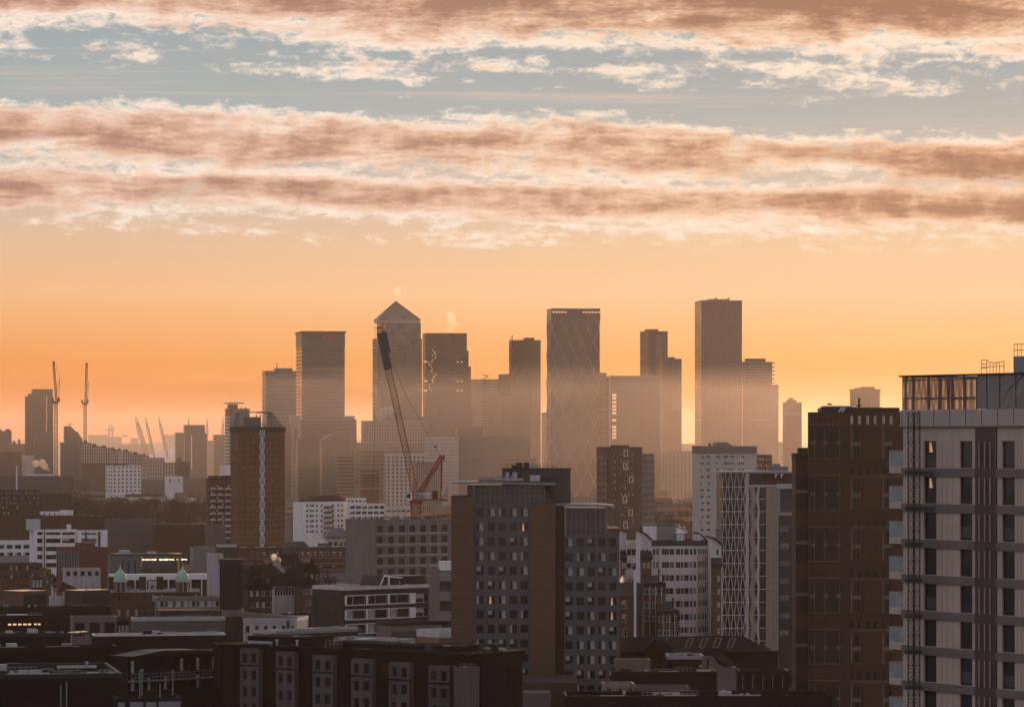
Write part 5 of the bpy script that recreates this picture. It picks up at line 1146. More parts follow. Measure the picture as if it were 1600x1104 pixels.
b = MB(); b.box(fx(1216.5), fx(1219), -.1, .45, zq(800), zq(763)); b.box(fx(1217), fx(1246), -.1, .45, zq(805), zq(799.5)); b.box(fx(1239), fx(1246), -.1, .45, zq(799), zq(763.2)); b.build('balcony_frame', TAN, r)
for k in range(7):
    b = MB(); z = zq(829+27*k); b.box(fx(1218), fx(1232), -1.1, .45, z-.15, z+.05); b.box(fx(1218), fx(1232), -1.15, -1.05, z+.05, z+1.2); b.build('balcony', mat('balcony_teal_glass', (.06,.075,.075), .25, .2, spec=.5), r)
b = MB(); b.box(fx(1204), fx(1235), 6, 12, H_, zat(728.5, Y)); b.box(fx(1212), fx(1223), 7, 10, H_, zat(724.5, Y)); rail(b, fx(1180), fx(1204), 5, H_, .7, 10); b.build('roof_plant', GREYP, r)
b = MB()
for c in (1211.5, 1220.5): b.bar((fx(c),-.9,zq(741)), (fx(c),-.9,zq(746)), .12); b.bar((fx(c)-.2,-.9,zq(740.5)), (fx(c)+.5,-.9,zq(741)), .1)
b.build('hanging_lamps', WHITE_FR, r)

# --- brown brick block, right
Y = 630; r, W_, D_, H_, fx = lbox(1262, 1264, 1412, 643.5, Y, 3, 'large brown brick block with ribbed parapet, arched attic windows and tall pale framed bays', 'brick_block', 'apartment block', 24)
zq = lambda q: zat(q, Y); BB = mat('umber_facing_brick', (.040,.019,.013), .9, .2, .12, brick=2.6); BBL = mat('umber_brick_light', (.066,.034,.023), .9, .18, .2); PS = mat('sandstone', (.12,.088,.066), .85, .12, .4)
wA = [(fx(1334.5), fx(1344.2)), (fx(1384), fx(1393))]
arch = [(fx(c)-.26, fx(c)+.26) for c in (1331, 1343, 1356, 1367.5, 1381, 1392.5)]
rowsW = []
for k in range(6): rowsW += [(zq(689+80*k), zq(669.5+80*k)), (zq(714.5+80*k), zq(696.5+80*k))]
rowsW = sorted(rowsW); rowA = [(zq(662.5+80*k), zq(649+80*k)) for k in range(6)]
# openings: one grid for the main windows, arched attic rows cut as narrow slits of their own
b = MB(); zs = []
lev = sorted([(v, wA) for v in rowsW]+[(v, arch) for v in rowA], key=lambda a: a[0][0]); z0 = 0.0
for (va, vb), us in lev:
    wallgrid(b, 'front', W_, D_, z0, vb, us, [(va, vb)], .3, 0, lo=fx(1313)); z0 = vb
b.quad([(fx(1313),0,z0),(W_,0,z0),(W_,0,H_),(fx(1313),0,H_)])
b.quad([(0,0,0),(fx(1313),0,0),(fx(1313),0,H_),(0,0,H_)])
for f_ in ('left', 'right', 'back'): wallgrid(b, f_, W_, D_, 0, H_, [], [], .2, 0)
b.quad([(0,0,H_),(W_,0,H_),(W_,D_,H_),(0,D_,H_)]); b.build('wall', BB, r)
put_windows(r, W_, D_, [('front', u[0], v[0]) for u in wA for v in rowsW], wA[0][1]-wA[0][0], rowsW[-1][1]-rowsW[-1][0], mat('frame_umber', (.08,.06,.05), .6), .3, ('dark', 'plain'))
b = MB()
for u in arch:
    for k, v in enumerate(rowA):
        b_ = MB(); n = 6; w = u[1]-u[0]; pts = [(u[0],.28,v[0]),(u[1],.28,v[0]),(u[1],.28,v[1]-w*.3)]+[(u[0]+w/2+w/2*math.cos(math.pi*j/n), .28, v[1]-w*.3+w*.3*math.sin(math.pi*j/n)) for j in range(1, n)]+[(u[0],.28,v[1]-w*.3)]
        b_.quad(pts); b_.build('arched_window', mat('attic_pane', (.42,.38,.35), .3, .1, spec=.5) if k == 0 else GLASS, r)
rs, bk = MB(), MB()
for k in range(6):
    q = 80*k
    if k == 0:
        rb = MB()
        for j in range(10): x = fx(1265.5)+(fx(1312)-fx(1265.5))*j/9; rb.box(x-.12, x+.12, -.22, -.02, zq(661), zq(646))
        rb.build('brick_ribs_and_courses', BBL, r)
    rb = MB()
    for j in range(10): x = fx(1352)+(fx(1378)-fx(1352))*j/9; rb.box(x-.1, x+.1, -.16, -.02, zq(715+q), zq(667+q))
    rb.build('brick_ribs_and_courses', BBL, r); rb = MB()
    for j in range(12): x = fx(1264.5)+(fx(1312)-fx(1264.5))*j/11; rb.box(x-.12, x+.12, -.22, -.02, zq(740+q), zq(721+q))
    rb.build('brick_ribs_and_courses', BBL, r)  # raised brick ribs, one group per band
    for qq in (663, 717, 742.5): rs.box(fx(1264), fx(1313), -.2, -.02, zq(qq+q), zq(qq+q)+.14)
    rs.box(fx(1328), W_-.05, -.12, -.02, zq(743+q), zq(743+q)+.12); rs.box(fx(1328), W_-.05, -.12, -.02, zq(665.5+q), zq(665.5+q)+.12)
    for u in wA:
        rs.box(u[0]-.55, u[1]+.1, -.14, -.02, zq(696+q), zq(690+q)); rs.box(u[0]-.6, u[0]-.32, -.14, -.02, zq(716+q), zq(668+q)); 
    for c in (1270.5, 1290, 1310):
        rs.box(fx(c)-.38, fx(c)+.38, -.16, -.02, zq(693.5+q), zq(688.5+q)); bk.box(fx(c)-.45, fx(c)+.45, -.05, -.02, zq(714+q), zq(668+q))
    for c in (1289, 1311.8, 1272.5): rs.box(fx(c)-.06, fx(c)+.06, -.16, -.06, zq(715+q), zq(668.5+q))
    for c in (1280, 1300): bk.box(fx(c)-.55, fx(c)+.55, -.04, -.015, zq(714+q), zq(669+q))
rs.build('stone_bands', PS, r); bk.build('bay_panels', mat('bay_umber', (.022,.017,.015), .6, .25, .5, spec=.15), r)
b = MB(); b.box(fx(1287), fx(1409), 5, 20, H_, zq(636)); b.box(fx(1291), fx(1335), 7, 18, zq(636), zq(633)); b.build('plant_screen', BLACKP, r)
b = MB(); b.box(fx(1287)-.1, fx(1340), 4.7, 5, zq(634.6), zq(633)); 
for c in (1313, 1318): b.bar((fx(c),4.5,zq(643)), (fx(c+5.5),4.5,zq(636)), .12)
b.build('pale_struts', WHITE_FR, r)
b = MB(); b.bar((fx(1346.5),7,H_), (fx(1346.5),7,zq(620.5)), .22, n=8); b.bar((fx(1342),7,zq(633)), (fx(1351),7,zq(632)), .1); b.box(fx(1336), fx(1356), 4, 6, zq(642), zq(640)); b.bar((fx(1299.5),8,zq(634)), (fx(1299.5),8,zq(631)), .08); b.bar((fx(1297),8,zq(629.8)), (fx(1304),8,zq(630.6)), .14); b.build('vent_mast', BLACKP, r)
r, W_, D_, H_, fx = lbox(1242, 1243.5, 1264, 709, 633, 3, 'lower brown brick shoulder of the large brick block with dark ribs', 'brick_shoulder', 'apartment block', 14)
walls(r, W_, D_, 0, H_, {}, BB, ROOF, BB)
b2 = MB(); b3 = MB(); zq = lambda q: zat(q, 633)
for k in range(6):
    b = MB()
    for j in range(6): x = W_*(j+.4)/6; b.box(x-.12, x+.12, -.2, -.02, zq(740+80*k), zq(721+80*k))
    for j in range(3): x = W_*(j+.5)/3; b2.box(x-.36, x+.36, -.14, -.02, zq(770+80*k), zq(765+80*k)); b3.box(x-.4, x+.4, -.05, -.02, zq(795+80*k), zq(747+80*k))
    b.build('brick_ribs_and_courses', BBL, r)  # raised brick ribs of this band
b2.build('stone_blocks', PS, r); b3.build('bay_panels', mat('bay_umber', (.045,.034,.028)), r)
b = MB(); b.box(W_*.33, W_, 4, 10, H_, zq(699.5)); b.build('roof_house', BRICKD, r)

# --- pale panelled tower at the right edge, with hoist mast and balconies
Yr = 300; loc = P(1411, HOR, Yr); loc.z = 0; pe = P(1640, HOR, 284); t = math.atan2(pe.y-loc.y, pe.x-loc.x); fx = along(loc, t); W_ = fx(1640); D_ = 20
r = thing('panel_tower', 'pale panelled tower with tall dark windows, grey floor bands and a see through roof screen', 'tower block', loc, t)
zr = lambda q: zat(q, Yr)
PP = mat('pale_mauve_panel', (.38,.285,.24), .6, .1, .5, streak=.12); FB = mat('floor_band_grey', (.13,.102,.094), .65, .12, .4, streak=.15); DW = mat('tall_pane', (.03,.028,.028), .1, .3, .3, spec=.5)
nfl = 8; pit = 55.2*Yr/F; zb0 = zr(730.5)           # top of the first floor band
us = [(fx(a), fx(c)) for a, c in ((1443.5, 1463), (1499.5, 1519), (1565.5, 1585.5), (1622, 1640))]; us[-1] = (us[-1][0], W_-.3)
rows = sorted([(zb0-k*pit+.04, zb0-k*pit+2.28) for k in range(nfl)]); rows = [v for v in rows if v[0] > 30]
b = MB(); wallgrid(b, 'front', W_, D_, 25, zr(667), us, rows, .22, 0); wallgrid(b, 'left', W_, D_, 25, zr(667), [], [], .2, 0); wallgrid(b, 'back', W_, D_, 25, zr(667), [], [], .2, 0); wallgrid(b, 'right', W_, D_, 25, zr(667), [], [], .2, 0)
b.build('wall', PP, r)
b = MB(); b.box(-.1, W_+.1, -.14, D_, 0, 25); b.build('lower_wall', FB, r)
for u in us:
    for k, v in enumerate(rows):
        b = MB(); w, h = u[1]-u[0], v[1]-v[0]
        b.quad([(0,.05,0),(w,.05,0),(w,.05,h),(0,.05,h)], 1)
        for x0, x1, z0, z1 in ((0,w,0,.06),(0,w,h-.06,h),(0,.07,.06,h-.06),(w-.07,w,.06,h-.06),(.07,w-.07,h*.55,h*.55+.05)): b.box(x0,x1,0,.045,z0,z1,0)
        if (k*7+int(u[0]*3)) % 4 == 1: b.quad([(.1,.03,h*.08),(w-.1,.03,h*.08),(w-.1,.03,h*.5),(.1,.03,h*.5)], 2)
        if u is us[0] and k >= len(rows)-2: b.quad([(w*.3,.035,h*.58),(w*.58,.035,h*.58),(w*.44,.035,h*.95),(w*.3,.035,h*.95)], 3)
        b.build('window', [BLACKP, DW, mat('dim_blind', (.06,.052,.05), .8, .2, 1.0), SUN_GLINT], r, (u[0], .17, v[0]))
b = MB()
for k in range(nfl):
    z = zb0-k*pit
    if z > 26: b.box(-.08, fx(1525), -.14, -.02, z-.70, z); b.box(fx(1558), W_+.08, -.14, -.02, z-.70, z)
b.build('floor_bands', FB, r)
b = MB()
for v in rows:
    for c in (1472, 1480, 1489, 1590, 1596, 1604, 1612): b.box(fx(c)-.012, fx(c)+.012, -.012, .004, v[0]+.02, v[1]-.02)
b.build('panel_joints', mat('joint_mauve', (.14,.11,.105), .7), r)
b = MB(); b.box(fx(1525), fx(1558), -.1, -.015, 25, zr(668.5)); b.build('dark_strip', mat('strip_umber', (.05,.036,.03), .45, .25, .6), r)
b = MB()
for v in rows:
    for c in (1533, 1541.5, 1550): b.box(fx(c)-.035, fx(c)+.035, -.24, -.17, v[0]-.02, v[1]-.02)
b.build('white_tubes', mat('tube_pale', (.30,.26,.24), .6), r)
b = MB()
for v in rows[::2]: b.box(fx(1536), fx(1547), -.2, -.12, v[0]+1.35, v[0]+1.4)
b.build('tube_brackets', DARK_FR, r)
b = MB(); b.box(-.15, W_+.15, -.2, D_, zr(667), zr(640.5)); b.build('top_panels', mat('fascia_mauve', (.31,.25,.235), .6, .1, .5), r)
b = MB()
for k in range(12): x = fx(1424+k*25-12); b.box(x-.03, x+.03, -.24, -.19, zr(665), zr(641))
b.box(-.2, W_+.2, -.26, -.21, zr(667.5), zr(666)); b.build('fascia_joints', mat('fascia_joint', (.11,.09,.085), .7), r)
# roof screen: an open mesh on a frame at the left, glass further right
x1 = fx(1526); b = MB(); zl, zh = zr(640.3), zr(589)
def screen(b, o, u, L, zl, zh, st=.15, rr=.022):
    n = int((L+(zh-zl))/st)
    for k in range(n+1):
        for sg in (1, -1):
            a = k*st; s0, e0 = (a-(zh-zl), a) if sg == 1 else (a-(zh-zl), a)
            lo, hi = max(0, s0), min(L, e0)
            if hi-lo < .05: continue
            f_ = (lambda x: zl+(x-(a-(zh-zl)))) if sg == 1 else (lambda x: zh-(x-(a-(zh-zl))))
            b.bar(o+u*lo+Vector((0,0,f_(lo))), o+u*hi+Vector((0,0,f_(hi))), rr, n=3)
screen(b, Vector((0,-.1,0)), Vector((1,0,0)), x1, zl, zh); screen(b, Vector((-.1,0,0)), Vector((0,1,0)), D_*.4, zl, zh, .16)
b.build('mesh_screen', mat('screen_copper', (.16,.10,.08), .6, .2, 1), r)
b = MB()
for c in (1426, 1450, 1467, 1481, 1487, 1506): b.box(fx(c)-.09, fx(c)+.09, .0, .18, zl, zh)
for q in (622.5, 594): b.box(0, x1, 0, .12, zr(q)-.06, zr(q)+.06)
b.build('screen_posts_rails', mat('post_umber', (.07,.055,.05), .6), r); b = MB()  # upright posts and rails carrying the mesh
for y in (0.2, D_*.2, D_*.4): b.box(-.02, .12, y, y+.14, zl, zh)
b.box(-.02, .1, .2, D_*.4, zr(622.5)-.06, zr(622.5)+.06); b.build('screen_posts_rails', mat('post_umber', (.07,.055,.05), .6), r)
b = MB(); b.box(-.25, W_, -.25, .25, zh, zr(586.5)); b.box(-.25, .25, .25, D_*.4, zh, zr(586.5)); b.build('screen_rail', BLACKP, r)
b = MB(); b.box(x1+.02, W_, 0, D_-2, zl+.01, zr(588.8)); b.build('roof_storey', mat('roof_glass_panel', (.13,.115,.11), .3, .15, .4, spec=.5), r)
b = MB()
for c in (1542, 1562, 1587): b.box(fx(c)-.05, fx(c)+.05, -.06, -.01, zl, zr(589.2))
b.bar((fx(1575),-.04,zr(612)), (fx(1600),-.04,zr(590)), .05); b.build('roof_storey_joints', mat('fascia_joint', (.11,.09,.085)), r)
b = MB(); b.box(fx(1561.5), W_, 1.5, D_-4, zr(588.7), zr(561)); b.build('plant_house', mat('plant_blue_grey', (.16,.155,.16), .6, .12), r)
b = MB(); rail(b, fx(1561), W_, 1.6, zr(561), 1.0, 14, .03); b.build('handrail', mat('rail_rust', (.16,.08,.04), .6), r)
b = MB(); zc0 = zr(587)
for c in (1524.5, 1533, 1538, 1543, 1548, 1553, 1560): b.bar((fx(c),.6,zc0), (fx(c),.6,zr(566) if c < 1535 else zr(569)), .03)
for q in (566, 572, 578): b.bar((fx(1524.5),.6,zr(q)), (fx(1534),.6,zr(q)), .03)
b.bar((fx(1524.5),.6,zr(576)), (fx(1561),.6,zr(576)), .025); b.bar((fx(1533),.6,zr(567)), (fx(1545),.6,zr(571)), .025); b.bar((fx(1545),.6,zr(571)), (fx(1561),.6,zr(568)), .025); b.build('roof_cage', mat('rail_rust', (.16,.08,.04)), r)
for k in range(8):
    z = zb0+.25-k*pit
    b = MB(); b.box(-2.15, -.12, .2, 3.2, z-.72, z-.1); b.build('balcony', PP, r)
    b = MB(); b.box(-2.15, -2.1, .2, 3.2, z-.08, z+1.2); b.box(-2.1, -.12, .2, .24, z-.08, z+1.2); b.build('balcony_glass', mat('frosted_glass', (.19,.215,.22), .25, .1, .6, spec=.5), r)
    b = MB(); b.box(-2.18, -.1, .17, .3, z+1.2, z+1.25); b.build('balcony_rail', CRANEY, r)
# hoist mast in front of it
t2 = thing('hoist_mast', 'dark lattice construction hoist mast climbing the pale panelled tower', 'hoist', P(1428, HOR, 296).to_tuple()[:2]+(0,), 0)
b = MB(); mw = 1.0
for off in (-.27, .27): lattice(b, (off,0,25), (off,0,zat(644, 297)), .44, 60, .03, up=(0,1,0))
b.build('mast', mat('hoist_iron', (.05,.038,.034), .6, .2), t2)
for k in range(7):
    z = zb0-.35-k*pit; b = MB(); b.box(-.75, 1.6 if k < 2 else .7, .1, .5, z-.18, z+.12); b.bar((-.2,.2,z), (-.2,1.4,z), .04); b.bar((.4,.2,z), (.4,1.4,z), .04); b.build('wall_tie', mat('hoist_iron', (.05,.038,.034)), t2)

# ================================================================ roofs of the dark foreground
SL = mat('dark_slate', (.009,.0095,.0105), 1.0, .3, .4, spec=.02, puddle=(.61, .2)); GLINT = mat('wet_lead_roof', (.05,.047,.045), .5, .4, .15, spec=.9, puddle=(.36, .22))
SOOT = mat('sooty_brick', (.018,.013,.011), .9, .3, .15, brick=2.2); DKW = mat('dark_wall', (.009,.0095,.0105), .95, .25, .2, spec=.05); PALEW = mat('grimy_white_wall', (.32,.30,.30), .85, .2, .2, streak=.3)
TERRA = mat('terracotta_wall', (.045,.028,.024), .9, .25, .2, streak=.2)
RC = random.Random(77)
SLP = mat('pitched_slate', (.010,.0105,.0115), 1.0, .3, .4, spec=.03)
def gable(r, W, D, H, rise, m, along_x=True, over=.4):
    b = MB()
    if along_x:
        b.extr([(-over,-over,H),(-over,D/2,H+rise),(-over,D+over,H),(-over,D+over,H-.25),(-over,-over,H-.25)], (W+2*over,0,0))
    else: b.extr([(-over,-over,H-.25),(W+over,-over,H-.25),(W+over,-over,H),(W/2,-over,H+rise),(-over,-over,H)], (0,D+2*over,0))
    return b.build('pitched_roof', m, r)
def chim(r, x, y, z, m=None):
    b = MB(); b.box(x-.35, x+.35, y-.6, y+.6, z-1, z+1.4)
    for k in (-.35, .05, .4): b.lathe([(.12, z+1.4), (.1, z+1.9)], 6, 0, x, y+k)
    return b.build('chimney', m or SOOT, r)
def block(label, xl, xc, xr, yt, Y, deg, m=DKW, name='building', cat='building', depth=14, roof=None, coping=None, win=None, up=.5, group=None, ch=.12, kinds=('plain', 'dark', 'half'), fr=None):
    """win: (columns, rows, width, height, pitch, first sill below the top)"""
    r, W_, D_, H_, fx = lbox(xl, xc, xr, yt, Y, deg, label, name, cat, depth, group)
    g = {}
    if win:
        n, k, w, h, p, d = win; us = spans(W_, n, min(w, W_/n*.8)); w = us[0][1]-us[0][0]
        vs = sorted((H_-d-h-j*p, H_-d-j*p) for j in range(k)); g = {'front': (us, vs)}
    walls(r, W_, D_, 0, H_, g, m, roof or SL, coping or m, .2, .35, ch, up)
    if win: put_windows(r, W_, D_, [('front', u[0], v[0]) for u in us for v in vs], w, h, fr or DARK_FR, .2, kinds)
    if Y < 1700 and depth >= 10 and roof is not GLINT: clutter(r, W_, D_, H_-up, min(24, 3+int(W_*D_/32)), RC)
    return r, W_, D_, H_, fx

# domed victorian building
r, W_, D_, H_, fx = block('dark red brick victorian building with white trim under the two green domes', 163, 165, 312, 922, 960, 3, BRICKR, 'victorian_building', 'building', 12, win=(11, 2, 1.1, 1.9, 4, 1.2), kinds=('dark', 'plain', 'curtain'), fr=mat('stone_frame', (.2,.18,.17), .8, .1), coping=PALEW)
b = MB()
for c in (176, 224, 251): b.box(fx(c)-.9, fx(c)+.9, 2, 4, H_, H_+3.6)
b.build('chimney', SOOT, r)
for c, s_ in ((188, 'left green copper dome with a spike, on a white columned drum'), (285, 'right green copper dome with a spike, nearer the dark drum tower')):
    q = P(c, 921, 958); t_ = thing('domed_turret', s_, 'dome', (q.x, q.y, q.z-.5), 0, 'green domes of the victorian building')
    b = MB(); b.lathe([(1.55,0),(1.55,2.6)], 12); b.build('drum', BRICKR, t_)
    for k in range(8):
        a = k*math.pi/4+.2; b = MB(); b.bar((1.68*math.cos(a),1.68*math.sin(a),0), (1.68*math.cos(a),1.68*math.sin(a),2.55), .13, n=6); b.build('column', PALEW, t_)
    b = MB(); b.lathe([(1.95,2.6),(2.0,2.85),(1.9,2.95)], 16); b.build('cornice', PALEW, t_)
    b = MB(); b.lathe([(1.78,2.95),(1.8,3.4),(1.68,4.2),(1.4,4.9),(.95,5.5),(.5,6.0),(.2,6.5),(.08,7.4),(.02,8.1)], 16); b.build('dome', mat('verdigris_copper', (.24,.34,.29), .55, .18, 1.2, streak=.2), t_)
block('pale dormered attic between the green domes', 232, 234, 254, 909, 985, 3, PALEW, 'attic', 'building', 6, win=(2, 1, 1.1, 1.6, 3, .9))
block('pale bay windowed row in front of the right green dome', 242, 245, 344, 934, 900, 3, mat('soot_pink', (.13,.10,.095), .9, .25, .2), 'terrace_row', 'houses', 8, win=(8, 1, 2.0, 1.6, 3, .7), fr=WHITE_FR, kinds=('curtain', 'half', 'dark'))
# dark drum tower
q = P(362, 0, 800); Yd_ = 800; t_ = thing('drum_tower', 'black square shafted vent tower with an overhanging cap and a pale belt', 'vent tower', (q.x, Yd_, 0), 0)
w = 2.65; b = MB(); b.prism([(w*math.cos(a), w*math.sin(a)) for a in [k*math.pi/6+.1 for k in range(12)]], 0, zat(880, Yd_)); b.build('shaft', BLACKP, t_)
b = MB()
for k in range(24): a = k*math.pi/12; b.bar((w*1.01*math.cos(a), w*1.01*math.sin(a), zat(948,Yd_)), (w*1.01*math.cos(a), w*1.01*math.sin(a), zat(881,Yd_)), .06)
b.build('ribs', DKW, t_)
b = MB(); b.lathe([(w+.1,zat(880,Yd_)),(w+.35,zat(879,Yd_)),(w+.35,zat(873,Yd_)),(w,zat(872.5,Yd_))], 12); b.build('cap', BLACKP, t_)
b = MB(); b.lathe([(w+.15,zat(962,Yd_)),(w+.2,zat(961,Yd_)),(w+.2,zat(953,Yd_)),(w+.1,zat(952,Yd_))], 12); b.build('belt', mat('belt_grey', (.10,.10,.105), .7, .3, 2), t_)
b = MB(); b.lathe([(w+.25,0),(w+.25,zat(964,Yd_))], 12); b.build('lower_shaft', BLACKP, t_)

# left and middle rows, far to near
B = block
B('long pale low depot on the far left with a white mast before it', -16, -14, 96, 744, 2600, 2, TOWERB, 'depot', 'depot', 30)
b = MB(); q = P(26, 0, 2560); b.bar((0,0,0), (0,0,zat(727,2560)), .55, n=6); tag(b.build('mast', RENDER, None, (q.x, q.y, 0)), 'thin white mast standing before the long pale depot', 'mast')
B('small white office box with three stacked dark windows on the far left', 42, 58, 84, 741, 2950, 40, RENDER, 'white_office', 'office', win=(1, 3, 4, 1.6, 3.3, 2))
B('brown flat block right of the small white office box', 84, 86, 116, 744, 3100, 4, BRICKD, 'building', 'building', win=(4, 2, 1.6, 1.3, 3, 1), roof=ROOF)
B('brown hall with a white door bay behind the dark wood', 112, 114, 142, 750, 3150, 4, TOWERD)
B('low pale shed with a rust roof edge left of the small grey hall', 221, 223, 262, 750, 3250, 4, TOWERB, 'shed', 'shed', 20)
B('small pale grey hall with a dark door, behind the dark wood', 257, 259, 286, 744, 3240, 4, RENDER, 'hall', 'hall', 16, win=(2, 1, 1.2, 3, 3, 2))
B('long pale shed with a stripe, right of the small grey hall', 285, 287, 326, 747, 3260, 4, TOWERB, 'shed', 'shed', 20)
B('white gabled block tucked left of the brick tower', 344, 347, 364, 727, 2900, 5, RENDER, 'white_gable', 'building', 12)
B('dark brick estate block with two small lit windows, left of the dark wood', 60, 62, 112, 771, 2300, 4, BRICKD, 'estate_block', 'apartment block', win=(7, 3, 1.4, 1.2, 3, 1), kinds=('plain', 'dark'))
B('wide dark sheds behind the banded white office', 52, 54, 166, 806, 1650, 3, TERRA, 'shed', 'shed', 24)
B('tiny pale box house with a dark window, in front of the dark wood', 97, 99, 114.5, 797, 1900, 20, RENDER, 'box_house', 'house', 6)
B('dark brown estate block with faint window bands at the far left', -14, -12, 62, 766, 2050, 3, BRICKD, 'estate_block', 'apartment block', win=(12, 3, 1.3, 1.1, 2.9, 1), kinds=('half', 'curtain', 'dark'))
B('low brown estate block with one lit window, at the left edge', -14, -12, 30, 788, 1800, 3, TERRA, 'estate_block', 'apartment block', win=(6, 2, 1.4, 1.3, 3, .8), kinds=('lit', 'half', 'dark', 'curtain'))
B('wide windowless grey brown warehouse behind the rust red hall', 164, 166, 240, 812, 1500, 3, mat('warehouse_grey', (.075,.066,.064), .8, .12, .1), 'warehouse', 'warehouse', 30)
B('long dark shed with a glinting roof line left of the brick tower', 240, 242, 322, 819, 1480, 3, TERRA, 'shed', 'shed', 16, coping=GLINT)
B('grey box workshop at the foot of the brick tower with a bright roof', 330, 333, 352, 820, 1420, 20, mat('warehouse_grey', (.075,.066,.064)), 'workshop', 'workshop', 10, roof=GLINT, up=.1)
B('pale blue clad plant room stack right of the lit sign hall', 300, 302, 337, 856, 1110, 6, GREYP, 'plant_room', 'plant room', 10)
B('pale cube plant room behind the black drum tower', 326, 328, 349, 866, 1060, 6, PALEW, 'plant_room', 'plant room', 9)
B('flat roofed brick block with pale rooflights, behind the black drum tower', 338, 341, 370, 852, 1180, 4, BRICKD, 'building', 'building', coping=STEEL)
B('dark red terrace of houses at the left edge below the pale office', -14, -12, 62, 880, 1230, 3, BRICKR, 'terrace_row', 'houses', 9, win=(9, 2, 1.1, 1.6, 3, .8), kinds=('dark', 'curtain'))
r, W_, D_, H_, fx = B('large grimy white rear wall with a sloping base roof, below the rust red hall', 98, 101, 157, 889, 1090, 3, PALEW, 'rear_wall', 'building', 8, win=(5, 1, 1.2, 1.5, 3, .6))
b = MB(); b.extr([(fx(98),-.3,zat(909,1085)),(fx(120),-.3,zat(920,1085)),(fx(128),-6,zat(923,1085)),(fx(90),-6,zat(923,1085))], (0,-.3,-.2)); b.build('lean_to_roof', SLP, r)
B('small grey house with pale columns left of the grimy white wall', 47, 49, 66, 902, 1060, 4, SOOT, 'house', 'house', 7, win=(3, 1, 1.3, 2.4, 3, .5), fr=WHITE_FR, kinds=('curtain',))
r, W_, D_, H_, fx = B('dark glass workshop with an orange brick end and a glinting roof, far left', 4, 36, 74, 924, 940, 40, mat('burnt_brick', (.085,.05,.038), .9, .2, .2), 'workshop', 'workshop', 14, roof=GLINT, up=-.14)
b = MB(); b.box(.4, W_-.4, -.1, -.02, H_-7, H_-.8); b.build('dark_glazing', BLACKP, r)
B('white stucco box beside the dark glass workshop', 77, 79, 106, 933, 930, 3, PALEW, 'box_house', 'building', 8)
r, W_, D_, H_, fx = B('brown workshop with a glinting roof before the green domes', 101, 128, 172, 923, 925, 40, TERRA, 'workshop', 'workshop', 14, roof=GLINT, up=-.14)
b = MB(); b.box(.4, W_-.4, -.1, -.02, H_-7, H_-.8); b.build('dark_glazing', BLACKP, r)
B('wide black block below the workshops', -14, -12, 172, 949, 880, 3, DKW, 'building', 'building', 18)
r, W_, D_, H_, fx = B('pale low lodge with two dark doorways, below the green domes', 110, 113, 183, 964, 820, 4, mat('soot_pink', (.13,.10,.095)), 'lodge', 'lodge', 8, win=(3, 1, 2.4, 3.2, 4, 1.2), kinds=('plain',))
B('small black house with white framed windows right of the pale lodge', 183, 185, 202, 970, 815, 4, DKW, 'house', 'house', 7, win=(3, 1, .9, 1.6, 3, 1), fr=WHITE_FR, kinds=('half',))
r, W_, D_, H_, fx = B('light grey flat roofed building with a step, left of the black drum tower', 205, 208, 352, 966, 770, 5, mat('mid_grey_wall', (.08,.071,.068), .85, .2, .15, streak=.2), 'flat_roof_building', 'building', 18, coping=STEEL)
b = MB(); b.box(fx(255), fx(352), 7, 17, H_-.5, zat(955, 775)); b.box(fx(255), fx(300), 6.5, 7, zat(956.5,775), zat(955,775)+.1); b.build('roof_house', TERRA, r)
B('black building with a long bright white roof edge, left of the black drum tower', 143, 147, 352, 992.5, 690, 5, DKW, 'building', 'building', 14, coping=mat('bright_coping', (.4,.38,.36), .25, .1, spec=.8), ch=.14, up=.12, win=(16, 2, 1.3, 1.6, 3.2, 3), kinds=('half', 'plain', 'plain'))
r, W_, D_, H_, fx = B('black office with a row of sky glints at the left edge', -14, -12, 68, 962, 800, 3, DKW, 'office_block', 'office', 14, coping=DKW)
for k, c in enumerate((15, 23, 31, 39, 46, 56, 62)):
    b = MB(); b.box(fx(c-2.6), fx(c+(2.6 if k < 5 else 1.4)), -.06, -.01, zat(976.5,800), zat(974,800)); b.build('glint_and_lit_pane', mat('warm_sky_glint', (.9,.6,.4), .5, .1, emit=((1,.58,.32), .9)), r)  # glowing strips paint the sky's reflection on the panes
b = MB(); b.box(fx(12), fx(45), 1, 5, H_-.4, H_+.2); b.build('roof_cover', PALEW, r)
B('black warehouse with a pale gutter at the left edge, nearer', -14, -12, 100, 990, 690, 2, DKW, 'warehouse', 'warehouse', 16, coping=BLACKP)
# brick victorians between drum tower and black office
hs = [(381,418,905,1000,'sooty brick house with a slate roof right of the black drum tower',SOOT,1),(412,436,899,985,'sooty brick house behind the white bay front',SOOT,1),(462,500,893,1010,'sooty brick house left of the black clad office',SOOT,0),(440,470,880,1090,'blue grey roofed house by the steam plume',BRICKD,1),(385,425,918,930,'lower sooty brick house right of the black drum tower, with attic windows',SOOT,0),(470,495,915,940,'narrow sooty brick house with stone bands beside the black clad office',BRICKR,0),(400,440,895,1120,'dark red brick house under the long brick range',BRICKR,1)]
for x0, x1, q, yy, lab, mm_, gx in hs:
    r, W_, D_, H_, fx = B(lab, x0, x0+3, x1, q, yy, 20, mm_, 'brick_house', 'house', 9, win=(4, 3, 1.0, 1.5, 3, .8), fr=WHITE_FR, kinds=('dark', 'plain', 'curtain'))
    gable(r, W_, D_, H_, 2.6, SLP, bool(gx)); chim(r, .8, D_/2, H_+2.2); chim(r, W_-.8, D_/2, H_+2.2)
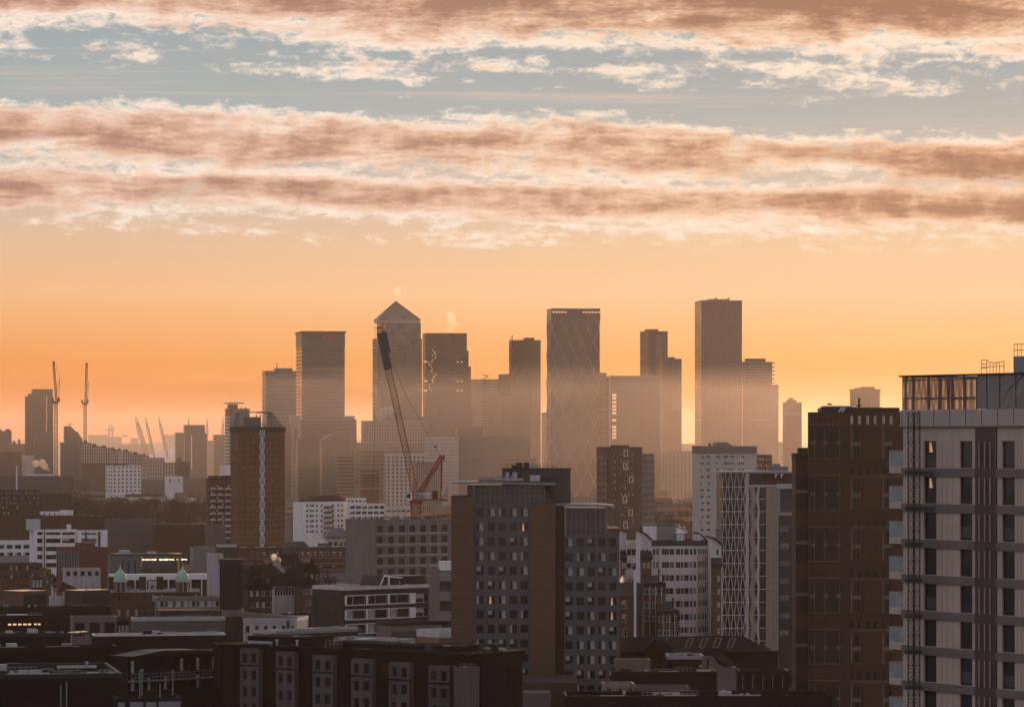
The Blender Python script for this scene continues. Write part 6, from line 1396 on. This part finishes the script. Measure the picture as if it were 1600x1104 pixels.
r, W_, D_, H_, fx = B('white bay front with tall windows under a slate roof, below the steam plume', 427, 429, 464, 914, 945, 8, PALEW, 'house', 'house', 7, win=(8, 1, .55, 2.4, 3, .25), kinds=('plain',))
gable(r, W_, D_, H_, 3.2, SLP); chim(r, .6, D_/2, H_+2.6)
r, W_, D_, H_, fx = B('white walled house with a sloping parapet and five small windows', 380, 464, 466, 966, 760, -12, PALEW, 'white_house', 'house', 12, win=(6, 1, .8, 1.5, 3, 1.6), kinds=('dark',), coping=STEEL)
b = MB(); b.extr([(0,-.01,H_),(W_*.98,-.01,H_),(0,-.01,zat(957.5,760))], (0,.4,0)); b.extr([(-.1,-.1,zat(957.2,760)),(W_,-.1,H_+.1),(W_,-.1,H_+.35),(-.1,-.1,zat(955.8,760))], (0,.7,0)); b.build('sloped_parapet', mat('soot_pink', (.13,.10,.095)), r)
b = MB(); b.box(fx(449), fx(452), -.5, -.05, H_-9, H_-.4); b.build('chimney_breast', SOOT, r)
B('black lean building with a pale corner pipe, left of the black clad office', 440, 442, 486, 960, 810, 3, DKW, 'building', 'building', 12)
for k, (xl, xc, xr, q, yy, dg, lab) in enumerate(((396,432,560,987,700,38,'flat terracotta roofed building with pale roof edges before the white walled house'),(470,566,648,1004,660,52,'large flat terracotta building with a corner towards the viewer, below the black clad office'),(560,640,655,1015,640,20,'low brown roof with a white rail left of the ochre pavilion'))):
    r, W_, D_, H_, fx = B(lab, xl, xc, xr, q, yy, dg, TERRA, 'flat_roof_building', 'building', 22, roof=mat('brown_felt', (.04,.03,.027), .8, .3, .2, spec=.15), coping=STEEL, ch=.12)
    b = MB(); b.box(W_*.4, W_*.6, D_*.3, D_*.5, H_-.5, H_+.3); b.box(W_*.1, W_*.2, D_*.5, D_*.7, H_-.5, H_+.2); b.build('rooflight', STEEL, r)

# terrace with pale bays at the bottom
Yt = 560; loc = P(348, HOR, Yt+22); loc.z = 0; pe = P(752, HOR, Yt-6); t = math.atan2(pe.y-loc.y, pe.x-loc.x); fx = along(loc, t); W_ = fx(752); zt = lambda q: zat(q, Yt)
r = thing('bay_terrace', 'long black terrace with pale stone bays of paired windows along the bottom of the picture', 'terrace', loc, t)
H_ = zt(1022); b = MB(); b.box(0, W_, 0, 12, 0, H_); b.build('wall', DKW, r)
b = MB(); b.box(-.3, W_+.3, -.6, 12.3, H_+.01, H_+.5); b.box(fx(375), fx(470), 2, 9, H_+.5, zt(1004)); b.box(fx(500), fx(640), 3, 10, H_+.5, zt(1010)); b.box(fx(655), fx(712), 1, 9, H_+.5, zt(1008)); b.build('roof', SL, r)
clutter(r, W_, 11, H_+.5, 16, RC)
SP = mat('weathered_stone', (.07,.064,.065), .85, .2, .3, streak=.3)
for k, (x0, x1) in enumerate(((382,411),(438,467),(495,527),(555,588),(614,647),(676,709))):
    q0 = 1022+k*3.0; p0, p1 = fx(x0), fx(x1); w = p1-p0; zb_ = zt(q0+1)
    b = MB(); us = [(w*.14, w*.38), (w*.6, w*.86)]; vs = [(zb_-2.35-j*2.75, zb_-.75-j*2.75) for j in range(4)]; vs.sort()
    wallgrid(b, 'front', w, 2, zb_-12, zb_, us, vs, .25, 0, off=(p0,-1.2,0)); wallgrid(b, 'left', w, 1.2, zb_-12, zb_, [], [], .2, 0, off=(p0,-1.2,0)); wallgrid(b, 'right', w, 1.2, zb_-12, zb_, [], [], .2, 0, off=(p0,-1.2,0)); b.quad([(p0,-1.2,zb_),(p1,-1.2,zb_),(p1,0,zb_),(p0,0,zb_)])
    bay = b.build('bay', SP, r)
    for u in us:
        for v in vs: o = bpy.data.objects.new('window', winmesh(u[1]-u[0], v[1]-v[0], 'plain', DARK_FR)); COL.objects.link(o); o.parent = bay; o.location = (p0+u[0], -.98, v[0])
    b = MB(); b.box(p0-.25, p1+.05, -1.35, -1.21, zb_-2.85, zb_-2.6); b.box(p0-.3, p1-.1, -1.5, -1.2, zb_-12, zb_-2.86) if False else None; b.build('string_course', DKW, bay)
r2, W2, D2, H2, f2 = B('plain grey stone end house of the terrace, left of the podium', 708, 711, 749, 1043, 552, 3, SP, 'end_house', 'house', 10)
B('black flat roofed building left of the grey tower block podium', 750, 752, 806, 1041, 560, 3, DKW, 'building', 'building', 20)
r, W_, D_, H_, fx = B('black clutter of ladders and white pipes left of the terrace bays', 340, 346, 382, 1008, 590, 10, DKW, 'service_building', 'building', 8)
b = MB()
for c, q0, q1 in ((350,1012,1050),(356,1014,1036),(372,1050,1083),(377,1052,1070),(386,1055,1075)): b.bar((fx(c),-.3,zat(q1,590)), (fx(c),-.3,zat(q0,590)), .16)
b.build('white_pipes', mat('pipe_grey', (.14,.14,.145), .6), r)
# bottom left yard roofs
r, W_, D_, H_, fx = B('black glazed pavilion with white balcony rails and a curved roof, bottom left', 170, 200, 352, 1026, 590, 36, DKW, 'pavilion', 'pavilion', 20, win=(6, 2, 2.2, 2.2, 3, .6), kinds=('half', 'plain'))
b = MB(); rail(b, 0, W_*.6, -.9, H_-4, 1.1, 16, .05); rail(b, W_*.62, W_, -.9, H_-4, 1.1, 10, .05); b.box(0, W_, -1, -.02, H_-4.2, H_-4); b.build('balcony_rail', mat('pipe_grey', (.14,.14,.145)), r)
b = MB(); b.extr([(0,-1.2,H_+.12),(W_*.3,-1.2,H_+.9),(W_*.7,-1.2,H_+.7),(W_,-1.2,H_+.12)], (0,D_,0)); b.build('curved_roof', mat('grey_felt', (.012,.012,.013), .6, .3, .3, spec=.2), r)
B('wide black flat roof with two glinting rooflights, bottom left', -20, -18, 182, 1012, 600, 2, DKW, 'flat_roof_building', 'building', 30)
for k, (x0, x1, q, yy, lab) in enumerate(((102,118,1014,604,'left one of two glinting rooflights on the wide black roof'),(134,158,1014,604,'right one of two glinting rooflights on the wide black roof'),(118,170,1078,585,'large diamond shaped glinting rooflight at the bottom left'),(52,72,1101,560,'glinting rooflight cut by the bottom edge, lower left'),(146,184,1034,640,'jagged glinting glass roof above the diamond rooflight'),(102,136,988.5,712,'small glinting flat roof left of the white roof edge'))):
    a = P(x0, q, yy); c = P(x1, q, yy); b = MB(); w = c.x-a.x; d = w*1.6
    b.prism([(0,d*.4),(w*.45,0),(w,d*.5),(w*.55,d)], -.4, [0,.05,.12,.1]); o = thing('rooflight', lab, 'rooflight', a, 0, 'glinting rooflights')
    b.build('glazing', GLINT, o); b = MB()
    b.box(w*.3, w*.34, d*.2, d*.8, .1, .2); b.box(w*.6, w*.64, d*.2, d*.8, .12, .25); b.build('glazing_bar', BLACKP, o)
B('black flat roofed yard building filling the bottom left corner', -30, -28, 190, 1055, 520, 3, DKW, 'yard_building', 'building', 26, coping=BLACKP)
r, W_, D_, H_, fx = B('row of white garage doors at the bottom edge, left', 176, 182, 285, 1092, 500, 6, DKW, 'garage_row', 'garages', 8)
b = MB()
for c0, c1 in ((184,195),(203,224),(228,244),(248,282)): b.box(fx(c0), fx(c1), -.1, -.02, H_-6, H_-.4)
b.build('pale_panels', mat('panel_dusk', (.14,.145,.16), .7, .2, .6), r)
b = MB()
for c in (98, 107, 222, 254): b.bar((fx(c),3,H_-4), (fx(c),3,H_+R.uniform(2,4)), .09); 
b.build('vent_pipes', mat('pipe_grey', (.14,.14,.145)), r)
for k, (c, q0, q1, yy) in enumerate(((95.5,1040,1062,600),(222,1048,1070,560),(270,1050,1066,570),(107,1072,1090,560))):
    a = P(c, q1, yy); b = MB(); b.bar((0,0,-3), (0,0,zat(q0,yy)-a.z), .12, n=6); b.lathe([(.25,zat(q0,yy)-a.z-.1),(.3,zat(q0,yy)-a.z+.2),(.05,zat(q0,yy)-a.z+.4)], 8)
    tag(b.build('flue_pipe', mat('pipe_grey', (.14,.14,.145)), None, a), ['thin pale flue pipe on the wide black roof, above the diamond rooflight','thin pale flue pipe left of the balcony rails','short pale flue pipe under the balcony rails','short pale flue pipe left of the diamond rooflight'][k], 'flue pipe', 'flue pipes on the dark roofs')
# bottom right roofs
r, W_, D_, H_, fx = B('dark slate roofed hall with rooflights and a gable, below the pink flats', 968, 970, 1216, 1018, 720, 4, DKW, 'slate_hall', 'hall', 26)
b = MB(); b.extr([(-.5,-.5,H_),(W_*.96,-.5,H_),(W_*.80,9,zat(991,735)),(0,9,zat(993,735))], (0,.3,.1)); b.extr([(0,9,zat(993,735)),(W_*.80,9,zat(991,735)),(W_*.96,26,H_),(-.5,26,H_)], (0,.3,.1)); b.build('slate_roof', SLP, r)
b = MB(); 
for c in (1022, 1036): b.extr([(fx(c)-2.6,-1.2,H_),(fx(c),-1.2,H_+2.8),(fx(c)+2.6,-1.2,H_)], (0,5,0))
b.build('roof_gable', SLP, r)
for c in (1034, 1075, 1097, 1119, 1141):
    z0, z1 = H_+.55, zat(1000, 730); b = MB(); x = fx(c); p0, p1 = Vector((x-.6,.9,z0+.25)), Vector((x+.6,5.2,z0+1.95))
    for o_ in (0, 1.0): b.bar(p0+Vector((o_,0,0)), p1+Vector((o_,0,0)), .1)
    b.bar(p0, p0+Vector((1,0,0)), .1); b.bar(p1, p1+Vector((1,0,0)), .1); b.build('rooflight', mat('rooflight_pale', (.09,.09,.095), .6, .1, spec=.3), r)
r, W_, D_, H_, fx = B('pale brick gable end with a dark slit under a steep slate roof, bottom right', 1095, 1097, 1150, 1043, 690, 4, mat('soot_pink', (.13,.10,.095)), 'gable_house', 'house', 8)
b = MB(); b.extr([(0,-.02,H_),(W_*.62,-.02,H_),(W_*.3,-.02,zat(1024,690)),(0,-.02,zat(1024,690))], (0,.4,0)); b.build('gable', mat('soot_pink', (.13,.10,.095)), r)
b = MB(); b.extr([(W_*.3,-.4,zat(1023.5,690)),(W_*.66,-.4,H_+.1),(W_*1.05,6,H_+.1),(W_*.7,6,zat(1023,690))], (0,.1,.25)); b.build('steep_roof', SLP, r)
b = MB(); b.box(W_*.13, W_*.2, -.06, -.01, H_-1.2, zat(1028,690)); b.build('slit_window', BLACKP, r)
B('brown plastered box at the foot of the grey tower block, bottom right', 960, 962, 1016, 1031, 650, 3, mat('plaster_brown', (.13,.095,.082), .9, .25, .3, streak=.3), 'box_house', 'building', 8)
r, W_, D_, H_, fx = B('black shed roof in front of the brown plastered box', 955, 960, 1120, 1050, 640, 3, DKW, 'shed', 'shed', 12)
B('pale plastered cottage wall with a small dark door, bottom right', 942, 944, 992, 1069, 620, 4, mat('plaster_pink', (.19,.14,.125), .9, .25, .3, streak=.3), 'cottage', 'house', 7, win=(3, 1, .8, 1.6, 3, .7))
B('dim brick cottage right of the pale plastered cottage', 992, 994, 1078, 1074, 622, 4, mat('mid_grey_wall', (.08,.071,.068)), 'cottage', 'house', 7, win=(4, 1, 1.0, 1.6, 3, .7), kinds=('half', 'dark'))
B('wide black roof along the bottom edge, right of the podium', 880, 884, 1300, 1088, 560, 2, DKW, 'flat_roof_building', 'building', 40)
b = MB(); a = P(1095, 1026, 700)
r, W_, D_, H_, fx = B('long black roof with two thin bright gutters, bottom right', 1040, 1044, 1100, 1025, 700, 3, DKW, 'flat_roof_building', 'building', 12, coping=STEEL)
b = MB(); b.box(W_*.25, W_*.45, 2, 5, H_-.4, H_+.3); b.build('rooflight', GREYP, r)
B('black terrace with pale drainpipes at the foot of the zigzag building', 1150, 1154, 1232, 1048, 660, 4, DKW, 'terrace_row', 'houses', 8, win=(5, 2, .5, 3, 4, .4), kinds=('half',))

# ================================================================ low far districts seen in the gaps
taken = []
rg = random.Random(21)
tints = [('brown brick', BRICKO), ('dark red brick', BRICKR), ('pale rendered', RENDER), ('cream', CREAM), ('sooty brick', BRICKD), ('grey panelled', GREYP), ('taupe', TOWERB)]
forms = ['long low', 'small square', 'narrow', 'wide', 'squat', 'slightly taller']
zones = [(0, 345, 1300, 1750, 22, 'among low roofs left of brick tower'), (0, 100, 2050, 2700, 12, 'left of the dark wood'), (100, 345, 2860, 3200, 20, 'beyond the dark wood on the left'), (446, 560, 2150, 2950, 16, 'between the brick tower and the crane'),
         (640, 706, 1500, 2800, 8, 'behind the crane mast'), (1024, 1086, 1900, 3100, 18, 'in hazy gap right of umber apartments'), (970, 1030, 1000, 1400, 5, 'behind the pink flats'), (380, 540, 1150, 1230, 5, 'in front of the long brick range')]
seen = {}
ordn = ['nearest', 'second', 'third', 'fourth', 'fifth', 'sixth', 'seventh', 'eighth', 'ninth']
for x0, x1, y0, y1, n, where in zones:
    k = 0; tries = 0
    while k < n and tries < 400:
        tries += 1
        yy = rg.uniform(y0, y1); w = rg.uniform(12, 34); px = rg.uniform(x0, x1); h = rg.uniform(7, 13)+(4 if rg.random() < .15 else 0); d = rg.uniform(9, 14); dg = rg.uniform(3, 28)
        cx, cyy = (px-800)/F*yy, yy
        if any(abs(cx-a) < (w+b_)*.55 and abs(cyy-c) < (d+e)*.9 for a, c, b_, e in taken): continue
        q = HOR+(CAMZ-h)*F/yy
        tn, tm = rg.choice(tints); fm = rg.choice(forms); pitched = rg.random() < .55
        lab = f"{fm} {tn} {'pitched house' if pitched else 'flat block'} {where}"
        pw = w*F/yy; taken.append((cx, cyy, w, d)); k += 1
        r, W_, D_, H_, fx = lbox(px-pw*.62, px-pw*.5, px+pw*.5, q, yy, dg, lab, 'house' if pitched else 'low_block', 'house' if pitched else 'building', d, 'low buildings '+where); seen.setdefault(lab, []).append((px, r))
        nw = max(2, int(W_/3.2)); us = spans(W_, nw, 1.2); rows = [(H_-2.2-2.9*j, H_-.9-2.9*j) for j in range(2)][::-1]
        walls(r, W_, D_, 0, H_, {'front': (us, rows)}, tm, ROOF, tm, .2, .3, .1, .4)
        put_windows(r, W_, D_, [('front', u[0], v[0]) for u in us for v in rows], 1.2, 1.3, rg.choice((WHITE_FR, DARK_FR)), .2, ('plain', 'half', 'curtain'))
        if pitched: gable(r, W_, D_, H_, rg.uniform(2, 3.4), rg.choice((SLP, mat('grey_slate', (.06,.06,.065)), mat('clay_tile', (.13,.06,.04), .9, .25, .4)))); chim(r, W_*.2, D_/2, H_+2)
        elif rg.random() < .5:
            b = MB(); b.box(W_*.2, W_*.5, 2, D_*.6, H_-.4, H_+1.6); b.build('roof_hut', tm, r)

for lab, rs in seen.items():                                    # look-alikes: told apart by their order from the left
    if len(rs) > 1:
        rs.sort(key=lambda a: a[0])
        for k, (_, r) in enumerate(rs): r['label'] = (('leftmost' if k == 0 else 'rightmost' if k == len(rs)-1 else ordn[k]+' from left')+' '+lab)
# ================================================================ trees (winter, nearly bare) and the dark wood
def tree_into(bt, bl, x, y, h, rr, nleaf, rnd, z=0):
    top = Vector((x, y, z+h*.45)); bt.bar((x,y,z), top, h*.022, n=5, r2=h*.014)
    ends = []
    for k in range(7):
        a = rnd.uniform(0, 6.28); e = top+Vector((math.cos(a)*rr*rnd.uniform(.3,.8), math.sin(a)*rr*rnd.uniform(.3,.8), h*rnd.uniform(.15,.5))); bt.bar(top-Vector((0,0,h*rnd.uniform(0,.15))), e, h*.009, n=4, r2=h*.003); ends.append(e)
        for j in range(3):
            f_ = e+Vector((rnd.gauss(0,rr*.25), rnd.gauss(0,rr*.25), abs(rnd.gauss(0,h*.1)))); bt.bar(top.lerp(e, rnd.uniform(.4,.9)), f_, h*.004, n=3, r2=h*.0015); ends.append(f_)
    for k in range(nleaf):
        c = rnd.choice(ends)+Vector((rnd.gauss(0,rr*.16), rnd.gauss(0,rr*.16), rnd.gauss(0,h*.05))); s_ = rnd.uniform(.2,.7)
        a = Vector((rnd.gauss(0,1),rnd.gauss(0,1),rnd.gauss(0,1))).normalized()*s_; b_ = a.orthogonal().normalized()*s_*.5
        bl.quad([c-a, c+b_, c+a, c-b_])
TWIG = mat('winter_twigs', (.026,.02,.016), .9, .3, .5, spec=.1); BARK = mat('bark', (.04,.03,.025), .95, .3, 1)
rt = random.Random(8)
bt, bl = MB(), MB()
for k in range(190):
    px = rt.uniform(105, 335); yy = rt.uniform(2150, 2800)
    tree_into(bt, bl, (px-800)/F*yy, yy, rt.uniform(11, 18), rt.uniform(5, 8), 170, rt)
i = len(bt.v); bt.v += bl.v; bt.f += [tuple(i+x for x in f_) for f_ in bl.f]; bt.m += [1]*len(bl.f)
o = bt.build('wood', [BARK, TWIG]); tag(o, 'dark mass of bare winter trees on the left, beyond the white office', 'wood', None, 'stuff')
bt, bl = MB(), MB()
for k in range(46):
    px = rt.uniform(1020, 1090); yy = rt.uniform(2000, 3000)
    tree_into(bt, bl, (px-800)/F*yy, yy, rt.uniform(10, 16), rt.uniform(4, 6), 110, rt)
i = len(bt.v); bt.v += bl.v; bt.f += [tuple(i+x for x in f_) for f_ in bl.f]; bt.m += [1]*len(bl.f)
o = bt.build('wood', [BARK, TWIG]); tag(o, 'hazy brown mass of bare trees in the gap before the tallest tower', 'wood', None, 'stuff')
spots = [(515,905,1190,'bare tree before the long brick range, left of the concrete shell'),(533,900,1180,'bare tree at the left corner of the concrete shell'),(655,900,985,'bare tree before the concrete shell, above the black clad office'),(300,850,1330,'bare tree beside the grey box workshop'),(452,842,1500,'bare tree at the right foot of the brick tower'),(475,852,1400,'bare tree in front of the white rendered flats'),(1015,868,880,'bare tree between the flats roof and the umber apartments'),(20,905,1150,'bare tree before the dark red terrace at the left edge'),(85,860,1290,'bare tree left of the rust red hall'),(155,900,1040,'bare tree before the lit sign hall'),(35,760,2200,'bare tree by the long pale depot')]
for px, q, yy, lab in spots:
    h = rt.uniform(9, 13); x = (px-800)/F*yy; zt_ = zat(q, yy); r = thing('tree', lab, 'tree', (x, yy, 0), 0, 'single bare trees')
    bt, bl = MB(), MB(); tree_into(bt, bl, 0, 0, max(6, min(h, zt_+3)), 3.2, 260, rt); bt.build('trunk', BARK, r); bl.build('crown', TWIG, r)

# ================================================================ steam plumes
def steam(label, px0, q0, px1, q1, Y, r0, r1, dens, seed):
    a, c = P(px0, q0, Y), P(px1, q1, Y); rn = random.Random(seed); bm = bmesh.new()
    n = 22; L_ = (c-a).length; ph = rn.uniform(0, 6)
    for k in range(n):
        f_ = k/(n-1); rr = (r0+(r1-r0)*f_)*rn.uniform(.45, .95)
        sw = math.sin(f_*7.5+ph)*L_*.07*(.3+f_); p = a.lerp(c, f_)-a+Vector((sw+rn.gauss(0,rr*.45), rn.gauss(0,rr*.4), rn.gauss(0,rr*.35)))
        bmesh.ops.create_icosphere(bm, subdivisions=2, radius=rr, matrix=Matrix.Translation(p))
    me = bpy.data.meshes.new('steam'); bm.to_mesh(me); bm.free(); o = bpy.data.objects.new('steam', me); COL.objects.link(o); o.location = a
    rm = o.modifiers.new('union', 'REMESH'); rm.mode = 'VOXEL'; rm.voxel_size = max(.08, r0*.3)
    tag(o, label, 'steam', None, 'stuff')
    m = bpy.data.materials.new('steam_vapour'); m.use_nodes = True; nt = m.node_tree
    for x in list(nt.nodes): nt.nodes.remove(x)
    v = nt.nodes.new('ShaderNodeVolumePrincipled'); ou = nt.nodes.new('ShaderNodeOutputMaterial'); nt.links.new(v.outputs[0], ou.inputs['Volume'])
    v.inputs['Color'].default_value = (1,.93,.88,1); v.inputs['Anisotropy'].default_value = .7
    t_ = nt.nodes.new('ShaderNodeTexCoord'); ns = nt.nodes.new('ShaderNodeTexNoise'); nt.links.new(t_.outputs['Object'], ns.inputs['Vector']); ns.inputs['Scale'].default_value = 1.6/r1; ns.inputs['Detail'].default_value = 4
    mr = nt.nodes.new('ShaderNodeMapRange'); nt.links.new(ns.outputs[0], mr.inputs[0]); mr.inputs[1].default_value = .32; mr.inputs[2].default_value = .66; mr.inputs[3].default_value = 0; mr.inputs[4].default_value = dens; nt.links.new(mr.outputs[0], v.inputs['Density'])
    me.materials.append(m)
steam('bright steam plume drifting left over the brick house roofs, above the white bay front', 445, 897, 426, 870, 1080, .55, 1.5, 1.3, 1)
steam('steam drifting up beside the grey tower block above the wet flat roof', 971, 928, 984, 897, 790, .8, 1.6, .9, 2)
steam('small steam puff at the foot of the dark brick tower on the left', 77, 734, 64, 723, 2400, .9, 2.8, .8, 3)
steam('pale steam puff below the pyramid tower', 592, 649, 607, 641, 3560, 4, 5.5, .25, 4)
steam('thin steam above the pyramid tower', 625, 470, 620, 452, 4060, 1.5, 4, .07, 5)
steam('thin steam above the square dark glass tower', 704, 517, 709, 492, 4100, 3, 6, .05, 6)
